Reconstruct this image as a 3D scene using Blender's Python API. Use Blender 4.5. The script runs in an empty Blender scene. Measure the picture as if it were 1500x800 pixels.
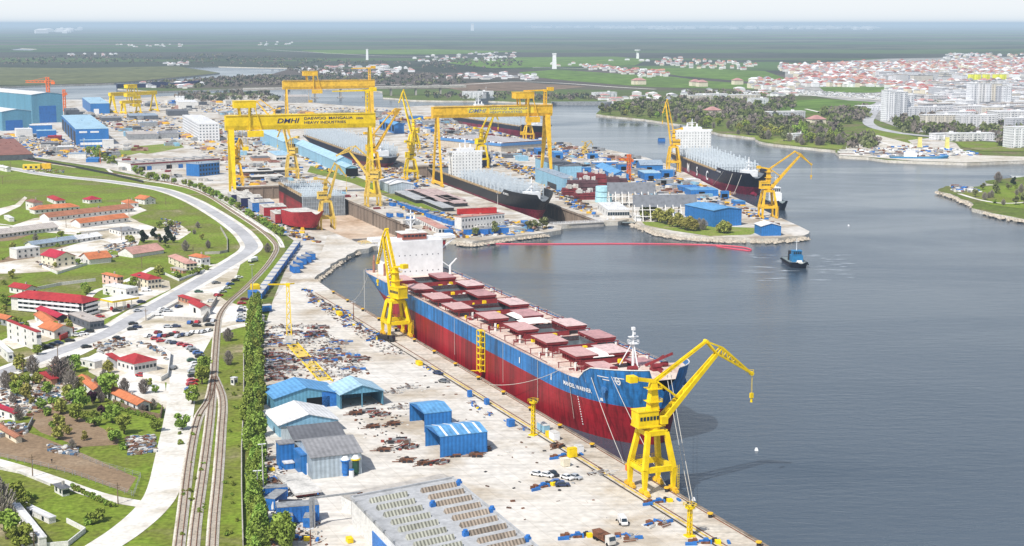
import bpy, bmesh, math, random
from mathutils import Vector, Matrix
from mathutils.geometry import delaunay_2d_cdt
random.seed(7)
RAD = math.radians
scene = bpy.context.scene
COL = bpy.data.collections.new("place"); scene.collection.children.link(COL)
LZ = 3.0            # height of the land above the water
F, HC = 2200.0, 148.0   # survey camera: focal length in px of a 1500 px wide frame, height in m
TH = math.atan(366 / F); CT, ST = math.cos(TH), math.sin(TH)
def G(x, y, z=LZ):
 """survey point: the place on the level z that the photograph shows at x, y"""
 a = (x - 750) / F; v = (400 - y) / F
 k = (HC - z) / (ST - v * CT)
 return (a * k, (CT + v * ST) * k)
def zat(P, py):
 """height above the point P=(X,Y) seen at image row py"""
 v = (400 - py) / F
 return HC + P[1] * (v * CT - ST) / (CT + v * ST)
QA = G(564, 472); QB = G(1117, 798)
_l = math.hypot(QB[0] - QA[0], QB[1] - QA[1])
U = ((QB[0] - QA[0]) / _l, (QB[1] - QA[1]) / _l); N = (-U[1], U[0])
AU = math.degrees(math.atan2(U[1], U[0]))          # -67.4 : direction of the quay
def Q(s, n): return (QA[0] + U[0] * s + N[0] * n, QA[1] + U[1] * s + N[1] * n)
def newmat(name):
 m = bpy.data.materials.new(name); m.use_nodes = True
 nt = m.node_tree; b = nt.nodes["Principled BSDF"]
 return m, nt, b
def lk(nt, a, b): nt.links.new(a, b)
MATS = {}
def mat(name, rgb, rough=.6, var=.18, sc=.15, metal=0, spec=.3, rgb2=None, streak=0, sc2=None, lo=.80, coord='Object', bump=0, rnd=0):
 """weathered paint / stone: two noises darken, lighten and tint the base colour"""
 if name in MATS: return MATS[name]
 m, nt, b = newmat(name); n = nt.nodes
 b.inputs['Roughness'].default_value = rough; b.inputs['Metallic'].default_value = metal
 b.inputs['Specular IOR Level'].default_value = spec
 tc = n.new('ShaderNodeTexCoord'); mp = n.new('ShaderNodeMapping')
 lk(nt, tc.outputs[coord], mp.inputs[0])
 if streak: mp.inputs['Scale'].default_value = (1, 1, .12)
 no = n.new('ShaderNodeTexNoise'); no.inputs['Scale'].default_value = sc; no.inputs['Detail'].default_value = 6
 no.inputs['Roughness'].default_value = .65
 lk(nt, mp.outputs[0], no.inputs['Vector'])
 cr = n.new('ShaderNodeValToRGB')
 d = [max(0, c * (1 - var * 1.6)) for c in rgb] if rgb2 is None else rgb2
 l = [min(1, c * (1 + var * .55)) for c in rgb]
 cr.color_ramp.elements[0].position = .32; cr.color_ramp.elements[0].color = (*d, 1)
 cr.color_ramp.elements[1].position = .66; cr.color_ramp.elements[1].color = (*l, 1)
 e = cr.color_ramp.elements.new(.5); e.color = (*rgb, 1)
 lk(nt, no.outputs['Fac'], cr.inputs[0])
 out = cr.outputs[0]
 if sc2:
  n2 = n.new('ShaderNodeTexNoise'); n2.inputs['Scale'].default_value = sc2; n2.inputs['Detail'].default_value = 4
  lk(nt, tc.outputs[coord], n2.inputs['Vector'])
  mr = n.new('ShaderNodeMapRange'); mr.inputs[1].default_value = .3; mr.inputs[2].default_value = .7
  mr.inputs[3].default_value = lo; mr.inputs[4].default_value = 1.08
  lk(nt, n2.outputs['Fac'], mr.inputs[0])
  mx = n.new('ShaderNodeMix'); mx.data_type = 'RGBA'; mx.blend_type = 'MULTIPLY'; mx.inputs[0].default_value = 1
  lk(nt, out, mx.inputs[6]); lk(nt, mr.outputs[0], mx.inputs[7]); out = mx.outputs[2]
 if rnd:
  oi = n.new('ShaderNodeObjectInfo'); hs = n.new('ShaderNodeHueSaturation')
  m1 = n.new('ShaderNodeMapRange'); m1.inputs[3].default_value = .5 - rnd * .08; m1.inputs[4].default_value = .5 + rnd * .06
  m2 = n.new('ShaderNodeMapRange'); m2.inputs[3].default_value = 1 - rnd * .5; m2.inputs[4].default_value = 1 + rnd * .5
  lk(nt, oi.outputs['Random'], m1.inputs[0]); lk(nt, oi.outputs['Random'], m2.inputs[0])
  lk(nt, m1.outputs[0], hs.inputs['Hue']); lk(nt, m2.outputs[0], hs.inputs['Value'])
  lk(nt, out, hs.inputs['Color']); out = hs.outputs[0]
 lk(nt, out, b.inputs['Base Color'])
 if bump:
  bp = n.new('ShaderNodeBump'); bp.inputs['Strength'].default_value = bump; bp.inputs['Distance'].default_value = .3
  lk(nt, no.outputs['Fac'], bp.inputs['Height']); lk(nt, bp.outputs[0], b.inputs['Normal'])
 MATS[name] = m
 return m
def ribbed(name, rgb, period=2.0, dark=.75, rough=.5, var=.12, axis='X'):
 """profiled metal sheet: colour varies rib by rib, with streaks below"""
 if name in MATS: return MATS[name]
 m = mat(name, rgb, rough, var, .08, streak=1, sc2=.6); nt = m.node_tree; n = nt.nodes; b = n['Principled BSDF']
 src = b.inputs['Base Color'].links[0].from_socket
 tc = n.new('ShaderNodeTexCoord'); wv = n.new('ShaderNodeTexWave'); wv.bands_direction = axis
 wv.inputs['Scale'].default_value = .314 / period; wv.inputs['Distortion'].default_value = .4
 lk(nt, tc.outputs['Object'], wv.inputs['Vector'])
 mr = n.new('ShaderNodeMapRange'); mr.inputs[3].default_value = dark; mr.inputs[4].default_value = 1.08
 lk(nt, wv.outputs['Fac'], mr.inputs[0])
 mx = n.new('ShaderNodeMix'); mx.data_type = 'RGBA'; mx.blend_type = 'MULTIPLY'; mx.inputs[0].default_value = 1
 lk(nt, src, mx.inputs[6]); lk(nt, mr.outputs[0], mx.inputs[7]); lk(nt, mx.outputs[2], b.inputs['Base Color'])
 return m
def facade(name, wall, win, rw=3.2, rh=2.9, fr=.45):
 """rows of small windows in a rendered wall (for far blocks): brick pattern of wall mortar and window bricks"""
 if name in MATS: return MATS[name]
 m, nt, b = newmat(name); n = nt.nodes
 b.inputs['Roughness'].default_value = .7
 tc = n.new('ShaderNodeTexCoord'); sx = n.new('ShaderNodeSeparateXYZ'); lk(nt, tc.outputs['Object'], sx.inputs[0])
 ad = n.new('ShaderNodeMath'); ad.operation = 'ADD'; lk(nt, sx.outputs[0], ad.inputs[0]); lk(nt, sx.outputs[1], ad.inputs[1])
 def cell(sock, period, lo, hi):
  d = n.new('ShaderNodeMath'); d.operation = 'DIVIDE'; lk(nt, sock, d.inputs[0]); d.inputs[1].default_value = period
  f = n.new('ShaderNodeMath'); f.operation = 'FRACT'; lk(nt, d.outputs[0], f.inputs[0])
  a = n.new('ShaderNodeMath'); a.operation = 'GREATER_THAN'; lk(nt, f.outputs[0], a.inputs[0]); a.inputs[1].default_value = lo
  c = n.new('ShaderNodeMath'); c.operation = 'LESS_THAN'; lk(nt, f.outputs[0], c.inputs[0]); c.inputs[1].default_value = hi
  o = n.new('ShaderNodeMath'); o.operation = 'MULTIPLY'; lk(nt, a.outputs[0], o.inputs[0]); lk(nt, c.outputs[0], o.inputs[1])
  return o.outputs[0]
 cx = cell(ad.outputs[0], rw, .25, .25 + fr); cz = cell(sx.outputs[2], rh, .35, .8)
 mu = n.new('ShaderNodeMath'); mu.operation = 'MULTIPLY'; lk(nt, cx, mu.inputs[0]); lk(nt, cz, mu.inputs[1])
 ge = n.new('ShaderNodeNewGeometry'); sn = n.new('ShaderNodeSeparateXYZ'); lk(nt, ge.outputs['True Normal'], sn.inputs[0])
 ab = n.new('ShaderNodeMath'); ab.operation = 'ABSOLUTE'; lk(nt, sn.outputs[2], ab.inputs[0])
 lt = n.new('ShaderNodeMath'); lt.operation = 'LESS_THAN'; lk(nt, ab.outputs[0], lt.inputs[0]); lt.inputs[1].default_value = .5
 m2 = n.new('ShaderNodeMath'); m2.operation = 'MULTIPLY'; lk(nt, mu.outputs[0], m2.inputs[0]); lk(nt, lt.outputs[0], m2.inputs[1])
 no = n.new('ShaderNodeTexNoise'); no.inputs['Scale'].default_value = .2; no.inputs['Detail'].default_value = 5
 lk(nt, tc.outputs['Object'], no.inputs['Vector'])
 mr = n.new('ShaderNodeMapRange'); mr.inputs[3].default_value = .72; mr.inputs[4].default_value = 1.2; lk(nt, no.outputs['Fac'], mr.inputs[0])
 wc = n.new('ShaderNodeMix'); wc.data_type = 'RGBA'; wc.blend_type = 'MULTIPLY'; wc.inputs[0].default_value = 1
 wc.inputs[6].default_value = (*wall, 1); lk(nt, mr.outputs[0], wc.inputs[7])
 mx = n.new('ShaderNodeMix'); mx.data_type = 'RGBA'; mx.inputs[7].default_value = (*win, 1)
 lk(nt, m2.outputs[0], mx.inputs[0]); lk(nt, wc.outputs[2], mx.inputs[6]); lk(nt, mx.outputs[2], b.inputs['Base Color'])
 MATS[name] = m
 return m
M_YEL = mat('yellow crane paint', (.85, .60, .005), .5, .14, .12, sc2=.45, lo=.84, spec=.25)
M_ORY = mat('faded orange yellow paint', (.82, .49, .03), .5, .14, .1, sc2=.4, lo=.82, spec=.25)
M_PAL = mat('pale yellow paint', (.72, .50, .10), .55, .2, .4, sc2=1.5, spec=.25)
M_ORG = mat('orange crane paint', (.75, .16, .02), .5, .1, .5)
M_DRK = mat('dark steel', (.03, .03, .035), .5, .3, 1)
M_GLS = mat('window glass', (.02, .035, .05), .15, .3, .8, spec=.6)
M_OPENING = mat('dark opening', (.008, .008, .01), .9, .3, .5, spec=.1)  # near-black colour stands for the shade inside openings
M_WHT = mat('white paint', (.78, .79, .80), .55, .05, .12, sc2=.4, lo=.93)
M_LWHT = mat('white render', (.72, .71, .68), .75, .10, .4, sc2=1.5)
M_CREAM = mat('cream render', (.70, .64, .50), .75, .10, .4)
M_PINK = mat('pink render', (.72, .50, .44), .75, .10, .4)
M_CONC = mat('concrete', (.46, .43, .39), .8, .2, .12, sc2=.9)
M_DCONC = mat('dark stained concrete', (.24, .19, .15), .85, .4, .12, sc2=.9, streak=1)
M_RUST = mat('rusty steel', (.20, .085, .045), .8, .4, .5, sc2=2)
M_STEEL = mat('grey steel', (.30, .31, .32), .55, .25, .4, sc2=1.6)
M_BLUE = mat('blue paint', (.03, .17, .50), .5, .15, .3, sc2=1.2)
M_RED = mat('red paint', (.50, .03, .03), .5, .2, .4)
M_BLK = mat('black rubber', (.012, .012, .012), .8, .2, 1)
M_WOOD = mat('weathered wood', (.20, .14, .09), .85, .3, 1.2)
class MB:
 def __init__(s): s.v = []; s.f = []; s.m = []; s.cm = 0
 def add(s, vs, fs):
  o = len(s.v); s.v += [tuple(v) for v in vs]
  for f in fs: s.f.append(tuple(i + o for i in f)); s.m.append(s.cm)
  return s
 def box(s, x, y, z, a, b, c, rz=0, z0=True):
  """centre x,y ; bottom z (z0) ; sizes a,b,c"""
  if not z0: z -= c / 2
  cs, sn = math.cos(rz), math.sin(rz); vs = []
  for dz in (0, c):
   for dx, dy in ((-1, -1), (1, -1), (1, 1), (-1, 1)):
    X, Y = dx * a / 2, dy * b / 2
    vs.append((x + X * cs - Y * sn, y + X * sn + Y * cs, z + dz))
  return s.add(vs, [(3, 2, 1, 0), (4, 5, 6, 7), (0, 1, 5, 4), (1, 2, 6, 5), (2, 3, 7, 6), (3, 0, 4, 7)])
 def frus(s, x, y, z, a, b, h, a2, b2, ox=0, oy=0):
  vs = [(x + i * a / 2, y + j * b / 2, z) for i, j in ((-1, -1), (1, -1), (1, 1), (-1, 1))]
  vs += [(x + ox + i * a2 / 2, y + oy + j * b2 / 2, z + h) for i, j in ((-1, -1), (1, -1), (1, 1), (-1, 1))]
  return s.add(vs, [(3, 2, 1, 0), (4, 5, 6, 7), (0, 1, 5, 4), (1, 2, 6, 5), (2, 3, 7, 6), (3, 0, 4, 7)])
 def beam(s, p, q, w, h=None, w2=None, h2=None):
  h = w if h is None else h; w2 = w if w2 is None else w2; h2 = h if h2 is None else h2
  p, q = Vector(p), Vector(q); d = (q - p)
  if d.length < 1e-6: return s
  d.normalize(); up = Vector((0, 0, 1)) if abs(d.z) < .97 else Vector((1, 0, 0))
  r = d.cross(up).normalized(); t = r.cross(d).normalized(); vs = []
  for c, ww, hh in ((p, w, h), (q, w2, h2)):
   for i, j in ((-1, -1), (1, -1), (1, 1), (-1, 1)): vs.append(c + r * (i * ww / 2) + t * (j * hh / 2))
  return s.add(vs, [(3, 2, 1, 0), (4, 5, 6, 7), (0, 1, 5, 4), (1, 2, 6, 5), (2, 3, 7, 6), (3, 0, 4, 7)])
 def tube(s, p, q, r, r2=None, n=10):
  r2 = r if r2 is None else r2
  p, q = Vector(p), Vector(q); d = (q - p).normalized(); up = Vector((0, 0, 1)) if abs(d.z) < .97 else Vector((1, 0, 0))
  a = d.cross(up).normalized(); b = a.cross(d).normalized(); vs = []
  for c, rr in ((p, r), (q, r2)):
   for k in range(n):
    t = 2 * math.pi * k / n; vs.append(c + a * (rr * math.cos(t)) + b * (rr * math.sin(t)))
  fs = [(k, (k + 1) % n, n + (k + 1) % n, n + k) for k in range(n)] + [tuple(range(n))[::-1], tuple(range(n, 2 * n))]
  return s.add(vs, fs)
 def prism(s, pts, z0, z1):
  n = len(pts); A = sum(pts[i][0] * pts[(i + 1) % n][1] - pts[(i + 1) % n][0] * pts[i][1] for i in range(n))
  if A < 0: pts = pts[::-1]
  vs = [(x, y, z0) for x, y in pts] + [(x, y, z1) for x, y in pts]
  return s.add(vs, [tuple(range(n))[::-1], tuple(range(n, 2 * n))] + [(k, (k + 1) % n, n + (k + 1) % n, n + k) for k in range(n)])
 def prism_y(s, prof, y0, y1):
  """profile in x,z extruded along y"""
  n = len(prof); vs = [(x, y0, z) for x, z in prof] + [(x, y1, z) for x, z in prof]
  return s.add(vs, [tuple(range(n)), tuple(range(n, 2 * n))[::-1]] + [((k + 1) % n, k, n + k, n + (k + 1) % n) for k in range(n)])
 def quad(s, *p): return s.add(p, [tuple(range(len(p)))])
 def lattice(s, p, q, w, h, bay, t, w2=None, h2=None, up=(0, 0, 1)):
  """four chords with zigzag lacing"""
  w2 = w if w2 is None else w2; h2 = h if h2 is None else h2
  p, q = Vector(p), Vector(q); d = (q - p); L = d.length; d.normalize(); upv = Vector(up)
  if abs(d.dot(upv)) > .97: upv = Vector((1, 0, 0))
  r = d.cross(upv).normalized(); u = r.cross(d).normalized(); n = max(1, round(L / bay))
  def pt(k, i, j):
   f = k / n; return p + d * (L * f) + r * (i * (w + (w2 - w) * f) / 2) + u * (j * (h + (h2 - h) * f) / 2)
  for i, j in ((-1, -1), (1, -1), (1, 1), (-1, 1)): s.beam(pt(0, i, j), pt(n, i, j), t)
  for k in range(n):
   a, b = ((-1, 1) if k % 2 else (1, -1))
   for j in (-1, 1): s.beam(pt(k, a, j), pt(k + 1, b, j), t * .6)
   for i in (-1, 1): s.beam(pt(k, i, a), pt(k + 1, i, b), t * .6)
  return s
 def mesh(s, name, mats):
  me = bpy.data.meshes.new(name); me.from_pydata(s.v, [], s.f)
  for m in (mats if isinstance(mats, (list, tuple)) else [mats]): me.materials.append(m)
  if any(s.m): me.polygons.foreach_set('material_index', s.m)
  me.update(); return me
 def build(s, name, mats, parent=None, smooth=False):
  me = s.mesh(name, mats)
  if smooth: me.polygons.foreach_set('use_smooth', [True] * len(me.polygons))
  o = bpy.data.objects.new(name, me); COL.objects.link(o)
  if parent: o.parent = parent
  return o
def tag(o, label=None, cat=None, group=None, kind=None):
 if label: o['label'] = label
 if cat: o['category'] = cat
 if group: o['group'] = group
 if kind: o['kind'] = kind
 return o
def thing(name, label, cat, loc=(0, 0, 0), rz=0, group=None):
 o = bpy.data.objects.new(name, None); COL.objects.link(o)
 o.location = loc if len(loc) == 3 else (loc[0], loc[1], LZ); o.rotation_euler = (0, 0, rz)
 o.empty_display_size = .5
 return tag(o, label, cat, group)
KIDS = {}
def kids(o): return list(o.children)
def copy_tree(o, parent=None, mats=None):
 c = o.copy(); COL.objects.link(c)
 if parent: c.parent = parent
 for ch in kids(o): copy_tree(ch, c)
 return c
def place(proto, used, loc, rz, label, group=None, sc=1):
 o = proto if not used else copy_tree(proto)
 o.location = loc if len(loc) == 3 else (loc[0], loc[1], LZ); o.rotation_euler = (0, 0, rz)
 o.scale = (sc, sc, sc) if not isinstance(sc, tuple) else sc
 o['label'] = label
 if group: o['group'] = group
 return o
def text(s, size, name, m, parent, loc, rot, sx=1, shear=0, ext=.02):
 cu = bpy.data.curves.new(name, 'FONT'); cu.body = s; cu.size = size; cu.extrude = ext; cu.align_x = 'LEFT'; cu.offset = size * .012
 cu.shear = shear
 t = bpy.data.objects.new(name, cu); COL.objects.link(t); bpy.context.view_layer.update()
 me = bpy.data.meshes.new_from_object(t); COL.objects.unlink(t); bpy.data.objects.remove(t)
 me.materials.clear(); me.materials.append(m)
 o = bpy.data.objects.new(name, me); COL.objects.link(o); o.parent = parent; o.location = loc; o.rotation_euler = rot; o.scale = (sx, 1, 1)
 return o
# ================================================================ ground, water
def inpoly(x, y, P):
 c = False; j = len(P) - 1
 for i in range(len(P)):
  if (P[i][1] > y) != (P[j][1] > y) and x < (P[j][0] - P[i][0]) * (y - P[i][1]) / (P[j][1] - P[i][1]) + P[i][0]: c = not c
  j = i
 return c
def rough_line(pts, step, amp, seed=1):
 """subdivide a shoreline and shift the new points a little"""
 rr = random.Random(seed); out = []
 for a, b in zip(pts, pts[1:]):
  L = math.hypot(b[0] - a[0], b[1] - a[1]); k = max(1, int(L / step)); out.append(a)
  for i in range(1, k):
   f = i / k; out.append((a[0] + (b[0] - a[0]) * f + rr.uniform(-amp, amp), a[1] + (b[1] - a[1]) * f + rr.uniform(-amp, amp)))
 out.append(pts[-1]); return out
def px(pts, z=LZ): return [G(x, y, z) for x, y in pts]
D1 = [Q(-258, 67), Q(-258, 124), Q(-520, 131), Q(-640, 118), Q(-640, 62), Q(-520, 58)]     # dry dock with the hull block
quay_line = [Q(560, 0), Q(-98, 0)]
W1 = quay_line
W1 = W1 + rough_line(px([(460, 408), (474, 398), (492, 384), (508, 374), (523, 366), (540, 364)]), 9, 1.6, 3)
W1 = W1 + [G(545, 361), G(642, 352), G(650, 351)]
W1 = W1 + px([(668, 352), (692, 354), (742, 347), (790, 342), (822, 337), (823, 331), (815, 330), (884, 325), (905, 324.5), (921, 321)])
W1 = W1 + rough_line(px([(921, 321), (944, 331), (982, 342), (1056, 348), (1140, 349), (1178, 345), (1186, 339)]), 10, 1.6, 5)
W1 = W1 + px([(1170, 331), (1143, 319), (1070, 286), (1000, 251), (975, 240), (947, 231), (895, 220), (807, 209), (760, 201), (700, 185), (640, 172), (655, 164)])
W1 = W1 + px([(640, 158), (634, 154), (578, 158), (527, 156), (484, 153), (455, 150), (418, 149), (405, 146), (390, 134), (380, 133), (304, 137), (228, 142), (162, 146), (96, 146), (40, 140), (-60, 136),
              (-60, 126), (0, 127), (60, 125), (167, 122), (218, 118), (277, 112), (322, 107), (300, 103), (269, 99), (320, 97.5), (380, 99), (420, 99.5), (425, 101)])
W1 = W1 + px([(400, 108), (380, 110), (322, 114), (243, 121), (200, 124), (172, 130), (228, 134), (299, 131.5), (380, 129), (460, 130), (520, 130), (560, 134), (561, 143), (573, 143.5), (603, 146.5), (649, 147.5), (705, 147.5), (770, 150), (811, 151.5),
              (862, 151.5), (900, 151.5), (905, 157), (880, 160), (873, 167)])
W1 = W1 + rough_line(px([(873, 167), (902, 171), (943, 174.5), (973, 179), (1004, 183), (1044, 193), (1060, 196.5), (1105, 201.5), (1112, 207), (1133, 211), (1175, 215.5), (1224, 220.5), (1229, 228), (1272, 230.5), (1300, 234.5), (1336, 236), (1416, 238.5), (1500, 236), (1640, 236)]), 14, 2, 8)
W1 = W1 + px([(1640, 262), (1500, 259), (1476, 261), (1443, 265), (1445, 269), (1459, 271), (1421, 274), (1386, 272.5)])
W1 = W1 + rough_line(px([(1386, 272.5), (1374, 279), (1397, 286), (1424, 297), (1424, 305), (1457, 313), (1500, 321), (1640, 341)]), 12, 2, 9)
W1 = W1 + [(1500, 900), (1500, 150), Q(560, 0)]
def clean(P):
 out = []
 for p in P:
  if not out or math.hypot(p[0] - out[-1][0], p[1] - out[-1][1]) > .3: out.append(p)
 if math.hypot(out[0][0] - out[-1][0], out[0][1] - out[-1][1]) < .3: out.pop()
 return out
W1 = clean(W1)
A2 = RAD(AU - 5)
def frame2(p, s, n, a=A2): return (p[0] + math.cos(a) * s - math.sin(a) * n, p[1] + math.sin(a) * s + math.cos(a) * n)
D2o = G(882, 325.5)      # right corner of the mouth of dry dock 2
PB2 = G(806, 284, 17.3); D2l = G(809, 329.5); AL = RAD(-72); AR = RAD(-73.2)   # the two walls converge slightly towards the mouth
D2 = [frame2(D2l, -1.5, 0, AL), frame2(D2o, -1.5, 0, AR), frame2(D2o, -470, 0, AR), frame2(D2l, -470, 0, AL)]
LAKE = px([(15, 72), (30, 70.5), (55, 72), (45, 74), (20, 73.5)])
def cdt_sheet(outer, holes, z, name, material, extra=()):
 V = []; E = []
 def loop(P):
  o = len(V); V.extend(P); E.extend((o + i, o + (i + 1) % len(P)) for i in range(len(P)))
 loop(outer)
 for h in holes: loop(h)
 V.extend(extra)
 v, e, f, *_ = delaunay_2d_cdt([Vector(p) for p in V], E, [], 0, 1e-4)
 mb = MB(); vs = [(p.x, p.y, z) for p in v]; fs = []
 for t in f:
  cx = sum(v[i].x for i in t) / len(t); cy = sum(v[i].y for i in t) / len(t)
  if inpoly(cx, cy, outer) and not any(inpoly(cx, cy, h) for h in holes):
   a = sum(v[t[i]].x * v[t[(i + 1) % len(t)]].y - v[t[(i + 1) % len(t)]].x * v[t[i]].y for i in range(len(t)))
   fs.append(tuple(t) if a > 0 else tuple(reversed(t)))
 mb.add(vs, fs); return mb
def skirt(mb, P, z1, z0):
 for i in range(len(P)):
  a, b = P[i], P[(i + 1) % len(P)]
  mb.quad((a[0], a[1], z0), (b[0], b[1], z0), (b[0], b[1], z1), (a[0], a[1], z1))
def land_material():
 m, nt, b = newmat('farmland and scrub'); n = nt.nodes
 b.inputs['Roughness'].default_value = .95; b.inputs['Specular IOR Level'].default_value = .1
 ge = n.new('ShaderNodeNewGeometry'); P = ge.outputs['Position']
 def noise(sc, det=5, dist=0, vec=P, rough=.6):
  k = n.new('ShaderNodeTexNoise'); k.inputs['Scale'].default_value = sc; k.inputs['Detail'].default_value = det
  k.inputs['Distortion'].default_value = dist; k.inputs['Roughness'].default_value = rough; lk(nt, vec, k.inputs['Vector']); return k.outputs['Fac']
 def ramp(f, els):
  c = n.new('ShaderNodeValToRGB'); lk(nt, f, c.inputs[0]); r = c.color_ramp
  r.elements[0].position = els[0][0]; r.elements[0].color = (*els[0][1], 1)
  r.elements[1].position = els[-1][0]; r.elements[1].color = (*els[-1][1], 1)
  for p, k in els[1:-1]: r.elements.new(p).color = (*k, 1)
  return c.outputs[0]
 def mix(f, a, c, blend='MIX'):
  k = n.new('ShaderNodeMix'); k.data_type = 'RGBA'; k.blend_type = blend
  if isinstance(f, float): k.inputs[0].default_value = f
  else: lk(nt, f, k.inputs[0])
  lk(nt, a, k.inputs[6]); lk(nt, c, k.inputs[7]); return k.outputs[2]
 near = ramp(noise(.02, 8, .3), [(.3, (.10, .12, .035)), (.48, (.13, .18, .03)), (.62, (.17, .15, .07)), (.75, (.30, .26, .19))])
 fine = ramp(noise(.25, 6), [(.3, (.55, .55, .55)), (.7, (1.25, 1.25, 1.25))])
 near = mix(1.0, near, fine, 'MULTIPLY')
 mp = n.new('ShaderNodeMapping'); mp.inputs['Scale'].default_value = (.00018, .00095, 1); mp.inputs['Rotation'].default_value = (0, 0, RAD(3)); lk(nt, P, mp.inputs[0])
 vo = n.new('ShaderNodeTexVoronoi'); vo.inputs['Scale'].default_value = 1.0; lk(nt, mp.outputs[0], vo.inputs['Vector'])
 sc = n.new('ShaderNodeSeparateColor'); lk(nt, vo.outputs['Color'], sc.inputs[0])
 far = ramp(sc.outputs[0], [(0, (.05, .10, .03)), (.25, (.09, .15, .04)), (.45, (.055, .06, .045)), (.62, (.13, .10, .09)), (.8, (.05, .095, .03)), (1, (.16, .15, .11))])
 woods = ramp(noise(.0011, 9, .4, rough=.7), [(.40, (0, 0, 0)), (.50, (1, 1, 1))])
 wc = ramp(noise(.03, 4), [(.3, (.022, .030, .02)), (.7, (.06, .062, .045))])
 far = mix(woods, wc, far)
 sx = n.new('ShaderNodeSeparateXYZ'); lk(nt, P, sx.inputs[0])
 mr = n.new('ShaderNodeMapRange'); mr.inputs[1].default_value = 2600; mr.inputs[2].default_value = 3600; lk(nt, sx.outputs[1], mr.inputs[0])
 lk(nt, mix(mr.outputs[0], near, far), b.inputs['Base Color'])
 return m
M_LAND = land_material()
def slabs(m, w=11, h=7, dark=.80):     # joints between the cast slabs
 nt = m.node_tree; n = nt.nodes; b = n['Principled BSDF']; src = b.inputs['Base Color'].links[0].from_socket
 ge = n.new('ShaderNodeNewGeometry'); mp = n.new('ShaderNodeMapping'); mp.inputs['Rotation'].default_value = (0, 0, RAD(-AU)); lk(nt, ge.outputs['Position'], mp.inputs[0])
 br = n.new('ShaderNodeTexBrick'); br.offset = .5; br.inputs['Scale'].default_value = 1; br.inputs['Brick Width'].default_value = w; br.inputs['Row Height'].default_value = h; br.inputs['Mortar Size'].default_value = .09
 br.inputs['Color1'].default_value = (1, 1, 1, 1); br.inputs['Color2'].default_value = (.93, .93, .92, 1); br.inputs['Mortar'].default_value = (dark, dark * .97, dark * .93, 1); lk(nt, mp.outputs[0], br.inputs['Vector'])
 mx = n.new('ShaderNodeMix'); mx.data_type = 'RGBA'; mx.blend_type = 'MULTIPLY'; mx.inputs[0].default_value = 1; lk(nt, src, mx.inputs[6]); lk(nt, br.outputs[0], mx.inputs[7]); lk(nt, mx.outputs[2], b.inputs['Base Color'])
 return m
def groundmat(name, els, sc=.05, fine=.5, det=8, dist=.4, lo=.6, hi=1.2, extra=None):
 m, nt, b = newmat(name); n = nt.nodes
 b.inputs['Roughness'].default_value = .95; b.inputs['Specular IOR Level'].default_value = .1
 ge = n.new('ShaderNodeNewGeometry'); P = ge.outputs['Position']
 k = n.new('ShaderNodeTexNoise'); k.inputs['Scale'].default_value = sc; k.inputs['Detail'].default_value = det; k.inputs['Distortion'].default_value = dist; k.inputs['Roughness'].default_value = .62
 lk(nt, P, k.inputs['Vector'])
 c = n.new('ShaderNodeValToRGB'); lk(nt, k.outputs['Fac'], c.inputs[0]); r = c.color_ramp
 r.elements[0].position = els[0][0]; r.elements[0].color = (*els[0][1], 1); r.elements[1].position = els[-1][0]; r.elements[1].color = (*els[-1][1], 1)
 for p, q in els[1:-1]: r.elements.new(p).color = (*q, 1)
 k2 = n.new('ShaderNodeTexNoise'); k2.inputs['Scale'].default_value = fine; k2.inputs['Detail'].default_value = 6; lk(nt, P, k2.inputs['Vector'])
 mr = n.new('ShaderNodeMapRange'); mr.inputs[1].default_value = .3; mr.inputs[2].default_value = .7; mr.inputs[3].default_value = lo; mr.inputs[4].default_value = hi
 lk(nt, k2.outputs['Fac'], mr.inputs[0])
 mx = n.new('ShaderNodeMix'); mx.data_type = 'RGBA'; mx.blend_type = 'MULTIPLY'; mx.inputs[0].default_value = 1
 lk(nt, c.outputs[0], mx.inputs[6]); lk(nt, mr.outputs[0], mx.inputs[7])
 lk(nt, mx.outputs[2], b.inputs['Base Color'])
 if extra:   # long streaks and cracks across concrete slabs
  mp = n.new('ShaderNodeMapping'); mp.inputs['Rotation'].default_value = (0, 0, RAD(-AU)); mp.inputs['Scale'].default_value = (.03, .3, 1); lk(nt, P, mp.inputs[0])
  k3 = n.new('ShaderNodeTexNoise'); k3.inputs['Scale'].default_value = 1; k3.inputs['Detail'].default_value = 7; lk(nt, mp.outputs[0], k3.inputs['Vector'])
  m3 = n.new('ShaderNodeMapRange'); m3.inputs[1].default_value = .38; m3.inputs[2].default_value = .5; m3.inputs[3].default_value = extra; m3.inputs[4].default_value = 1; lk(nt, k3.outputs['Fac'], m3.inputs[0])
  my = n.new('ShaderNodeMix'); my.data_type = 'RGBA'; my.blend_type = 'MULTIPLY'; my.inputs[0].default_value = 1
  lk(nt, mx.outputs[2], my.inputs[6]); lk(nt, m3.outputs[0], my.inputs[7]); lk(nt, my.outputs[2], b.inputs['Base Color'])
 return m
M_GRASS = groundmat('spring grass', [(.30, (.38, .32, .20)), (.38, (.22, .22, .08)), (.46, (.18, .21, .035)), (.56, (.19, .27, .03)), (.66, (.23, .28, .05)), (.76, (.30, .28, .13))], .022, .6, lo=.55, hi=1.15)
M_GRASS2 = groundmat('dry grass verge', [(.32, (.36, .31, .20)), (.44, (.24, .27, .06)), (.58, (.19, .27, .035)), (.75, (.26, .25, .10))], .06, .7)
M_YARD = groundmat('yard concrete', [(.28, (.34, .25, .17)), (.38, (.50, .43, .34)), (.50, (.66, .62, .56)), (.75, (.74, .72, .68))], .022, .35, lo=.82, hi=1.08, extra=.86)
M_YARD2 = groundmat('far yard ground', [(.28, (.26, .20, .15)), (.42, (.46, .40, .32)), (.55, (.60, .57, .52)), (.75, (.66, .64, .61))], .03, .2, lo=.7, hi=1.1)
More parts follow.
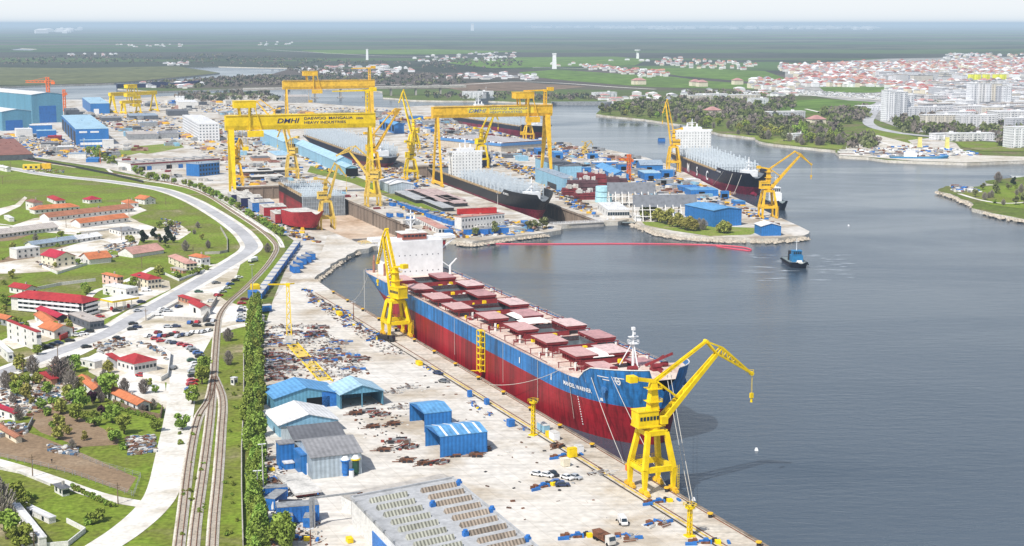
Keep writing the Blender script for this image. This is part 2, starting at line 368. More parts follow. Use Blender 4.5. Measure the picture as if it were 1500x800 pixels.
M_YARD = slabs(M_YARD); M_QUAY = groundmat('quay apron', [(.28, (.34, .27, .19)), (.42, (.52, .45, .36)), (.6, (.62, .57, .49))], .06, .6, lo=.75, hi=1.1, extra=.8)
M_DIRT = groundmat('white dirt road', [(.30, (.52, .47, .38)), (.46, (.70, .67, .61)), (.62, (.80, .78, .74))], .07, .6, lo=.8, hi=1.04)
M_LOT = groundmat('trodden ground', [(.32, (.32, .27, .17)), (.45, (.56, .50, .40)), (.56, (.76, .73, .68)), (.75, (.82, .80, .77))], .03, .6, lo=.8, hi=1.08)
M_ROAD = groundmat('asphalt road', [(.3, (.34, .34, .35)), (.6, (.48, .48, .49))], .03, .4, lo=.85, hi=1.08)
M_FIELD = groundmat('ploughed field', [(.3, (.21, .145, .09)), (.5, (.27, .19, .12)), (.7, (.33, .25, .17))], .04, .8, lo=.75, hi=1.15)
M_DOCKF = groundmat('dock floor', [(.3, (.36, .24, .15)), (.5, (.55, .42, .31)), (.7, (.62, .52, .42))], .03, .3, lo=.8, hi=1.1)
M_BALL = groundmat('ballast', [(.3, (.46, .41, .33)), (.5, (.66, .61, .53)), (.7, (.74, .70, .63))], .15, 1.2, lo=.6, hi=1.1)
M_SAND = groundmat('sandy shore', [(.3, (.46, .40, .31)), (.5, (.62, .58, .50)), (.7, (.72, .69, .64))], .06, .6, lo=.7, hi=1.1)
BIG = 90000
outer = [(-BIG, -400), (BIG, -400), (BIG, 2 * BIG), (-BIG, 2 * BIG)]
g = cdt_sheet(outer, [W1, D1, D2, LAKE], LZ, 'ground', M_LAND)
tag(g.build('ground', M_LAND), kind='structure')
s = MB(); skirt(s, W1, LZ, -4); skirt(s, LAKE, LZ, -2)
tag(s.build('shore', M_SAND), kind='structure')
for nm, D, fz in (('dry_dock', D1, -9), ('dry_dock', D2, -9)):
 s = MB(); skirt(s, D, LZ + .02, fz)
 for i in range(len(D)):
  a, b = D[i], D[(i + 1) % len(D)]; L = math.hypot(b[0] - a[0], b[1] - a[1]); k = int(L / 9)
  rz = math.atan2(b[1] - a[1], b[0] - a[0])
  for j in range(1, k):
   f = j / k; s.box(a[0] + (b[0] - a[0]) * f, a[1] + (b[1] - a[1]) * f, fz, .9, 1.0, LZ - fz - 1.2, rz)
  s.beam((a[0], a[1], LZ - .9), (b[0], b[1], LZ - .9), 1.6, .5)
 o = s.build('dock_wall', M_DCONC); tag(o, kind='structure')
 s = cdt_sheet(D, [], fz, 'x', M_DOCKF); tag(s.build('dock_floor', M_DOCKF), kind='structure')
def water_material():
 m, nt, b = newmat('harbour water'); n = nt.nodes
 b.inputs['Roughness'].default_value = .16; b.inputs['IOR'].default_value = 1.33
 ge = n.new('ShaderNodeNewGeometry'); P = ge.outputs['Position']
 mp = n.new('ShaderNodeMapping'); mp.inputs['Rotation'].default_value = (0, 0, RAD(-12)); mp.inputs['Scale'].default_value = (.35, 1, 1); lk(nt, P, mp.inputs[0])
 k1 = n.new('ShaderNodeTexNoise'); k1.inputs['Scale'].default_value = .22; k1.inputs['Detail'].default_value = 6; k1.inputs['Roughness'].default_value = .7; lk(nt, mp.outputs[0], k1.inputs['Vector'])
 k2 = n.new('ShaderNodeTexNoise'); k2.inputs['Scale'].default_value = .008; k2.inputs['Detail'].default_value = 7; k2.inputs['Roughness'].default_value = .6; k2.inputs['Distortion'].default_value = .8; lk(nt, mp.outputs[0], k2.inputs['Vector'])
 bp = n.new('ShaderNodeBump'); bp.inputs['Strength'].default_value = 1; bp.inputs['Distance'].default_value = .38; lk(nt, k1.outputs['Fac'], bp.inputs['Height']); lk(nt, bp.outputs[0], b.inputs['Normal'])
 c = n.new('ShaderNodeValToRGB'); lk(nt, k2.outputs['Fac'], c.inputs[0])
 c.color_ramp.elements[0].position = .35; c.color_ramp.elements[0].color = (.034, .052, .074, 1)
 c.color_ramp.elements[1].position = .7; c.color_ramp.elements[1].color = (.066, .090, .118, 1)
 lk(nt, c.outputs[0], b.inputs['Base Color'])
 mr = n.new('ShaderNodeMapRange'); mr.inputs[1].default_value = .35; mr.inputs[2].default_value = .7; mr.inputs[3].default_value = .10; mr.inputs[4].default_value = .30; lk(nt, k2.outputs['Fac'], mr.inputs[0]); lk(nt, mr.outputs[0], b.inputs['Roughness'])
 ms = n.new('ShaderNodeMapRange'); ms.inputs[1].default_value = .35; ms.inputs[2].default_value = .65; ms.inputs[3].default_value = .35; ms.inputs[4].default_value = 1; lk(nt, k2.outputs['Fac'], ms.inputs[0])
 sy = n.new('ShaderNodeSeparateXYZ'); lk(nt, P, sy.inputs[0]); fy = n.new('ShaderNodeMapRange'); fy.inputs[1].default_value = 900; fy.inputs[2].default_value = 2100; fy.inputs[3].default_value = 1; fy.inputs[4].default_value = .10; lk(nt, sy.outputs[1], fy.inputs[0])
 mu = n.new('ShaderNodeMath'); mu.operation = 'MULTIPLY'; lk(nt, ms.outputs[0], mu.inputs[0]); lk(nt, fy.outputs[0], mu.inputs[1]); lk(nt, mu.outputs[0], bp.inputs['Strength'])   # the inner channel is calmer
 return m
M_WATER = water_material()
w = cdt_sheet(W1, [], 0, 'water', M_WATER); tag(w.build('water', M_WATER), kind='structure')
w = cdt_sheet(LAKE, [], 0, 'water', M_WATER); tag(w.build('lake_water', M_WATER), kind='structure')
SH = [0]
def sheet(name, pts, m, lift, is_px=True, kind='structure'):
 P = px(pts) if is_px else pts
 P = clean(P)
 mb = cdt_sheet(P, [h for h in (W1, D1, D2) if any(inpoly(p[0], p[1], h) for p in P) or any(inpoly(p[0], p[1], P) for p in h)], LZ + lift, name, m)
 o = mb.build(name, m); tag(o, kind=kind); return o
def ribbon(name, pts, width, m, lift, is_px=True, widths=None):
 """a road or track along a smooth centre line"""
 P = px(pts) if is_px else pts; P = smooth_line(P)
 mb = MB(); L = []; R = []
 for i, p in enumerate(P):
  a = P[max(0, i - 1)]; b = P[min(len(P) - 1, i + 1)]; d = Vector((b[0] - a[0], b[1] - a[1])).normalized()
  w = width if widths is None else widths[0] + (widths[1] - widths[0]) * i / (len(P) - 1)
  L.append((p[0] - d.y * w / 2, p[1] + d.x * w / 2, LZ + lift)); R.append((p[0] + d.y * w / 2, p[1] - d.x * w / 2, LZ + lift))
 for i in range(len(P) - 1): mb.quad(R[i], R[i + 1], L[i + 1], L[i])
 o = mb.build(name, m); tag(o, kind='structure'); return o
def smooth_line(P, k=8):
 if len(P) < 3:
  a, b = P; return [(a[0] + (b[0] - a[0]) * i / 12, a[1] + (b[1] - a[1]) * i / 12) for i in range(13)]
 out = []
 for i in range(len(P) - 1):
  p0 = P[max(0, i - 1)]; p1 = P[i]; p2 = P[i + 1]; p3 = P[min(len(P) - 1, i + 2)]
  for j in range(k):
   t = j / k
   out.append(tuple(.5 * ((2 * p1[c]) + (-p0[c] + p2[c]) * t + (2 * p0[c] - 5 * p1[c] + 4 * p2[c] - p3[c]) * t * t + (-p0[c] + 3 * p1[c] - 3 * p2[c] + p3[c]) * t ** 3) for c in (0, 1)))
 out.append(P[-1]); return out
sheet('village_grass', [(-120, 226), (60, 236), (150, 250), (230, 262), (300, 283), (345, 306), (395, 336), (416, 352), (418, 372), (400, 400), (385, 440), (378, 470), (376, 560), (370, 700), (366, 880), (-260, 880), (-180, 500)], M_GRASS, .05)
sheet('yard_ground', [(-90, 223), (60, 232), (150, 246), (250, 268), (320, 290), (390, 325), (430, 352), (425, 378), (400, 440), (388, 480), (384, 560), (380, 660), (386, 880), (1500, 880), (1250, 360), (1200, 330), (1150, 300), (960, 215), (800, 195), (660, 160), (640, 150), (420, 140), (200, 138), (-90, 136)], M_YARD2, .06)
sheet('yard_slab', [(388, 480), (400, 440), (430, 400), (470, 372), (480, 345), (525, 350), (1500, 700), (1500, 880), (386, 880), (380, 660), (384, 560)], M_YARD, .10)
sheet('quay_apron', [Q(-98, 0), Q(520, 0), Q(520, -13.5), Q(-92, -13.5)], M_QUAY, .14, False)
sheet('far_yard_grass', [(170, 222), (195, 215), (262, 209), (270, 216), (215, 226), (205, 224), (160, 234), (150, 228)], M_GRASS2, .10)
sheet('dock_side_grass', [(455, 243), (520, 258), (600, 290), (665, 318), (662, 326), (596, 300), (515, 268), (450, 252)], M_GRASS, .10)
sheet('point_grass', [(940, 325), (990, 326), (1060, 332), (1120, 335), (1100, 344), (1040, 346), (985, 338), (945, 330)], M_GRASS2, .10)
sheet('bare_lot', [(14, 332), (50, 320), (120, 312), (170, 302), (196, 300), (215, 308), (190, 318), (205, 326), (235, 336), (262, 328), (280, 340), (262, 352), (205, 352), (196, 372), (160, 366), (120, 384), (100, 396), (40, 400), (-20, 402), (-20, 388), (50, 378), (70, 366), (95, 366), (140, 350), (120, 345), (60, 340), (30, 346), (-20, 338), (-20, 330)], M_LOT, .09)
sheet('bare_lot', [(0, 316), (30, 302), (40, 290), (36, 288), (22, 300), (-20, 310), (-20, 318)], M_LOT, .09)
sheet('parking_ground', [(150, 478), (192, 452), (240, 436), (262, 420), (300, 398), (330, 382), (352, 388), (345, 408), (318, 432), (330, 440), (388, 462), (386, 476), (350, 480), (300, 482), (312, 492), (296, 520), (287, 562), (276, 602), (240, 602), (246, 545), (222, 512), (150, 506), (120, 520), (60, 540), (40, 530), (100, 500)], M_LOT, .11)
sheet('bare_lot', [(40, 470), (100, 458), (150, 440), (186, 424), (230, 408), (248, 412), (250, 424), (190, 452), (120, 482), (70, 500), (20, 512), (0, 500), (30, 486)], M_LOT, .10)
sheet('bare_lot', [(170, 556), (240, 548), (246, 602), (232, 590), (180, 592)], M_LOT, .10)
sheet('bare_lot', [(128, 524), (165, 505), (200, 492), (240, 505), (256, 530), (252, 562), (214, 556), (200, 566), (150, 556), (130, 545)], M_LOT, .115)
sheet('ploughed_plot', [(42, 620), (78, 600), (100, 604), (176, 640), (172, 652), (118, 655), (60, 634)], M_FIELD, .09)
sheet('ploughed_plot', [(-20, 650), (30, 630), (60, 640), (120, 664), (200, 700), (186, 722), (100, 692), (-20, 664)], M_FIELD, .09)
sheet('ploughed_plot', [(40, 610), (58, 602), (88, 610), (70, 622)], M_FIELD, .08)
sheet('ploughed_plot', [(-20, 338), (30, 336), (52, 342), (20, 352), (-20, 356)], M_FIELD, .08)
sheet('ploughed_plot', [(-20, 392), (20, 372), (100, 360), (90, 368), (40, 384), (-20, 408)], M_FIELD, .075)
sheet('scrap_ground', [(-20, 560), (40, 548), (110, 560), (110, 590), (70, 600), (30, 612), (-20, 620)], M_LOT, .085)
rd = [(-80, 236), (15, 247), (58, 254.5), (101, 260), (152, 265), (203, 272), (241, 279), (279, 293), (317, 314), (350, 337), (366, 355), (367, 365), (350, 378), (320, 396), (247, 438), (192, 468), (154, 490), (82, 517), (0, 548), (-90, 582)]
ribbon('road_shoulder', rd, 15, M_DIRT, .13); ribbon('asphalt_road', rd, 8.5, M_ROAD, .17)
ribbon('dirt_road', [(210, 484), (245, 500), (262, 525), (268, 560), (262, 610), (252, 660), (240, 715), (222, 745), (185, 778), (130, 815), (60, 870)], 9, M_DIRT, .15, widths=(11, 10))
ribbon('dirt_road', [(-40, 668), (20, 684), (80, 704), (150, 728), (225, 742)], 5.5, M_DIRT, .14)
ribbon('dirt_path', [(157, 248), (178, 259), (254, 271), (292, 281), (330, 301), (380, 332), (405, 347), (414, 363)], 3.2, M_DIRT, .12)
ribbon('dirt_path', [(-20, 326), (40, 334), (60, 339)], 3, M_DIRT, .12)
ribbon('dirt_path', [(300, 492), (340, 480), (388, 470)], 7, M_DIRT, .13)
ribbon('dirt_path', [(75, 370), (140, 352), (170, 356), (190, 368)], 5, M_DIRT, .12)
ribbon('dirt_path', [(255, 400), (290, 392), (330, 386)], 5, M_DIRT, .12)
ribbon('dirt_path', [(112, 470), (135, 430), (170, 418), (205, 402), (225, 392)], 4, M_DIRT, .12)
def track(label, pts, ball=3.7, wd=True):
 P = smooth_line(px(pts)); root = thing('railway_track', label, 'railway', (P[0][0], P[0][1], LZ)); ox, oy = P[0]
 b = MB(); s = MB(); rl = [MB(), MB()]
 nn = []
 for i, p in enumerate(P):
  a = P[max(0, i - 1)]; c = P[min(len(P) - 1, i + 1)]; d = Vector((c[0] - a[0], c[1] - a[1])).normalized(); nn.append(d)
 for i in range(len(P) - 1):
  p, q, d, e = P[i], P[i + 1], nn[i], nn[i + 1]; pp = (p[0] - ox, p[1] - oy); qq = (q[0] - ox, q[1] - oy)
  def off(c, d, w, z): return (c[0] - d.y * w, c[1] + d.x * w, z)
  b.quad(off(pp, d, -ball / 2, .16), off(qq, e, -ball / 2, .16), off(qq, e, -ball * .36, .42), off(pp, d, -ball * .36, .42))
  b.quad(off(pp, d, -ball * .36, .42), off(qq, e, -ball * .36, .42), off(qq, e, ball * .36, .42), off(pp, d, ball * .36, .42))
  b.quad(off(pp, d, ball * .36, .42), off(qq, e, ball * .36, .42), off(qq, e, ball / 2, .16), off(pp, d, ball / 2, .16))
  for k, w in ((0, -.8), (1, .8)): rl[k].beam(off(pp, d, w, .66), off(qq, e, w, .66), .17, .2)
  L = math.hypot(q[0] - p[0], q[1] - p[1]); m_ = max(1, int(L / .9))
  for j in range(m_):
   t = j / m_; s.box(pp[0] + (qq[0] - pp[0]) * t, pp[1] + (qq[1] - pp[1]) * t, .40, .28, 2.5, .16, math.atan2(d.y, d.x))
 b.build('ballast_bed', M_BALL, root); o = s.build('sleepers', mat('dusty sleepers', (.38, .33, .27), .9, .3, 1), root); o['kind'] = 'stuff'
 for k in (0, 1): rl[k].build('rail', M_RUST, root)
 return root
track('single curved railway track running beside the main road and the dock fence', [(-40, 224), (60, 238), (150, 252), (210, 262), (266, 273), (304, 287), (342, 311), (380, 336), (400, 354), (405, 363), (402, 373), (388, 393), (361, 421), (336, 443), (322, 462), (318, 484), (315, 522), (313, 553)], 3.6)
track('left railway track of the three in the yard, curving away from the switch', [(313, 553), (306, 586), (290, 614), (278, 670), (266, 765), (256, 850)])
track('middle railway track of the three in the yard', [(313, 554), (307, 618), (298, 688), (287, 765), (279, 850)])
track('right railway track of the three in the yard, close to the poplars', [(314, 553), (326, 586), (324, 635), (319, 702), (313, 765), (308, 850)])
def crane_rail(label, pts, w, m):
 mb = MB();
 for p, q in zip(pts, pts[1:]): mb.beam((*p, LZ + .2), (*q, LZ + .2), w, .16)
 return tag(mb.build('crane_rail', m), label, 'crane rail')
crane_rail('dark crane rail set in the quay on the landward side', [Q(-92, -10.1), Q(480, -10.1)], .35, M_RUST)
crane_rail('dark crane rail set in the quay next to the water', [Q(-92, -.9), Q(480, -.9)], .35, M_RUST)
crane_rail('yellow painted strip along the landward crane rail of the quay', [Q(100, -11.3), Q(480, -11.3)], .5, mat('worn yellow line', (.62, .45, .08), .8, .3, .4))
crane_rail('dark cable trench running along the quay behind the crane rail', [Q(-92, -12.9), Q(480, -12.9)], .5, M_DRK)
cp = MB(); cp.beam((*Q(-98, .25), LZ + .1), (*Q(520, .25), LZ + .1), .9, .5); tag(cp.build('quay_kerb', M_DCONC), kind='structure')
# ================================================================ ships
def vcol_mat(name, lo, hi, zsplit, top=None, ztop=99, rough=.45, var=.25):
 """hull paint with a straight painted water line (object space z)"""
 m = mat(name, hi, rough, var, .05, streak=1, sc2=.35); nt = m.node_tree; n = nt.nodes; b = n['Principled BSDF']
 src = b.inputs['Base Color'].links[0].from_socket
 lo_ = mat(name + ' low', lo, rough, var, .05)
 tc = n.new('ShaderNodeTexCoord'); sx = n.new('ShaderNodeSeparateXYZ'); lk(nt, tc.outputs['Object'], sx.inputs[0])
 def below(z):
  k = n.new('ShaderNodeMath'); k.operation = 'LESS_THAN'; lk(nt, sx.outputs[2], k.inputs[0]); k.inputs[1].default_value = z; return k.outputs[0]
 no = n.new('ShaderNodeTexNoise'); no.inputs['Scale'].default_value = .07; no.inputs['Detail'].default_value = 6
 mp = n.new('ShaderNodeMapping'); mp.inputs['Scale'].default_value = (1, 1, .25); lk(nt, tc.outputs['Object'], mp.inputs[0]); lk(nt, mp.outputs[0], no.inputs['Vector'])
 cr = n.new('ShaderNodeValToRGB'); cr.color_ramp.elements[0].position = .3; cr.color_ramp.elements[1].position = .7
 cr.color_ramp.elements[0].color = (*[c * .45 + .006 for c in lo], 1); cr.color_ramp.elements[1].color = (*[min(1, c * 1.2) for c in lo], 1); lk(nt, no.outputs['Fac'], cr.inputs[0])
 br = n.new('ShaderNodeTexBrick'); br.inputs['Scale'].default_value = 1; br.inputs['Brick Width'].default_value = 11; br.inputs['Row Height'].default_value = 2.9; br.inputs['Mortar Size'].default_value = .06
 br.inputs['Color1'].default_value = (1, 1, 1, 1); br.inputs['Color2'].default_value = (.9, .9, .9, 1); br.inputs['Mortar'].default_value = (.72, .72, .72, 1)
 cm = n.new('ShaderNodeCombineXYZ'); lk(nt, sx.outputs[0], cm.inputs[0]); lk(nt, sx.outputs[2], cm.inputs[1]); lk(nt, cm.outputs[0], br.inputs['Vector'])
 m2 = n.new('ShaderNodeMapping'); m2.inputs['Scale'].default_value = (.9, .9, .035); lk(nt, tc.outputs['Object'], m2.inputs[0]); n2 = n.new('ShaderNodeTexNoise'); n2.inputs['Scale'].default_value = 1; n2.inputs['Detail'].default_value = 5; lk(nt, m2.outputs[0], n2.inputs['Vector'])
 r2 = n.new('ShaderNodeValToRGB'); r2.color_ramp.elements[0].position = .36; r2.color_ramp.elements[0].color = (.60, .55, .52, 1); r2.color_ramp.elements[1].position = .56; r2.color_ramp.elements[1].color = (1.06, 1.06, 1.06, 1); lk(nt, n2.outputs['Fac'], r2.inputs[0])
 mx = n.new('ShaderNodeMix'); mx.data_type = 'RGBA'; lk(nt, below(zsplit), mx.inputs[0]); lk(nt, src, mx.inputs[6]); lk(nt, cr.outputs[0], mx.inputs[7])
 my = n.new('ShaderNodeMix'); my.data_type = 'RGBA'; my.blend_type = 'MULTIPLY'; my.inputs[0].default_value = 1; lk(nt, mx.outputs[2], my.inputs[6]); lk(nt, br.outputs[0], my.inputs[7])
 mz = n.new('ShaderNodeMix'); mz.data_type = 'RGBA'; mz.blend_type = 'MULTIPLY'; mz.inputs[0].default_value = 1; lk(nt, my.outputs[2], mz.inputs[6]); lk(nt, r2.outputs[0], mz.inputs[7]); lk(nt, mz.outputs[2], b.inputs['Base Color'])
 return m
def hull_mesh(L, B, ztop, zmin, zl, bowfrac=.22, sternfrac=.2, blunt=.55, fc=None, rake=.03, n=56, sternfull=.9):
 """ship hull: x from stern 0 to bow L, y +-B/2 ; ztop(x) the sheer"""
 def stem(z):
  t = (z - zmin) / (zl - zmin); return L * (1 - rake * (1 - min(1.3, t)))
 def hb(x, z):
  t = min(1.25, max(0, (z - zmin) / (zl - zmin))); Lz = stem(z); x0 = Lz - L * bowfrac * (1.15 - .42 * t)
  h = 1
  if x > x0:
   q = min(1, (x - x0) / max(.1, Lz - x0)); h = max(0, 1 - q ** 2.1) ** blunt
  xs = L * sternfrac * (1.0 - .55 * t)
  if x < xs:
   q = x / xs; lowf = max(0, min(1, (q - .18) / .82)) ** .7; full = sternfull + (1 - sternfull) * min(1, q * 3)
   h *= lowf + (full - lowf) * min(1, t ** .8)
  return h * B / 2
 xs = [L * (i / n) for i in range(n)] ; xs = [x for x in xs if x < L * .8] + [L * (.8 + .2 * (1 - (1 - i / 16) ** 1.6)) for i in range(17)]
 zs = [zmin + (zl - zmin) * k / 7 for k in range(8)]
 mb = MB(); P = [];
 for x in xs:
  top = ztop(x); row = []
  zz = zs[:-1] + [zl, zl + (top - zl) * .5, top] if top > zl + .1 else zs[:-1] + [zl, zl, zl]
  row = [(min(x, stem(z)), hb(x, z), z) for z in zz]
  P.append(row)
 m = len(P[0])
 for sgn in (1, -1):
  o = len(mb.v)
  for row in P: mb.v += [(x, sgn * y, z) for x, y, z in row]
  for i in range(len(P) - 1):
   for k in range(m - 1):
    a, b, c, d = o + i * m + k, o + (i + 1) * m + k, o + (i + 1) * m + k + 1, o + i * m + k + 1
    if abs(mb.v[a][2] - mb.v[d][2]) < .01 and abs(mb.v[b][2] - mb.v[c][2]) < .01: continue
    mb.f.append((a, b, c, d) if sgn < 0 else (d, c, b, a)); mb.m.append(0)
 for k in range(m - 1):
  if P[0][k][2] < P[0][k + 1][2] - .01:
   mb.quad((P[0][k][0], P[0][k][1], P[0][k][2]), (P[0][k][0], -P[0][k][1], P[0][k][2]), (P[0][k + 1][0], -P[0][k + 1][1], P[0][k + 1][2]), (P[0][k + 1][0], P[0][k + 1][1], P[0][k + 1][2]))
 return mb, hb, stem, xs
def deck_mesh(hb, stem, x0, x1, z, holes=(), inset=.15, n=60):
 xs = [x0 + (x1 - x0) * i / n for i in range(n + 1)]
 a = [(min(x, stem(z) - .2), -(max(.05, hb(x, z) - inset))) for x in xs]; b = [(x, -y) for x, y in a[::-1]]
 return cdt_sheet(clean(a + b), list(holes), z, 'x', None)
def rail(mb, pts, h=1.1, t=.12, step=3, bars=2):
 for p, q in zip(pts, pts[1:]):
  p, q = Vector(p), Vector(q); L = (q - p).length; k = max(1, int(L / step))
  for b in range(bars):
   dz = Vector((0, 0, h * (b + 1) / bars)); mb.beam(p + dz, q + dz, t)
  for i in range(k + 1):
   c = p + (q - p) * (i / k); mb.beam(c, c + Vector((0, 0, h)), t)
 return mb
A1 = RAD(AU)
M_HULLB = vcol_mat('bulk carrier hull paint', (.34, .008, .018), (.025, .19, .50), 14.0)
M_DECK = mat('primed deck', (.66, .54, .46), .8, .28, .12, sc2=1.4, rgb2=(.48, .26, .20))
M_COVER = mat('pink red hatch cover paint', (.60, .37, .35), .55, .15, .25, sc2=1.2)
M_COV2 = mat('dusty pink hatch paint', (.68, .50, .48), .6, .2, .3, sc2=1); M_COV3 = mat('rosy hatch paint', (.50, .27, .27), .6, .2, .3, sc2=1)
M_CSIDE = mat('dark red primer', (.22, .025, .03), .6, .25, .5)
M_HOLD = mat('grey hold paint', (.20, .23, .25), .7, .25, .3)
bulker = thing('bulk_carrier', 'huge blue and red bulk carrier moored along the quay with pink hatch covers', 'ship', (*Q(-52, 25.4), 0), A1)
L1, B1, DZ = 292, 43, 20.5
def top1(x):
 if x < 264: return 20.9
 if x < 271: return 20.9 + (26.6 - 20.9) * (x - 264) / 7
 return 26.6 + 2.0 * (x - 271) / 20
hm, hb1, stem1, xs1 = hull_mesh(L1, B1, top1, -1.5, DZ, .2, .22, .56, rake=.02)
hm.build('hull', M_HULLB, bulker)
M_TARP = mat('white tarpaulin', (.74, .73, .70), .8, .1, .6)
covers = [((584, 409), (643, 402)), ((610, 423), (683, 412)), ((631, 435), (689.5, 427)), ((664, 448.7), (749, 440)), ((723, 462.5), (766, 455)),
          ((768, 479.6), (832, 471)), ((808.5, 496.7), (872.5, 488)), ((853, 517), (896, 510.5)), ((879, 537), (943, 526.5))]
def shiploc(px_, z, o=Q(-52, 25.4), a=A1):
 p = G(*px_, z); dx, dy = p[0] - o[0], p[1] - o[1]; return dx * math.cos(a) + dy * math.sin(a), -dx * math.sin(a) + dy * math.cos(a)
HX = []
for q_, s_ in covers:
 a_, b_ = shiploc(q_, 24.3), shiploc(s_, 24.3); HX.append(((a_[0] + b_[0]) / 2, a_[1], b_[1]))
_x0 = sum(h[0] for h in HX) / 9; _k = sum((i - 4) * (h[0] - _x0) for i, h in enumerate(HX)) / 60
HXC = [_x0 + _k * (i - 4) for i in range(9)]
print('HATCH', [tuple(round(v, 1) for v in h) for h in HX], [round(v, 1) for v in HXC])
holes = []
for i, x in enumerate(HXC):
 w = 9.5 if i < 8 else 7
 holes.append([(x - 8, -w), (x + 8, -w), (x + 8, w), (x - 8, w)])
dk = deck_mesh(hb1, stem1, 0.3, 268, DZ, holes); dk.build('main_deck', M_DECK, bulker)
fd = deck_mesh(hb1, stem1, 268.5, 291.5, 24.6, (), n=14); fd.quad((268.5, -hb1(268.5, 21), DZ), (268.5, hb1(268.5, 21), DZ), (268.5, hb1(268.5, 24), 24.6), (268.5, -hb1(268.5, 24), 24.6)); fd.build('forecastle_deck', M_DECK, bulker)
for i, x in enumerate(HXC):
 w = 9.5 if i < 8 else 7
 c = MB()
 for sy in (-1, 1): c.box(x, sy * (w + .2), DZ, 16.8, .4, 2.0)
 for sx in (-1, 1): c.box(x + sx * 8.2, 0, DZ, .4, 2 * w, 2.0)
 for k in range(8):
  for sy in (-1, 1): c.box(x - 7 + 2 * k, sy * (w + .6), DZ, .25, .5, 2.2)
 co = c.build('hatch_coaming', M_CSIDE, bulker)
 h = MB(); H = holes[i]
 for k in range(4):
  a_, b_ = H[k], H[(k + 1) % 4]; h.quad((a_[0], a_[1], DZ + 1.95), (b_[0], b_[1], DZ + 1.95), (b_[0], b_[1], 4), (a_[0], a_[1], 4))
  h.quad((b_[0], b_[1], 4), (a_[0], a_[1], 4), (a_[0] * .999 + x * .001, 0, 4), (b_[0] * .999 + x * .001, 0, 4)) if False else None
 h.quad((x - 8, -w, 4), (x + 8, -w, 4), (x + 8, w, 4), (x - 8, w, 4))
 h.build('cargo_hold', M_HOLD, co)
 for y in (max(-16.6, min(-5.2, HX[i][1])), min(16.6, max(5.2, HX[i][2]))):
  if i == 8: y = math.copysign(9.0 if y < 0 else 7.6, y)
  cw = 9.2 if i < 8 else 7.4
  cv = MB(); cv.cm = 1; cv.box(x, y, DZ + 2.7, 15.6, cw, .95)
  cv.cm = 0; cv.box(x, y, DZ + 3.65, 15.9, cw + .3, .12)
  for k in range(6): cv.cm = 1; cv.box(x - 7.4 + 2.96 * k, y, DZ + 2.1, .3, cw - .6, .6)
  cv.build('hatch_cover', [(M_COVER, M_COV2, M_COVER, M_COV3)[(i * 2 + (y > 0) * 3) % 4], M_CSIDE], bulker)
 for sx in (-1, 1):
  for sy in (-1, 1):
   rl = MB(); rl.beam((x + sx * 8.5, sy * 9.6, DZ + 2.2), (x + sx * 8.5, sy * min(19.4, hb1(x + 9, DZ) - 2), DZ + 2.2), .22, .25)
   for yy in (14, 19):
    if yy < hb1(x + 9, DZ) - .6: rl.beam((x + sx * 8.5, sy * yy, DZ), (x + sx * 8.5, sy * yy, DZ + 2.3), .28)
   rl.build('cover_rail', M_CSIDE, bulker)
for x_, y_, a_, b_ in ((HXC[5] - 12, 3, 9, 13), (HXC[6] + 13, 13, 7, 9), (HXC[7] + 1, 0, 15, 9), (HXC[4] + 1, 2, 12, 8)):
 q = MB(); q.frus(x_, y_, DZ + 2.7 if abs(y_) < 5 else DZ + .1, a_, b_, 1.0, a_ * .7, b_ * .6); q.build('tarpaulin', M_TARP, bulker)
M_GEARW = mat('gear white', (.7, .68, .64), .6, .15, 1); rr = random.Random(3)
gear = MB(); gear2 = MB(); gear3 = MB()
for i in range(8):
 xm = (HXC[i] + HXC[i + 1]) / 2
 for k in range(9):
  y = rr.uniform(-17, 17); b_ = rr.choice([gear, gear, gear2, gear3])
  b_.box(xm + rr.uniform(-2.6, 2.6), y, DZ, rr.uniform(.5, 2), rr.uniform(.5, 2.2), rr.uniform(.6, 1.9), rr.uniform(0, 3))
 gear.beam((xm, -17, DZ + .5), (xm, 17, DZ + .5), .45)
 for sy in (-1, 1): q = MB(); q.tube((xm + 1.6, sy * 15, DZ), (xm + 1.6, sy * 15, DZ + 3.2), .5); q.build('deck_vent', M_GEARW, bulker)
 gear3.box(xm - 1, rr.uniform(-8, 8), DZ, 1.5, 1.5, 2.2)
for sy in (-1, 1):
 gear.tube((HXC[0] - 8, sy * 19.6, DZ + .4), (235, sy * 19.6, DZ + .4), .14, n=5)
gear.build('deck_piping', M_CSIDE, bulker); gear2.build('deck_fittings', M_GEARW, bulker); gear3.build('deck_lockers', M_YEL, bulker)
for sy in (-1, 1):
 r = MB(); rail(r, [(x, sy * (hb1(x, DZ) - .25), DZ + .35) for x in list(range(1, 262, 6))], 1.0, .05, 3); r.build('side_railing', M_DECK, bulker)
cap = MB(); cx_ = [x for x in xs1 if x > 264] + [291.4]
for sy in (-1, 1):
 pts = [(min(x, stem1(top1(x))), sy * hb1(x, top1(x)), top1(x)) for x in sorted(cx_)]
 for p, q in zip(pts, pts[1:]): cap.beam(p, q, .35, .3)
cap.build('bulwark_cap', M_GEARW, bulker)
wl = MB()
for sy in (-1, 1):
 wl.tube((277, sy * 3, 26), (277, sy * 6.5, 26), 1.1); wl.box(277, sy * 4.8, 24.6, 3, 4, .9); wl.beam((279, sy * 4.5, 25.4), (284, sy * 4, 25), .6)
 wl.tube((273, sy * 9, 25.6), (273, sy * 11.5, 25.6), .9); wl.box(281, sy * 8, 24.6, .6, 1.4, .9); wl.box(275, sy * 13, 24.6, .6, 1.4, .9)
wl.beam((270, 4, 25), (276, 12, 30), .9, .9); wl.beam((270, 6, 25), (273, 10, 28.8), .7)
wl.build('windlass', M_CSIDE, bulker)
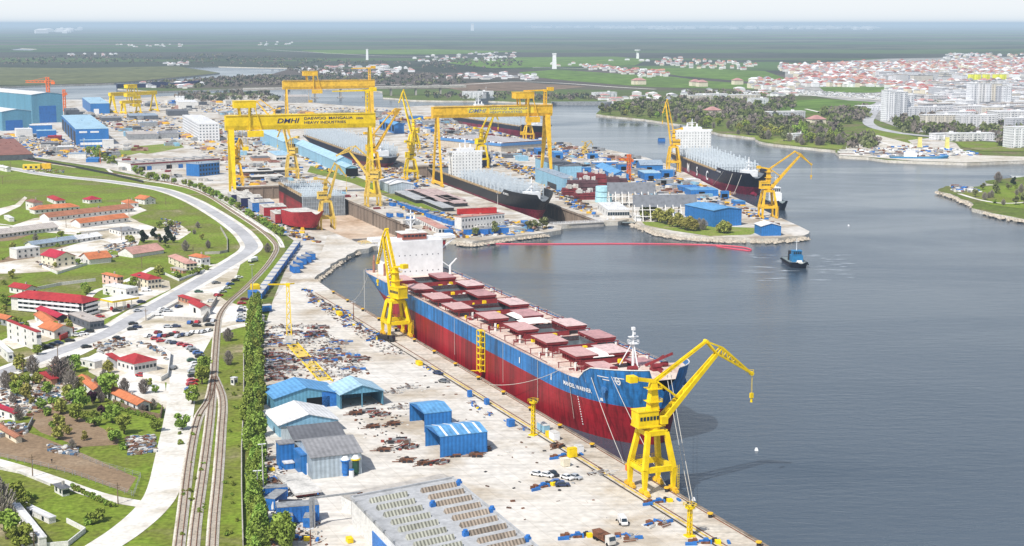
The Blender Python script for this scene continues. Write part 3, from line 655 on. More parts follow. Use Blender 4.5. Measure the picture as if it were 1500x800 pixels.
fm = MB(); fm.tube((268, 0, 24.6), (268, 0, 38.5), .5, .3); fm.box(268, 0, 33, 3.0, 3.0, .25); fm.box(268, 0, 35.5, 1.6, 3.6, .25); fm.box(268, 0, 38, 1.1, 1.1, 1.1)
fm.beam((268, 0, 34), (264, 3.4, 24.6), .35); fm.beam((268, 0, 34), (264, -3.4, 24.6), .35); fm.beam((268, 0, 34), (272, 0, 24.6), .35)
rail(fm, [(266.4, -1.6, 33.3), (266.4, 1.6, 33.3), (269.6, 1.6, 33.3), (269.6, -1.6, 33.3), (266.4, -1.6, 33.3)], 1.1, .12, 2); fm.box(268.8, 0, 36.5, .6, .8, .8)
fm.build('foremast', M_WHT, bulker)
def window_at(parent, x, y, z, w, h, ax, m=None, name='window'):
 """one small window pane set 4 cm proud of its wall; ax: normal axis sign string like '+x'"""
 mb = MB(); s = 1 if ax[0] == '+' else -1
 if ax[1] == 'x': mb.box(x + s * .03, y, z, .08, w, h)
 else: mb.box(x, y + s * .03, z, w, .08, h)
 return mb.build(name, m or M_GLS, parent)
acc = MB()
acc.box(16, 0, DZ, 20, 29, 9.0); acc.box(17, 0, DZ + 9, 18, 29, 9)
acc_o = acc.build('accommodation_block', M_WHT, bulker)
for k in range(6):
 zz = DZ + 2.2 + 2.75 * k
 for y in (-12, -9, -6, -3.2, 0, 3.2, 6, 9, 12):
  if (k * 7 + int(y)) % 3 == 0: window_at(acc_o, 26.0, y, zz, .5, .5, '+x')
br = MB(); br.box(19, 0, DZ + 18, 9, 45, .5); br.box(23.2, 0, DZ + 18.5, .25, 45, 1.1)
for sy in (-1, 1):
 br.box(19, sy * 22.4, DZ + 18.5, 8.6, .2, 1.1); br.beam((22.8, sy * 22, DZ + 18), (22.8, sy * 14.6, DZ + 12.5), .7, .6); br.box(15, sy * 18, DZ + 18.5, .2, 9, 1.1)
br.build('bridge_wings', M_WHT, bulker)
wh = MB(); wh.box(19.5, 0, DZ + 18.5, 9, 13, 3); wh.cm = 1; wh.box(19, 0, DZ + 21.5, 10, 14, .4); wh.box(19, 0, DZ + 21.9, 5, 5, 1.2)
who = wh.build('wheelhouse', [mat('red brown primer', (.30, .09, .06), .7, .3, .5), M_GEARW], bulker)
for y in (-5, -3, -1, 1, 3, 5): window_at(who, 24.0, y, DZ + 19.8, 1.5, 1.0, '+x')
ms = MB(); ms.tube((18, 0, DZ + 23), (18, 0, DZ + 33), .55, .3); ms.box(18, 0, DZ + 28, 1, 6, .3); ms.box(18, 0, DZ + 31, 1, 3.4, .3); ms.beam((18, -2.6, DZ + 28), (18, 0, DZ + 24), .3); ms.beam((18, 2.6, DZ + 28), (18, 0, DZ + 24), .3)
ms.tube((18, 2, DZ + 28.3), (18, 2, DZ + 30.2), .8, .3); ms.build('radar_mast', M_WHT, bulker)
fu = MB(); fu.frus(6, 0, DZ, 9, 12, 15, 7, 10); fu.cm = 1; fu.frus(6, 0, DZ + 15, 7.2, 10.2, 2.4, 6.6, 9)
for k in (-2, 0, 2): fu.tube((6, k, DZ + 17), (5.4, k, DZ + 19.5), .6)
fu.build('funnel', [mat('funnel blue', (.05, .14, .34), .5, .2, .5), M_DRK], bulker)
sg = MB()
for y, x in ((-17, 8), (-15, 20), (17, 8), (16, 20)):
 sg.tube((x, y, DZ), (x, y, DZ + 6), .7); sg.beam((x, y, DZ + 6), (x + (5 if x > 10 else -5), y * .9, DZ + 8), .7)
sg.box(3, -8, DZ, 3, 5, 2.4); sg.box(3, 8, DZ, 3, 5, 2.4); sg.tube((4, -13, DZ + 1), (4, -10, DZ + 1), 1)
sg.build('stern_crane', mat('brown primer', (.30, .14, .10), .7, .3, .5), bulker)
lb = MB(); lb.tube((9, 16.5, DZ + 5), (16, 16.5, DZ + 5), 1.4, .9); lb.beam((10, 15.5, DZ), (10, 15.5, DZ + 7), .4); lb.beam((15, 15.5, DZ), (15, 15.5, DZ + 7), .4)
lb.build('lifeboat', M_ORG, bulker)
sc = MB(); sc.tube((30, 17, DZ), (30, 17, DZ + 5), .6); sc.beam((30, 17, DZ + 5), (34, 19, DZ + 9), .6); sc.beam((30, 17, DZ + 4), (30, 13, DZ + 7), .4); sc.build('provision_crane', M_WHT, bulker)
st = MB(); xS = 123 + 52; yS = -B1 / 2 - 1.6
for dx in (-1.7, 1.7):
 for dy in (-1.1, 1.1): st.beam((xS + dx, yS + dy, LZ + 1.5), (xS + dx, yS + dy, DZ + 1.6), .28)
for k in range(8):
 z = LZ + 1.8 + k * 2.45
 st.box(xS, yS, z, 3.6, 2.4, .18)
 if k < 7: st.beam((xS + (-1.5 if k % 2 else 1.5), yS, z), (xS + (1.5 if k % 2 else -1.5), yS, z + 2.45), .9, .15)
st.beam((xS - 2, yS - 1, LZ + 1.5), (xS + 6 - 14, yS - 1, LZ + .4), 1.0, .2)
tw = st.build('stair_tower', M_YEL); tw.location = (*Q(-52, 25.4), 0); tw.rotation_euler = (0, 0, A1)
tag(tw, 'tall yellow scaffold stair tower standing on the quay against the red and blue hull', 'stair tower')
M_LET = mat('white lettering', (.8, .8, .8), .6, .03, 1)
def hull_text(s, size, x_start, z, side, parent, hbf, name='ship_name', mtl=None, off=.16, sx=1.15):
 """letters laid on the curved side, one strip of text mapped point by point"""
 cu = bpy.data.curves.new(name, 'FONT'); cu.body = s; cu.size = size; cu.offset = size * .02
 t = bpy.data.objects.new(name, cu); COL.objects.link(t); bpy.context.view_layer.update()
 me = bpy.data.meshes.new_from_object(t); COL.objects.unlink(t); bpy.data.objects.remove(t)
 bm = bmesh.new(); bm.from_mesh(me)
 for v in bm.verts:
  x = x_start + v.co.x * sx; zz = z + v.co.y; v.co = Vector((x, side * (hbf(x, zz) + off), zz))
 bm.to_mesh(me); bm.free(); me.materials.clear(); me.materials.append(mtl or M_LET)
 o = bpy.data.objects.new(name, me); COL.objects.link(o); o.parent = parent; return o
hull_text('MANDEL WARNER', 2.2, 254, 16.8, -1, bulker, hb1, off=.3, sx=.9)
em = MB(); ex, ez = 283.2, 23.6
def hp(x, z): return (x, -(hb1(x, z) + .14), z)
for k in range(20):
 a0, a1 = 2 * math.pi * k / 20, 2 * math.pi * (k + 1) / 20
 em.quad(hp(ex + .9 * math.cos(a0), ez + 1.5 * math.sin(a0)), hp(ex + .9 * math.cos(a1), ez + 1.5 * math.sin(a1)), hp(ex + .62 * math.cos(a1), ez + 1.05 * math.sin(a1)), hp(ex + .62 * math.cos(a0), ez + 1.05 * math.sin(a0)))
for a in (.8, 2.35):
 c, s = math.cos(a), math.sin(a); em.quad(hp(ex - .7 * c - .1, ez - 1.1 * s), hp(ex - .7 * c + .1, ez - 1.1 * s), hp(ex + .7 * c + .1, ez + 1.1 * s), hp(ex + .7 * c - .1, ez + 1.1 * s))
for x0_, x1_, z_ in ((275.5, 280.2, 24.2), (277.5, 280.2, 23.2), (282.1, 285.6, 24.6), (282.1, 284.2, 23.4)):
 for j in range(6):
  xa, xb = x0_ + (x1_ - x0_) * j / 6, x0_ + (x1_ - x0_) * (j + 1) / 6; em.quad(hp(xa, z_), hp(xb, z_), hp(xb, z_ + .35), hp(xa, z_ + .35))
em.build('emblem', M_LET, bulker)
dm = MB()
for x_ in (212.5, 243): dm.quad(hp(x_, 16), hp(x_ + .8, 16), hp(x_ + .8, 18.4), hp(x_, 18.4))
for k in range(12): dm.quad(hp(262.0, 3 + k * .95), hp(262.5, 3 + k * .95), hp(262.5, 3.5 + k * .95), hp(262.0, 3.5 + k * .95))
dm.quad(hp(274, 14.6), hp(275.2, 14.6), hp(275.2, 15.8), hp(274, 15.8)); dm.build('draft_marks', M_LET, bulker)
an = MB()
for sy in (-1, 1):
 an.tube((277, sy * (hb1(277, 19) - .6), 19.4), (277.6, sy * (hb1(277, 19) + 1.0), 19.4), 1.25); an.beam((277.6, sy * (hb1(277, 19) + 1.0), 19.4), (277.7, sy * (hb1(277, 19) + 1.0), 16.5), .7)
an.build('anchor_pocket', mat('anchor blue', (.05, .16, .36), .5, .2, 1), bulker)
M_ROPE = mat('mooring rope', (.55, .52, .46), .9, .1, 1)
def rope(a, b, sag, label, group=None, r=.11, name='mooring_line'):
 a, b = Vector(a), Vector(b); mb = MB(); pts = []
 for i in range(11):
  t = i / 10; p = a.lerp(b, t); p.z -= sag * 4 * t * (1 - t); pts.append(p)
 for p, q in zip(pts, pts[1:]): mb.tube(p, q, r, n=4)
 return tag(mb.build(name, M_ROPE), label, 'rope', group)
def S1(x, y, z):
 p = Q(x - 52, 25.4 + y); return (p[0], p[1], z)
rope(S1(272, -hb1(272, 22) - .2, 23), (*Q(262, -1.2), LZ + .6), 1, 'white mooring rope hanging down from the bow near the ship name')
rope(S1(250, -hb1(250, 21) - .2, 21), (*Q(142, -1.5), LZ + .6), 2, 'long mooring rope running aft from the bow along the quay side')
rope(S1(281, -hb1(281, 24), 25), (*Q(292, -1), LZ + .6), 1.0, 'mooring rope from the bow to the quay behind the near crane')
rope(S1(286, 4, 26), (*Q(306, -.8), LZ + .6), 1.0, 'left one of two white ropes falling from the stem to the quay')
rope(S1(286.5, 5.2, 26), (*Q(308, -.8), LZ + .6), .6, 'right one of two white ropes falling from the stem to the quay')
rope(S1(.5, -20, 21), (*Q(-30, -1.2), LZ + .5), 1, 'mooring rope hanging from the stern corner of the bulk carrier')
rope(S1(.5, -17, 21), (*Q(-62, -1.2), LZ + .5), 6, 'slack mooring rope looping from the stern towards the far quay')
M_THIN = M_ROPE
for x_, l_ in ((140, 'thin rope hanging down the hull left of the stair tower'), (196, 'thin rope hanging down the hull right of the stair tower'), (231, 'thin rope hanging down the red hull amidships near the bow'), (258, 'thin rope hanging down the hull below the ship name')):
 rope(S1(x_, -hb1(x_, 20) - .25, 20.6), S1(x_ + .4, -hb1(x_, 6) - .35, 4.5), 0, l_, r=.07, name='hanging_rope')
M_GUIDE = mat('pale grey cell guide paint', (.62, .68, .72), .6, .12, .6)
M_NAVY = vcol_mat('navy container ship hull', (.25, .012, .05), (.012, .012, .035), 7.5)
M_BLKH = vcol_mat('black container ship hull', (.22, .012, .04), (.010, .011, .018), 4.0)
def cell_guides(root, x0, x1, hbf, z, dx=10.6, h=10, dense=2.6, m=None, name='lashing_bridge', wfac=.94):
 x = x0; k = 0
 while x < x1:
  mb = MB(); w = max(4, hbf(x, z) * wfac); n = int(2 * w / dense); y0 = -n * dense / 2
  for ox in (0, 2.4):
   for i in range(n + 1):
    y = y0 + i * dense; hh = h * (.62 + .38 * ((i * 7 + k * 3) % 5) / 4)
    mb.beam((x + ox, y, z), (x + ox, y, z + hh), .42, .42)
   for zz in (2.6, 5.2, 7.8):
    if zz < h * .8: mb.beam((x + ox, y0, z + zz), (x + ox, -y0, z + zz), .38, .3)
  for i in range(0, n + 1, 2): mb.box(x + 1.1, y0 + i * dense, z + 2.5, 2.4, .3, .25)
  mb.build(name, m or M_GUIDE, root); x += dx; k += 1
def cship(label, P_, ang, L, B, dz, house_x=None, hull=None, guides=(.2, .86), fcz=4, name_txt=None, big=None, group=None, zmin=-1, house=None, gh=10, bulb=True, rails=True, rise=.86):
 root = thing('container_ship', label, 'ship', (P_[0], P_[1], 0), ang, group)
 def top(x):
  q = x / L
  return dz + .8 if q < rise - .02 else dz + .8 + min(1, (q - rise + .02) / .025) * fcz
 mb, hbf, stem, xs = hull_mesh(L, B, top, zmin, dz, .24, .25, .7, rake=.05, sternfull=.85)
 if bulb: mb.tube((L * .90, 0, zmin + 2), (L * .985, 0, zmin + 2.5), 3.4, 1.4, n=10)
 mb.build('hull', hull or M_NAVY, root)
 deck_mesh(hbf, stem, .4, L * .97, dz, ()).build('main_deck', mat('dusty deck', (.17, .19, .21), .8, .3, .15, sc2=1), root)
 cell_guides(root, L * guides[0], L * guides[1], hbf, dz + .05, h=gh)
 if rails:
  r = MB()
  for sy in (-1, 1):
   for x in range(int(L * .1), int(L * rise), 5):
    y = sy * (hbf(x, dz) - .9); r.box(x, y, dz, 1.6, 1.2, 2.4)
   pts = [(x, sy * (hbf(x, dz) - .3), dz + .8) for x in range(int(L * .05), int(L * rise), 10)]
   rail(r, pts, 1.2, .2, 5)
  r.build('side_passage_frames', mat('ochre primer', (.50, .36, .20), .8, .25, .5), root)
 f = MB(); f.box(L * .9, 0, dz, 9, B * .35, 5.5); f.tube((L * .9, 0, dz + 5), (L * .9, 0, dz + 17), .7, .4); f.box(L * .9, 0, dz + 12, 2, 5, .4); f.box(L * .9, 0, dz + 9, 3, 3, .4)
 f.beam((L * .9, 0, dz + 10), (L * .88, 3, dz + 5), .4); f.beam((L * .9, 0, dz + 10), (L * .88, -3, dz + 5), .4)
 f.build('foremast', M_WHT, root)
 if house:
  hx, hl, hh, hw = house
  a = MB(); a.box(hx, 0, dz, hl, hw, hh); ao = a.build('accommodation_block', facade('ship house', (.80, .80, .78), (.10, .11, .12), 3.0, 2.8, .22), root)
  b_ = MB(); b_.box(hx + 1, 0, dz + hh, hl * .7, B * .98, .5); b_.box(hx + 1, 0, dz + hh + .5, hl * .6, hw * .5, 3.2); b_.box(hx + 1 + hl * .35, 0, dz + hh + .5, .3, B * .98, 1.2)
  for sy in (-1, 1): b_.beam((hx + 2, sy * B * .47, dz + hh), (hx + 2, sy * hw / 2, dz + hh - 6), .8)
  b_.tube((hx, 0, dz + hh + 3), (hx, 0, dz + hh + 12), .7, .4); b_.box(hx, 0, dz + hh + 8, 1, 8, .4); b_.tube((hx, -5, dz + hh + 3), (hx, -5, dz + hh + 8), .9, .5); b_.tube((hx, 5, dz + hh + 3), (hx, 5, dz + hh + 7), 1.1, .7)
  b_.build('bridge', M_WHT, root)
 if name_txt: hull_text(name_txt, 2.3, L * (rise + .008), dz + fcz - 3, -1, root, hbf, off=.9, sx=.95)
 if big:
  for ch, xx in big: hull_text(ch, 11.5, xx, dz - 9.4, -1, root, hbf, 'hull_letter', off=.7, sx=1.1)
 return root, hbf, stem
pS = G(971, 221, 17); pB = G(1127, 259, 22)
qa, qb = G(1000, 252), G(1111, 300)
aM = math.atan2(qb[1] - qa[1], qb[0] - qa[0])
LM = 290; BM = 40
hx_, hy_ = math.cos(aM), math.sin(aM)
nx_, ny_ = -hy_, hx_
tS = (pS[0] - qa[0]) * hx_ + (pS[1] - qa[1]) * hy_
oM = (qa[0] + hx_ * tS + nx_ * (BM / 2 + 1.2), qa[1] + hy_ * tS + ny_ * (BM / 2 + 1.2))
LM = (pB[0] - oM[0]) * hx_ + (pB[1] - oM[1]) * hy_
print('MSC len', LM, 'ang', math.degrees(aM)); LM -= 46
msc, hbM, stM = cship('long navy container ship with white house and big white letters MSC at the far quay', oM, aM, LM, BM, 15, house=(30, 16, 25, 36), guides=(.15, .80), fcz=4.5, rise=.78, gh=11,
 name_txt='MSC ALGHERO', big=(('M', LM * .36), ('S', LM * .50), ('C', LM * .64)))
for i_, (f_, l_) in enumerate(((.86, 'mooring rope slanting down from the navy ship name to the quay'), (.93, 'mooring rope from the navy bow left of the orange crane'), (.97, 'mooring rope from the navy bow just behind the orange crane'))):
 x_ = LM * f_; p_ = Vector((oM[0] + hx_ * x_ - nx_ * hbM(x_, 18), oM[1] + hy_ * x_ - ny_ * hbM(x_, 18), 18.5))
 e_ = (oM[0] + hx_ * (x_ + (-25, 2, 18)[i_]) - nx_ * (BM / 2 + 3), oM[1] + hy_ * (x_ + (-25, 2, 18)[i_]) - ny_ * (BM / 2 + 3), LZ + .5)
 rope(p_, e_, .5, l_, r=.2)
pb2 = PB2; L2 = 300
a2 = AL
B2 = 34
dr = (math.cos(a2), math.sin(a2)); t_ = (pb2[0] - D2l[0]) * dr[0] + (pb2[1] - D2l[1]) * dr[1]; o2 = frame2(D2l, t_ - L2, B2 / 2 + 1.3, AL)
s2, hb2, st2 = cship('black container ship filling the dry dock under the right goliath crane', o2, a2, L2, B2, 10.5, house=(82, 14, 22, 28), guides=(.38, .85), hull=M_BLKH, fcz=5.4, name_txt='MSC MADRID', zmin=-7, rise=.83)
# ================================================================ cranes
def luffing(label, base, rail_a, az, m, H=22, S=1.0, r_tip=23, z_tip=50, jib=(36, 42), tail=(19, 55), group=None, open_tower=False, cab=True, hook=None):
 """level-luffing portal crane. base: centre on the ground, rail_a rail direction, az direction of the boom (world)"""
 root = thing('portal_crane', label, 'crane', (*base, LZ), rail_a, group)
 w = 5.0 * S; tw_ = 3.2 * S; zk = H * .40; legs = MB
 for i in (-1, 1):
  for j in (-1, 1):
   l = MB(); l.beam((i * w, j * w, 1.6), (i * w, j * w, zk), 1.1 * S, 1.1 * S, 1.7 * S, 1.7 * S); l.beam((i * w, j * w, zk), (i * tw_, j * tw_, H - .8), 1.6 * S, 1.6 * S, 1.4 * S, 1.4 * S)
   l.build('leg', m, root)
 rg = MB()
 for i in (-1, 1): rg.beam((i * w, -w, zk), (i * w, w, zk), 1.1 * S, 1.7 * S); rg.beam((-w, i * w, zk), (w, i * w, zk), 1.1 * S, 1.7 * S)
 for i in (-1, 1): rg.beam((i * tw_, -tw_, H - .8), (i * tw_, tw_, H - .8), 1.2 * S, 1.5 * S); rg.beam((-tw_, i * tw_, H - .8), (tw_, i * tw_, H - .8), 1.2 * S, 1.5 * S)
 rg.box(0, 0, H - .6, 2 * tw_ + .6, 2 * tw_ + .6, .5); rg.tube((0, 0, H - .3), (0, 0, H + .9), 2.6 * S, n=14)
 rail(rg, [(-w, -w - .5 * S, zk + .85 * S), (w, -w - .5 * S, zk + .85 * S)], 1.1, .1, 2); rail(rg, [(-w - .5 * S, -w, zk + .85 * S), (-w - .5 * S, w, zk + .85 * S)], 1.1, .1, 2)
 rg.build('portal_frame', m, root)
 for j in (-1, 1):
  b = MB()
  for i in (-1, 1):
   b.box(i * w, j * w, 1.0, 4.6 * S, .9 * S, .9 * S)
   for k in (-1, 1):
    b.box(i * w + k * 1.7 * S, j * w, .5, 2.6 * S, 1.1 * S, .8)
    for q in (-1, 1): b.tube((i * w + k * 1.7 * S + q * .75 * S, j * w - .35, .45), (i * w + k * 1.7 * S + q * .75 * S, j * w + .35, .45), .45, n=8)
  b.build('bogie', M_ORY if m is M_YEL else m, root)
 ld = MB(); ld.beam((w + 1, w + .9, 1), (w + 1, w + .9, zk + 1), .12); ld.beam((w + 1, w + 1.5, 1), (w + 1, w + 1.5, zk + 1), .12)
 for k in range(int(zk / .8)): ld.beam((w + 1, w + .9, 1.4 + k * .8), (w + 1, w + 1.5, 1.4 + k * .8), .1)
 ld.build('ladder', m, root)
 sl = bpy.data.objects.new('slewing_upper', None); COL.objects.link(sl)
 a = az - rail_a
 hz = H + .9; mh = MB()
 mh.box(-1.5 * S, 0, hz, 9.5 * S, 5.4 * S, .5); mh.box(-2.6 * S, 0, hz + .5, 7.0 * S, 5.0 * S, 4.6 * S); mh.box(-2.6 * S, 0, hz + .5 + 4.6 * S, 7.4 * S, 5.4 * S, .25)
 rail(mh, [(-6.2 * S, -2.6 * S, hz + .75 + 4.6 * S), (1 * S, -2.6 * S, hz + .75 + 4.6 * S), (1 * S, 2.6 * S, hz + .75 + 4.6 * S)], 1, .1, 2)
 tt = zT = z_tip - 0  # readability
 col_top = hz + .5 + 4.6 * S + 9.0 * S
 house = mh.build('machinery_house', m, root); house.rotation_euler = (0, 0, a)
 if cab:
  for k in range(6):
   wb = MB(); wb.box(-5.2 * S + k * 1.15 * S, -2.55 * S, hz + 2.4 * S, .8 * S, .12, 1.2 * S); wb.build('window', M_GLS, house)
  for k in range(6):
   wb = MB(); wb.box(-5.2 * S + k * 1.15 * S, 2.55 * S, hz + 2.4 * S, .8 * S, .12, 1.2 * S); wb.build('window', M_GLS, house)
  cb = MB(); cb.box(2.4 * S, -2.9 * S, hz + 1, 2.2 * S, 1.8 * S, 2.4 * S); c_o = cb.build('driver_cab', m, root); c_o.rotation_euler = (0, 0, a)
  wb = MB(); wb.box(3.52 * S, -2.9 * S, hz + 1 + 1.1 * S, .1, 1.5 * S, 1.1 * S); wb.build('window', M_GLS, c_o)
 tw2 = MB()
 if open_tower: tw2.lattice((0, 0, hz + .5 + 4.6 * S), (0, 0, col_top), 3 * S, 3 * S, 2.6, .4 * S, 2 * S, 2 * S)
 else:
  tw2.frus(0, 0, hz + .5 + 4.6 * S, 3.2 * S, 3.0 * S, col_top - hz - .5 - 4.6 * S, 1.9 * S, 2.1 * S)
  for q in (.3, .75): zz = hz + 5 * S + (col_top - hz - 5 * S) * q; tw2.box(0, 0, zz, 4.6 * S, 4.4 * S, .18); rail(tw2, [(-2.3 * S, -2.2 * S, zz), (2.3 * S, -2.2 * S, zz), (2.3 * S, 2.2 * S, zz)], 1, .1, 2)
 o = tw2.build('tower', m, root); o.rotation_euler = (0, 0, a)
 zt = z_tip - LZ; ft = (2.6 * S, 0, hz + 1.0)
 bm_ = MB(); B_ = (r_tip, 0, zt)
 bm_.beam((ft[0], -1.5 * S, ft[2]), (B_[0], -.6 * S, B_[2]), .55 * S, 1.7 * S, .45 * S, 1.1 * S); bm_.beam((ft[0], 1.5 * S, ft[2]), (B_[0], .6 * S, B_[2]), .55 * S, 1.7 * S, .45 * S, 1.1 * S)
 nb = 11
 for k in range(nb + 1):
  t = k / nb; x_ = ft[0] + (B_[0] - ft[0]) * t; z_ = ft[2] + (B_[2] - ft[2]) * t; ww = 1.5 * S + (.6 - 1.5) * S * t; bm_.beam((x_, -ww, z_), (x_, ww, z_), .4 * S)
  if k < nb:
   t2 = (k + 1) / nb; w2 = 1.5 * S + (.6 - 1.5) * S * t2; s_ = 1 if k % 2 else -1
   bm_.beam((x_, s_ * ww, z_), (ft[0] + (B_[0] - ft[0]) * t2, -s_ * w2, ft[2] + (B_[2] - ft[2]) * t2), .3 * S)
 o = bm_.build('boom', m, root); o.rotation_euler = (0, 0, a)
 T = Vector((jib[0], 0, jib[1] - LZ)); K = Vector((tail[0], 0, tail[1] - LZ)); Bv = Vector(B_); jb = MB()
 hump = K + (T - K) * .33 + Vector((0, 0, 1.6 * S))
 for sy in (-1, 1):
  d = Vector((0, sy * .8 * S, 0)); e = Vector((0, sy * .45 * S, 0))
  jb.beam(K + d, hump + d, .5 * S); jb.beam(hump + d, T + e, .5 * S); jb.beam(K + d, Bv + d, .45 * S); jb.beam(Bv + d, T + e, .5 * S); jb.beam(hump + d, Bv + d, .4 * S)
  for k in range(1, 7):
   t = k / 7; p = (Bv + d).lerp(T + e, t); q = (hump + d).lerp(T + e, t); jb.beam(p, q, .28 * S); jb.beam(p, (hump + d).lerp(T + e, (k - 1) / 7), .25 * S)
 for k in range(8):
  t = k / 7; p = (Bv + Vector((0, .8 * S, 0))).lerp(T + Vector((0, .45 * S, 0)), t); jb.beam(p, (p.x, -p.y, p.z), .28 * S)
 jb.tube((T.x, -.6 * S, T.z), (T.x, .6 * S, T.z), .7 * S, n=10); jb.tube((K.x, -.9 * S, K.z), (K.x, .9 * S, K.z), .6 * S, n=10); rail(jb, [(T.x - 2 * S, 0, T.z + .3), (T.x + .8 * S, 0, T.z + .1)], 1, .12, 1)
 o = jb.build('fly_jib', m, root); o.rotation_euler = (0, 0, a)
 tp = Vector((0.6 * S, 0, col_top)); tie = MB(); tie.lattice(tp, K, 1.0 * S, .7 * S, 2.4, .32 * S, .7 * S, .5 * S); o = tie.build('tie_bar', m, root); o.rotation_euler = (0, 0, a)
 cw = MB()
 for sy in (-1, 1): cw.beam(tp + Vector((0, sy * .9 * S, 0)), (-7.6 * S, sy * .9 * S, col_top + 1.6 * S), .55 * S, .9 * S)
 cw.box(-7.4 * S, 0, col_top + .4 * S, 2.6 * S, 3.0 * S, 2.0 * S)
 mid = Vector(ft).lerp(Bv, .32)
 for sy in (-1, 1): cw.beam(tp + Vector((.8 * S, sy * .8 * S, -.3)), mid + Vector((0, sy * .8 * S, .6)), .5 * S)
 o = cw.build('counterweight_lever', m, root); o.rotation_euler = (0, 0, a)
 hk = MB(); L_ = hook or 8
 for sy in (-.25, .25): hk.beam((T.x + .3, sy, T.z), (T.x + .3, sy, T.z - L_), .07)
 hk.box(T.x + .3, 0, T.z - L_ - 1.6, 1.1 * S, .8 * S, 1.6); hk.tube((T.x + .3, 0, T.z - L_ - 1.6), (T.x + .3, 0, T.z - L_ - 3), .25, .45, n=6)
 o = hk.build('hook_block', m, root); o.rotation_euler = (0, 0, a)
 COL.objects.unlink(sl); bpy.data.objects.remove(sl)
 return root
def az_n(base, rail_a, az, r):  return (base[0] + math.cos(az) * r, base[1] + math.sin(az) * r)
def crane_px(label, basepx, rail_a, az, m, top_row, boom, jib, tail, S=1, group=None, **k):
 """boom, jib, tail: (radius in m, image row) -> heights"""
 b = G(*basepx); f = lambda r, row: zat(az_n(b, rail_a, az, r), row)
 H = zat(b, top_row) - LZ
 return luffing(label, b, rail_a, az, m, H, S, boom[0], f(*boom), (jib[0], f(*jib)), (tail[0], f(*tail)), group, **k)
AN = A1 + math.pi / 2
b1 = Q(288.8, -5.1); f1 = lambda r, row: zat(az_n(b1, 0, AN, r), row)
luffing('bright yellow portal crane with cab windows on the quay beside the blue and red bow', b1, A1, AN, M_YEL, zat(b1, 627) - LZ, 1.0, 22.5, f1(22.5, 518), (35.5, f1(35.5, 547)), (18.6, f1(18.6, 500)), hook=6.5)
b2 = Q(33, -5.1); az2 = RAD(128)
f2 = lambda r, row: zat(az_n(b2, 0, az2, r), row)
luffing('bright yellow portal crane with raised lattice boom in front of the white ship bridge', b2, A1, az2, M_YEL, zat(b2, 438) - LZ, 1.0, 9.5, f2(9.5, 347), (15, f2(15, 385)), (7, f2(7, 336)), open_tower=False)
A3 = RAD(-71)
crane_px('pale yellow portal crane among the red hull sections beside the first dry dock', (478, 335), A3, RAD(20), M_PAL, 293, (9, 244), (15, 258), (7, 239), .95)
crane_px('pale lattice portal crane with its jib reaching left, right of the first dry dock', (546, 302), A3, RAD(165), M_PAL, 262, (19, 222), (30, 228), (14, 214), 1.0, open_tower=True)
crane_px('old orange portal crane with a rusty boom reaching up to the right behind the dock', (547, 268), A3, RAD(35), M_ORY, 222, (24, 170), (30, 160), (22, 162), 1.05, open_tower=True)
crane_px('pale yellow portal crane with a steep lattice boom beyond the first dry dock', (428, 262), A3, RAD(150), M_PAL, 226, (10, 182), (16, 200), (8, 178), 1.0, open_tower=True)
crane_px('orange yellow portal crane standing just inside the left leg of the goliath crane', (347, 272), A3, RAD(70), M_ORY, 238, (8, 205), (14, 218), (7, 203), .95)
crane_px('faded portal crane behind the yellow goliath beam, jib pointing left', (403, 205), A3, RAD(170), M_ORY, 178, (22, 150), (32, 156), (18, 146), 1.0)
crane_px('orange yellow portal crane by the white ship house, boom folded', (602, 262), A3, RAD(60), M_YEL, 232, (7, 192), (12, 208), (6, 188), 1.0)
crane_px('yellow portal crane with a tall boom raised left over the far shed roofs', (606, 218), A3, RAD(160), M_YEL, 196, (14, 140), (18, 150), (12, 132), 1.1)
crane_px('yellow portal crane under the right goliath beam, boom raised to the right', (705, 246), A3, RAD(40), M_YEL, 212, (18, 165), (22, 175), (15, 155), 1.05)
crane_px('orange portal crane under the trolley of the right goliath crane', (774, 204), A3, RAD(100), M_ORY, 184, (10, 152), (16, 160), (8, 148), 1.0)
crane_px('tall orange portal crane at the navy ship stern with its boom nearly upright', (986, 252), aM, RAD(178), M_ORY, 214, (8.5, 152), (11, 165), (7, 146), 1.05)
crane_px('orange portal crane near the peninsula tip with its jib hanging over the navy bow', (1124, 319), aM, RAD(8), M_ORY, 278, (24, 228), (33, 241), (20, 222), 1.05)
crane_px('small pale portal crane alone on the far right yard quay', (857, 226), A3, RAD(30), M_PAL, 219, (8, 208), (10, 212), (7, 206), .5)
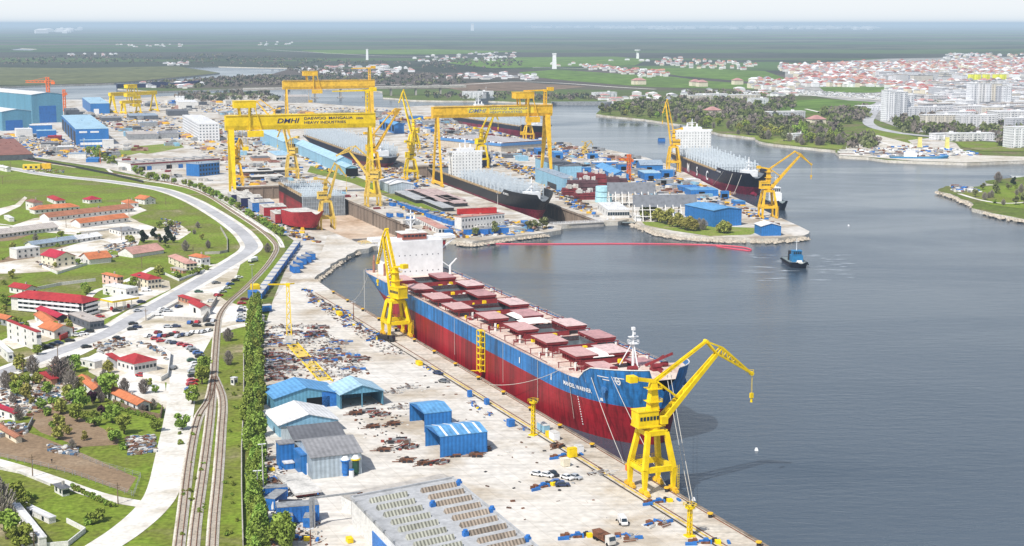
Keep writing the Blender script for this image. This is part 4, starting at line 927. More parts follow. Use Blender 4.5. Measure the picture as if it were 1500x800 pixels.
def goliath(label, W_, E_, zb, zt, m, mono=None, rigid=0, trolley=.07, tower=1, txt=True, spread=14, tm=None, mt=None, dark_end=False):
 a = math.atan2(E_[1] - W_[1], E_[0] - W_[0]); L = math.hypot(E_[0] - W_[0], E_[1] - W_[1])
 root = thing('gantry_crane', label, 'gantry crane', (W_[0], W_[1], LZ), a); zb -= LZ; zt -= LZ; h = zt - zb
 g_ = MB(); g_.frus(L / 2, 0, zb, L + 9, 5.2, h * .3, L + 9, 7.0); g_.box(L / 2, 0, zb + h * .3, L + 9, 7.0, h * .7); g_.box(L / 2, 0, zt, L + 9, 8.2, .25)
 rail(g_, [(-4, -4, zt + .25), (L + 4, -4, zt + .25)], 1.2, .16, 6)
 bo = g_.build('main_girder', m, root)
 for x, k in ((0, 0), (L, 1)):
  t0 = 3.6 if k == rigid else 1.9
  for i in (-1, 1):
   l = MB(); l.beam((x, i * spread, 3.2), (x, i * 2.2, zb + .6), 1.6, 1.6, t0, t0 * (1.25 if k == rigid else 1)); lo = l.build('leg', m, root)
  c = MB(); c.beam((x, -spread - 1, 3), (x, spread + 1, 3), 1.8, 2.2)
  c.build('sill_beam', m, root)
  for i in (-1, 1):
   b = MB(); b.box(x, i * spread, 1.2, 1.6, 9, 1.2)
   for q in range(6): b.tube((x - .5, i * spread - 3.9 + q * 1.56, .6), (x + .5, i * spread - 3.9 + q * 1.56, .6), .6, n=8)
   b.build('bogie', M_ORY, root)
 tx = L * trolley; t_ = MB(); t_.box(tx, 0, zt + 6.5, 18, 11, 5.5); t_.box(tx, 0, zt + 12, 18.6, 11.6, .4)
 for i in (-1, 1):
  for j in (-1, 1): t_.beam((tx + i * 4, j * 3.4, zt + .3), (tx + i * 4.6, j * 3.8, zt + 6.6), 1.2)
 t_.box(tx + 8, -4.6, zb - 5.5, 13, 3.5, 5); t_.beam((tx + 3, -5.2, zb - 1), (tx + 3, -5.2, zt + 6.5), .9); t_.beam((tx + 13, -5.2, zb - 1), (tx + 8, -5.2, zt + 6.5), .7)
 for j in (-2, 2): t_.beam((tx + j, 0, zb), (tx + j, 0, zb - 14), .2)
 t_.box(tx, 0, zb - 17, 5, 2, 3); t_.build('trolley', m, root)
 if tower:
  c = MB(); x = L * (.985); c.lattice((x, 0, zt), (x, 0, zt + 17 * tower), 2.2, 2.2, 3, .5); c.box(x, 0, zt + 17 * tower, 3, 3, 2.5)
  c.beam((x + 5, 0, zt + 19.5 * tower), (x - 30 * tower, 0, zt + 19 * tower), 1.4, 1.6, .9, .9); c.box(x + 5, 0, zt + 18.5 * tower, 6, 2.6, 3.4); c.build('maintenance_crane', m, root)
 if txt:
  tmm = tm or mat('dark blue lettering', (.012, .02, .10), .6, .05, 1)
  x0 = L * txt[0]; k = txt[1]
  if mt:
   p = MB(); p.box(x0 + 11.5 * k, -3.56, zb + h * .42, 25 * k, .1, h * .5); p.box(x0 + 57 * k, -3.56, zb + h * .32, 60 * k, .1, h * .6); p.build('sign_panel', mt, bo)
  text('DMHI', 6.6 * k, 'lettering', tmm, bo, (x0, -3.66, zb + h * .45), (math.pi / 2, 0, 0), 1.35, .25)
  text('DAEWOO  MANGALIA', 3.7 * k, 'lettering', tmm, bo, (x0 + 28 * k, -3.66, zb + h * .66), (math.pi / 2, 0, 0), 1.35)
  text('HEAVY INDUSTRIES', 3.7 * k, 'lettering', tmm, bo, (x0 + 28 * k, -3.66, zb + h * .36), (math.pi / 2, 0, 0), 1.35)
  if not mt: text('1000t', 2.4, 'lettering', tmm, bo, (L - 13, -3.66, zb + h * .62), (math.pi / 2, 0, 0), 1.2)
 return root
W1g = G(341, 292); a_g = RAD(AU - 3.5) + math.pi / 2
E1g = (W1g[0] + math.cos(a_g) * 118, W1g[1] + math.sin(a_g) * 118)
goliath('big bright yellow goliath crane lettered DMHI spanning the first dry dock', W1g, E1g, zat(W1g, 191), zat(W1g, 170), M_YEL, txt=(.32, .82), trolley=.10)
W2g = G(641, 272); E2g = (W2g[0] + math.cos(a_g) * 105, W2g[1] + math.sin(a_g) * 105)
goliath('faded orange yellow goliath crane lettered DMHI over the black ship in the second dock', W2g, E2g, zat(W2g, 173), zat(W2g, 157), M_ORY, rigid=1, txt=(.27, .72), trolley=.78, tower=.7,
  tm=mat('faded blue grey lettering', (.16, .19, .30), .7, .2, 1), mt=mat('fresh yellow patch', (.80, .62, .05), .6, .2, .4))
W3g = G(421, 203); E3g = (W3g[0] + math.cos(a_g) * 110, W3g[1] + math.sin(a_g) * 110)
goliath('orange goliath crane farthest back, its beam in front of the road bridge', W3g, E3g, zat(W3g, 131), zat(W3g, 119), M_ORY, rigid=1, txt=False, trolley=.28, tower=.8)
W4g = G(165, 166); E4g = G(226, 163)
goliath('small bright yellow gantry crane by the far left water, with a cab box on top', W4g, E4g, zat(W4g, 141), zat(W4g, 136), M_YEL, txt=False, trolley=.45, tower=0, spread=11)
W5g = G(181, 167); E5g = G(203, 166)
goliath('lower yellow gantry crane standing inside the small far left gantry', W5g, E5g, zat(W5g, 152), zat(W5g, 148), M_YEL, txt=False, trolley=.5, tower=0, spread=8)
def tower_crane(label, basepx, top_row, jib_m, az, m, w=2.2, back=None, z0=LZ):
 b = G(*basepx); H = zat(b, top_row) - z0; root = thing('tower_crane', label, 'tower crane', (b[0], b[1], z0), az)
 t = MB(); t.lattice((0, 0, 0), (0, 0, H), w, w, w * 1.3, w * .22); t.box(0, 0, 0, w * 2, w * 2, 1); t.build('mast', m, root)
 j = MB(); j.lattice((0, 0, H * .8), (jib_m, 0, H * .8), w * .7, w * .7, w * 1.4, w * .18); j.lattice((0, 0, H * .8), (-jib_m * .28, 0, H * .8), w * .7, w * .7, w * 1.4, w * .18)
 j.beam((0, 0, H), (jib_m * .7, 0, H * .8 + w * .4), w * .1); j.beam((0, 0, H), (-jib_m * .25, 0, H * .8), w * .1); j.box(-jib_m * .25, 0, H * .8 - w, w * 1.4, w * .8, w); j.build('jib', m, root)
 c = MB(); c.box(w * .9, 0, H * .74, w * .8, w * .8, w); c.build('driver_cab', m, root); return root
tower_crane('orange tower crane behind the big blue hall with its jib pointing left', (71, 146), 113, 42, RAD(180), M_ORG, 5)
tower_crane('orange and white tower crane between the blue hall and the far water', (95, 163), 131, 6, RAD(0), M_ORG, 3.4)
tower_crane('thin orange tower crane among the blue sheds of the right yard', (921, 263), 226, 10, RAD(200), M_ORG, 2.6)
# ================================================================ buildings
AP = AU + 90
def proj(x, y, z):
 dz = z - HC; de = y * CT - dz * ST; up = y * ST + dz * CT
 return 750 + F * x / de, 400 - F * up / de
def tpx(b, d, X, z=LZ):
 """distance t so that b + t*d is seen at image column X"""
 k = (X - 750) / F; c0 = -(z - HC) * ST
 return (k * (b[1] * CT + c0) - b[0]) / (d[0] - k * d[1] * CT)
def roofm(key):
 R = {'red': (.40, .035, .04), 'crim': (.45, .03, .06), 'orange': (.58, .19, .08), 'tile': (.40, .17, .10), 'brown': (.28, .12, .09), 'pink': (.55, .30, .25), 'grey': (.27, .27, .28),
         'white': (.74, .74, .74), 'beige': (.50, .45, .41), 'lblue': (.36, .55, .68), 'blue': (.05, .20, .50), 'bgrey': (.30, .37, .45), 'dgrey': (.14, .145, .16), 'mblue': (.12, .33, .60)}
 if key in ('red', 'crim', 'orange', 'tile', 'brown', 'pink'): return ribbed('roof ' + key, R[key], .5, .82, .75, .22)
 return ribbed('roof ' + key, R[key], 1.6, .88, .6, .15)
WALLS = {'white': M_LWHT, 'cream': M_CREAM, 'pinkw': M_PINK, 'grey': M_STEEL,
         'blue': ribbed('blue sheet wall', (.03, .19, .52), 1.4, .82), 'teal': ribbed('teal sheet wall', (.13, .34, .48), 1.4, .85), 'lblue': ribbed('light blue sheet wall', (.28, .52, .68), 1.6, .88),
         'old': ribbed('stained pale sheet wall', (.46, .54, .60), 1.5, .8, var=.3), 'brick': mat('bare brick', (.42, .22, .14), .85, .25, .8), 'conc': M_CONC, 'dark': M_DRK, 'yellow': mat('yellow wall', (.75, .55, .04), .6, .1, .4),
         'rust': M_RUST, 'dred': mat('dark red steel', (.20, .03, .035), .6, .3, .4), 'dgrey': mat('dark grey sheet', (.10, .11, .13), .6, .2, .3), 'beige': mat('beige wall', (.52, .46, .38), .8, .15, .3)}
def norm(a): return math.atan2(math.sin(a), math.cos(a))
def Bc(label, c, xr, top, xl, ang=None, name='house', cat='house', roof='flat', rc='grey', wall='white', rh=None, win=None, winL=None, door=None, over=.5, R=None, Lp=None, depth=None, group=None, openR=False, openL=False, h=None, gable=None, wm=None, z=LZ, glass=None):
 """c: nearest base corner; right wall seen as far as column xr, left wall as far as column xl; top: eave row above c"""
 b = G(c[0], c[1], z); H = (zat(b, top) - z) if h is None else h
 if R: e = G(R[0], R[1], z + H); ec = G(c[0], top, z + H); a = math.atan2(e[1] - ec[1], e[0] - ec[0])
 elif Lp: e = G(Lp[0], Lp[1], z + H); ec = G(c[0], top, z + H); a = math.atan2(e[1] - ec[1], e[0] - ec[0]) - math.pi / 2
 else: a = RAD(AP if ang is None else ang)
 if not R and not Lp and xl is not None and c[0] < 750: a = max(a, math.atan((750 - c[0]) / F) + RAD(3.5))
 d = (math.cos(a), math.sin(a)); n_ = (-d[1], d[0])
 L = abs(tpx(b, d, xr, z)) if xr is not None else depth
 W = depth if (depth and xr is not None) else abs(tpx(b, n_, xl, z))
 L = max(2, min(L, 400)); W = max(2, min(W, 400))
 root = thing(name, label, cat, (b[0], b[1], z), a, group)
 wmat = wm or WALLS[wall]; rmat = roofm(rc) if isinstance(rc, str) else rc
 w_ = MB()
 if openR:      # front open: three walls
  w_.box(L / 2, W - .15, 0, L, .3, H); w_.box(.15, W / 2, 0, .3, W, H); w_.box(L - .15, W / 2, 0, .3, W, H)
  k = max(1, int(L / 8))
  for i in range(k + 1): w_.box(.2 + (L - .4) * i / k, .2, 0, .4, .4, H)
 elif openL:
  w_.box(L / 2, W - .15, 0, L, .3, H); w_.box(L / 2, .15, 0, L, .3, H); w_.box(L - .15, W / 2, 0, .3, W, H)
 else: w_.box(L / 2, W / 2, 0, L, W, H)
 r_ = MB(); o = over
 if roof == 'gable' :   # ridge along the longer side unless told
  ax = gable or ('x' if L >= W else 'y')
  rh = rh or (min(L, W) * .22)
  if ax == 'x':
   w_.add([(0, 0, H), (0, W, H), (0, W / 2, H + rh), (L, 0, H), (L, W, H), (L, W / 2, H + rh)], [(0, 2, 1), (3, 4, 5), (0, 3, 5, 2), (1, 2, 5, 4)])
   sl = rh / (W / 2)
   for s in (0, 1):
    y0 = -o if s == 0 else W + o; z0 = H - o * sl + .12;
    v = [(-o, y0, z0), (L + o, y0, z0), (L + o, W / 2, H + rh + .12), (-o, W / 2, H + rh + .12)]; v += [(x, y, z_ + .22) for x, y, z_ in v]
    r_.add(v, [(0, 3, 2, 1), (4, 5, 6, 7), (0, 1, 5, 4), (1, 2, 6, 5), (3, 0, 4, 7)] if s == 0 else [(0, 1, 2, 3), (7, 6, 5, 4), (4, 5, 1, 0), (5, 6, 2, 1), (7, 4, 0, 3)])
  else:
   w_.add([(0, 0, H), (L, 0, H), (L / 2, 0, H + rh), (0, W, H), (L, W, H), (L / 2, W, H + rh)], [(0, 1, 2), (3, 5, 4), (0, 2, 5, 3), (1, 4, 5, 2)])
   sl = rh / (L / 2)
   for s in (0, 1):
    x0 = -o if s == 0 else L + o; z0 = H - o * sl + .12
    v = [(x0, -o, z0), (x0, W + o, z0), (L / 2, W + o, H + rh + .12), (L / 2, -o, H + rh + .12)]; v += [(x, y, z_ + .22) for x, y, z_ in v]
    r_.add(v, [(0, 1, 2, 3), (7, 6, 5, 4), (4, 5, 1, 0), (5, 6, 2, 1), (7, 4, 0, 3)] if s == 0 else [(0, 3, 2, 1), (4, 5, 6, 7), (0, 1, 5, 4), (1, 2, 6, 5), (3, 0, 4, 7)])
 elif roof == 'hip':
  rh = rh or (min(L, W) * .24); m_ = min(L, W) / 2; z0 = H + .02
  if L >= W: ra, rb = (m_, W / 2), (L - m_, W / 2)
  else: ra, rb = (L / 2, m_), (L / 2, W - m_)
  v = [(-o, -o, z0), (L + o, -o, z0), (L + o, W + o, z0), (-o, W + o, z0), (ra[0], ra[1], z0 + rh), (rb[0] + .01, rb[1] + .01, z0 + rh)]
  fs = [(3, 2, 1, 0), (0, 1, 5, 4), (1, 2, 5), (2, 3, 4, 5), (3, 0, 4)] if L >= W else [(3, 2, 1, 0), (0, 1, 4), (1, 2, 5, 4), (2, 3, 5), (3, 0, 4, 5)]
  r_.add(v, fs)
 elif roof == 'shed':
  rh = rh or 1.2; v = [(-o, -o, H + .02), (L + o, -o, H + .02), (L + o, W + o, H + rh), (-o, W + o, H + rh)]; v += [(x, y, q + .25) for x, y, q in v]
  r_.add(v, [(3, 2, 1, 0), (4, 5, 6, 7), (0, 1, 5, 4), (1, 2, 6, 5), (2, 3, 7, 6), (3, 0, 4, 7)])
 else:
  r_.box(L / 2, W / 2, H + .01, L + .3, W + .3, .35)
  if L * W > 150 and H > 3:
   for q in range(min(6, int(L * W / 120))): r_.box(L * (.15 + .7 * rr.random()), W * (.15 + .7 * rr.random()), H + .36, 1.2, 1.6, .9)
 wo = w_.build('wall', wmat, root); ro = r_.build('roof', rmat, root)
 gm = glass or M_GLS
 def wins(spec, side):
  rows, cols = spec[0], spec[1]; ww = spec[2] if len(spec) > 2 else 1.2; wh_ = spec[3] if len(spec) > 3 else 1.3; S_ = L if side == 'R' else W
  for r0 in range(rows):
   for c0 in range(cols):
    u = S_ * (c0 + .5) / cols; zc = H * (r0 + .55) / rows; mb = MB()
    if side == 'R': mb.box(u, -.04, zc - wh_ / 2, ww, .14, wh_)
    else: mb.box(-.04, u, zc - wh_ / 2, .14, ww, wh_)
    mb.build('window', gm, wo)
 if win: wins(win, 'R')
 if winL: wins(winL, 'L')
 for dd in (door or []):
  side, u, ww, hh, mm = dd; mb = MB()
  if side == 'R': mb.box(u * L, -.06, 0, ww, .16, hh)
  else: mb.box(-.06, u * W, 0, .16, ww, hh)
  mb.build('door', mm, wo)
 if roof in ('hip', 'gable') and cat == 'house' and wall in ('white', 'cream', 'pinkw') and rr.random() < .75:
  mb = MB(); mb.box(L * .62, W * .4, H + .2, .7, .7, (rh or 2) + 1.0); mb.build('chimney', M_CONC, ro)
 return root, (L, W, H)
rr = random.Random(11)
IB = 'industrial building'
Bc('blue shed with blue roof and pale blue gable, farthest back of the near sheds', (402, 604), 496, 585, 386, name='shed', cat='shed', roof='gable', gable='y', rc='mblue', wall='teal', rh=3.2, door=[('R', .68, 9, 4.2, M_OPENING), ('R', .86, 6, 6, M_BLUE)])
Bc('open fronted shed with pale teal roof right of the blue shed', (499, 600), 562, 579, 490, name='open_shed', cat='shed', roof='gable', gable='y', rc='lblue', wall='teal', rh=3.0, openR=True, depth=16)
Bc('shed with white and pale teal roof between the blue shed and the grey roofs', (409, 641), 496, 624, 389, name='shed', cat='shed', roof='gable', gable='y', rc='white', wall='lblue', rh=3.0)
Bc('shed with brownish grey roof joined behind the pale grey shed', (433, 668), 506, 648, 412, name='shed', cat='shed', roof='gable', gable='x', rc='dgrey', wall='old', rh=2.8)
Bc('stained pale blue shed with dark grey roof, nearest of the row', (457, 703), 530, 671, 432, name='shed', cat='shed', roof='gable', gable='x', rc='grey', wall='old', rh=2.8, door=[('L', .3, 3, 4, M_WHT)])
Bc('blue box building with grey flat roof against the left side of the sheds', (410, 686), 432, 652, 405, name='equipment_house', cat='equipment house', rc='grey', wall='blue')
Bc('narrow deep blue cabin in front of the larger blue box building', (441, 697), 447, 668, 431, name='equipment_house', cat='equipment house', rc='blue', wall='blue')
Bc('low blue cabin with white top at the foot of the blue box', (417, 689), 431, 680, 411, name='equipment_house', cat='equipment house', rc='white', wall='blue')
Bc('blue fabric tent shed, smaller of two, open dark end to the left', (622, 634), 662, 607, 600, name='tent_shed', cat='tent shed', roof='gable', gable='x', rc='mblue', wall='blue', rh=1.5, openL=True, over=.1)
t_, (l_, w_, h_) = Bc('larger blue fabric tent shed with pale roof stripes, open at its left end', (645, 671), 714, 641, 623, name='tent_shed', cat='tent shed', roof='gable', gable='x', rc='mblue', wall='blue', rh=1.5, openL=True, over=.1)
for k in range(4):
 s = MB(); sl = 1.5 / (w_ / 2)
 for sy in (0, 1):
  y0 = 0 if sy == 0 else w_; s.quad((l_ * (.12 + .24 * k), y0, h_ + .37), (l_ * (.12 + .24 * k) + .8, y0, h_ + .37), (l_ * (.12 + .24 * k) + .8, w_ / 2, h_ + 1.87), (l_ * (.12 + .24 * k), w_ / 2, h_ + 1.87)) if sy == 0 else s.quad((l_ * (.12 + .24 * k), w_ / 2, h_ + 1.87), (l_ * (.12 + .24 * k) + .8, w_ / 2, h_ + 1.87), (l_ * (.12 + .24 * k) + .8, y0, h_ + .37), (l_ * (.12 + .24 * k), y0, h_ + .37))
 s.build('roof_stripe', M_WHT, t_)
HH = 8.5; w0 = G(515, 729, LZ + HH); c2 = G(663, 701, LZ + HH)
aH = math.atan2(c2[1] - w0[1], c2[0] - w0[0]); LH = math.hypot(c2[0] - w0[0], c2[1] - w0[1]); WH = 120
hall = thing('hall', 'huge low hall with pale grey flat roof and rows of skylights at the bottom', 'hall', (w0[0], w0[1], LZ), aH)
hw = MB(); hw.box(LH / 2, -WH / 2, 0, LH, WH, HH - .4); ho_ = hw.build('wall', M_LWHT, hall)
hr = MB(); hr.box(LH / 2, -WH / 2, HH - .4, LH, WH, .4)
for x, y, a, b_ in ((LH / 2, 0, LH + .8, .6), (LH / 2, -WH, LH + .8, .6), (0, -WH / 2, .6, WH), (LH, -WH / 2, .6, WH)): hr.box(x, y, HH - .5, a, b_, 1.1)
ro_ = hr.build('roof', mat('pale grey roofing', (.42, .43, .44), .8, .2, .06, sc2=.6), hall)
M_SKY = ribbed('skylight ribs', (.46, .46, .38), 1.1, .35, .4, .2)
def hallxy(px_, py_):
 p = G(px_, py_, LZ + HH); dx, dy = p[0] - w0[0], p[1] - w0[1]; y_ = (-dx * math.sin(aH) + dy * math.cos(aH)) / .983; return dx * math.cos(aH) + dy * math.sin(aH) - .189 * y_, y_
def z5(x, y): return 500 + x / 2.858, 520 + y / 2.858
lft = [(117, 622, 273, 592), (147, 652, 305, 620), (178, 682, 338, 648), (210, 714, 372, 678), (242, 744, 405, 708), (277, 776, 440, 740), (312, 806, 478, 770), (346, 838, 512, 800), (380, 870, 548, 832)]
rgt = [(350, 576, 484, 550), (365, 606, 520, 578), (398, 636, 540, 606), (440, 666, 585, 634), (468, 696, 622, 662), (503, 726, 645, 692), (540, 758, 700, 722), (578, 788, 735, 756), (614, 820, 772, 788), (650, 852, 808, 820)]
KS = .189
for grp, L_ in (('l', lft), ('r', rgt)):
 for k, (xa, ya, xb, yb) in enumerate(L_):
  A_, B_ = hallxy(*z5(xa, ya)), hallxy(*z5(xb, yb)); y = (A_[1] + B_[1]) / 2 + .8
  xs_, xe = (sum(hallxy(*z5(q[0], q[1]))[0] for q in L_[1:]) / (len(L_) - 1)), (sum(hallxy(*z5(q[2], q[3]))[0] for q in L_[1:]) / (len(L_) - 1))
  s = MB(); w = xe - xs_; s.prism_y([(0, 0), (w, 0), (w, 0)], 0, 0) if False else None
  v = [(xs_, y - 1.15, HH), (xe, y - 1.15, HH), (xe, y + 1.15, HH), (xs_, y + 1.15, HH), (xs_, y, HH + 1.3), (xe, y, HH + 1.3)]
  s.add(v, [(0, 1, 5, 4), (2, 3, 4, 5), (1, 2, 5), (3, 0, 4)]); s.build('skylight', M_SKY if grp == 'l' else ribbed('rusty skylight ribs', (.40, .33, .26), 1.1, .4, .5, .3), ro_)
  if grp == 'r' and k % 2 == 0:
   f = MB(); f.box(xe + 1.2 if k % 4 == 0 else xs_ - 1.2, y, HH, 1.6, 1.6, 1.2); f.tube((xe + 1.2 if k % 4 == 0 else xs_ - 1.2, y, HH + 1.2), (xe + 1.2 if k % 4 == 0 else xs_ - 1.2, y, HH + 1.7), .7); f.build('roof_fan', M_BLUE, ro_)
bp_ = MB(); bp_.box(-.1, -34, 0, .3, 26, 5.2); bp_.build('blue_door_panel', M_BLUE, ho_)
an_ = MB(); an_.box(-2.6, -46, 0, 5, 22, 3.6); an_.build('annex', M_BLUE, ho_)
for k in range(8):
 vb = MB(); vb.box(-.35, -6 - 9 * k, HH + .1, .9, .5, .7); vb.build('roof_vent', M_STEEL, ro_)
for o in [c for r_ in kids(hall) for c in [r_] + kids(r_)]:     # the hall's plan is a parallelogram
 for v in o.data.vertices: v.co.x += .189 * v.co.y; v.co.y *= .983
p0 = G(500, 724, LZ + 5); p1 = G(648, 694, LZ + 5)
lg = thing('annex_building', 'long low grey annex along the rear side of the skylight hall', 'annex', (p0[0], p0[1], LZ), math.atan2(p1[1] - p0[1], p1[0] - p0[0]))
Lg = math.hypot(p1[0] - p0[0], p1[1] - p0[1]); q = MB(); q.box(Lg / 2, -3, 0, Lg, 6, 4.6); q.build('wall', M_LWHT, lg); q = MB(); q.box(Lg / 2, -3, 4.6, Lg + .4, 6.4, .4); q.build('roof', M_CONC, lg)
gt = thing('gate_frame', 'tall gate frame of rusty posts across the yard lane by the hall', 'gate', (*G(456, 774), LZ), RAD(AP));
for x in (0, 14.5): q = MB(); q.box(x, 0, 0, .8, .8, 9); q.box(x + .9, 0, 0, .5, .6, 9); q.build('post', M_RUST if x else M_STEEL, gt)
q = MB(); q.beam((-.3, 0, 9.1), (15, 0, 9.1), .5, .5); q.build('top_beam', M_STEEL, gt)
Bc('biggest blue hall at the far left edge with a pale gable and blue door', (48, 181), 93, 139, -70, name='hall', cat='hall', roof='gable', gable='y', rc='white', wall='teal', rh=3, ang=40, door=[('R', .5, 26, 25, M_BLUE)])
Bc('lower teal hall in front of the biggest blue hall, blue door', (4, 192), 47, 164, -60, name='hall', cat='hall', roof='gable', gable='y', rc='white', wall='teal', rh=3, ang=40, door=[('R', .4, 24, 14, M_BLUE)])
t_, (l_, w_, h_) = Bc('bright blue hall with a white strip sign under its pale roof', (112, 213), 160, 189.5, 91, name='hall', cat='hall', rc='lblue', wall='blue', ang=8)
q = MB(); q.box(l_ * .22, -.1, h_ * .76, l_ * .24, .2, 2.2); q.box(l_ * .57, -.1, h_ * .76, l_ * .26, .2, 2.0); q.build('sign_strip', M_WHT, t_)
for k in range(5): q = MB(); q.box(-.1, w_ * (k + .5) / 5, 0, .3, w_ / 8, h_ * .8); q.build('door', M_DRK, t_)
Bc('blue office annex with white windows below the bright blue hall', (118, 217), 150, 206, 112, name='office', cat='office building', rc='lblue', wall='blue', ang=8, depth=9, win=(1, 6, 4, 3), glass=M_WHT)
Bc('plain white cube building right of the blue office annex', (151, 217), 167, 205.5, 150, name='office', cat='office building', rc='white', wall='white', ang=8, depth=12)
Bc('small blue building with white roof before the lower teal hall', (45, 196), 77, 184, 43, name='workshop', cat='workshop', rc='white', wall='blue', ang=10, depth=22)
Bc('second small blue building with pale roof, nearer the yard clutter', (55, 203), 83, 192, 54, name='workshop', cat='workshop', rc='lblue', wall='blue', ang=10, depth=18)
Bc('white flat roofed building left of the small blue buildings', (24, 202), 48, 190, 20, name='workshop', cat='workshop', rc='white', wall='white', ang=10, depth=26)
Bc('dark grey block behind the bright blue hall', (98, 176), 117, 162, 94, name='workshop', cat='workshop', rc='dgrey', wall='dgrey', ang=10)
Bc('far blue hall with pale roof left of the small yellow gantries', (133, 167), 161, 152, 121, name='hall', cat='hall', rc='lblue', wall='blue', ang=8, door=[('R', .3, 8, 8, M_WHT)])
t_, (l_, w_, h_) = Bc('long white workshop with beige flat roof and brown fascia beyond the road', (192, 251), 322, 240, 173, name='workshop', cat='workshop', rc='beige', wall='white', R=(322, 232), door=[('R', .12, 7, 4, M_OPENING), ('R', .2, 5, 4, M_BLUE), ('R', .42, 6, 4, M_OPENING), ('R', .55, 5, 4, M_BLUE), ('R', .7, 7, 4, M_OPENING), ('R', .88, 5, 4, M_BLUE)])
q = MB(); q.box(l_ / 2, -.3, h_ - 1.4, l_ + .6, .5, 1.2); q.build('fascia', WALLS['dred'], t_)
for k in range(9): q = MB(); q.box(l_ * (k + .5) / 9, w_ / 2, h_ + .36, 3, w_ * .7, 1.0); q.build('skylight', M_STEEL, t_)
Bc('blue scaffold clad block beside the left leg of the goliath crane', (292, 259), 322, 241, 290, name='workshop', cat='workshop', rc='bgrey', wall='blue', R=(322, 238), depth=18, win=(3, 7, 2, 2))
Bc('white office block of four storeys behind the left goliath leg', (292, 208), 322, 182, 268, name='office', cat='office building', rc='white', wm=facade('white office wall', (.72, .73, .74), (.12, .14, .17), 4, 3.6), ang=18)
Bc('light blue shed with white roof behind the goliath crane beam', (416, 223), 443, 208, 381, name='shed', cat='shed', roof='gable', rc='lblue', wall='lblue', ang=18, door=[('R', .5, 12, 9, M_OPENING)])
Bc('long light blue hall with pale roof beside the first dry dock', (492, 252), 516, 236, 433, name='hall', cat='hall', roof='gable', rc='lblue', wall='lblue', ang=18, rh=4)
Bc('lower light blue shed at the near end of the long hall, dark open end', (507, 259), 524, 246, 490, name='shed', cat='shed', roof='gable', rc='lblue', wall='lblue', ang=18, rh=2, door=[('R', .5, 12, 8, M_OPENING)])  # door panel is painted near-black for the shade inside the open end
Bc('low white and blue office row near the pale lattice crane', (405, 238), 428, 228, 392, name='office', cat='office building', rc='lblue', wall='white', ang=18, win=(1, 5, 3, 2))
Bc('small grey shed with white roof left of the second dock', (572, 284), 606, 271, 556, name='shed', cat='shed', roof='gable', rc='white', wall='old', ang=18, rh=2)
Bc('three storey white quay office with small windows and red boxes on top', (676, 338), 739, 319, 666, name='office', cat='office building', rc='pink', wall='white', R=(739, 313), win=(2, 14, .9, 1.5), depth=None)
Bc('low white quay building with pinkish roof left of the white office', (642, 343), 657, 335, 609, name='quay_building', cat='building', rc='pink', wall='white', ang=18, winL=(1, 10, 1.5, 2), win=(1, 3, 1.5, 2))
Bc('blue and white cabin at the foot of the white office, by the water', (652, 345), 664, 338, 650, name='cabin', cat='cabin', rc='blue', wall='blue', ang=15, depth=4)
Bc('pale blue upper hall with grey roof right of the black ship bow', (820, 266), 852, 244, 784, name='hall', cat='hall', rc='dgrey', wall='lblue', ang=14)
Bc('pale blue lower hall in front of the grey roofed hall by the bow', (826, 283), 846, 262, 784, name='hall', cat='hall', rc='bgrey', wall='lblue', ang=14, door=[('L', .4, 30, 5, M_DRK)])
t_, (l_, w_, h_) = Bc('very large low workshop with blue fascia and pale roof strips in mid yard', (734, 224), 799, 211.5, 643, name='workshop', cat='workshop', rc='beige', wall='beige', R=(799, 207.5))
q = MB(); q.box(l_ / 2, -.4, h_ - 2.2, l_ + 1, .6, 3.2); q.box(-.4, w_ / 2, h_ - 2.2, .6, w_ + 1, 3.2); q.build('fascia', mat('blue fascia', (.09, .24, .50), .5, .1, .3), t_)
for k in range(26): q = MB(); q.box(l_ * .5, w_ * (k + .5) / 26, h_ + .36, l_ * .86, 2.2, 1.3); q.build('roof_strip', M_WHT if k % 3 else M_RUST, t_)
Bc('blue gabled shed group behind the raised boom crane', (578, 196), 592, 183, 556, name='shed', cat='shed', roof='gable', rc='mblue', wall='blue', ang=18, winL=(1, 5, 9, 8), glass=M_OPENING)
Bc('far workshop row with blue panels and dark doors beyond the goliath', (427, 189), 526, 175, 424, name='workshop', cat='workshop', rc='grey', wall='grey', ang=14, depth=60, door=[('R', .12, 14, 10, M_BLUE), ('R', .3, 16, 12, M_DRK), ('R', .5, 28, 6, M_BLUE), ('R', .72, 14, 12, M_DRK), ('R', .88, 14, 12, mat('dark navy door', (.02, .04, .14), .6, .1, 1))])
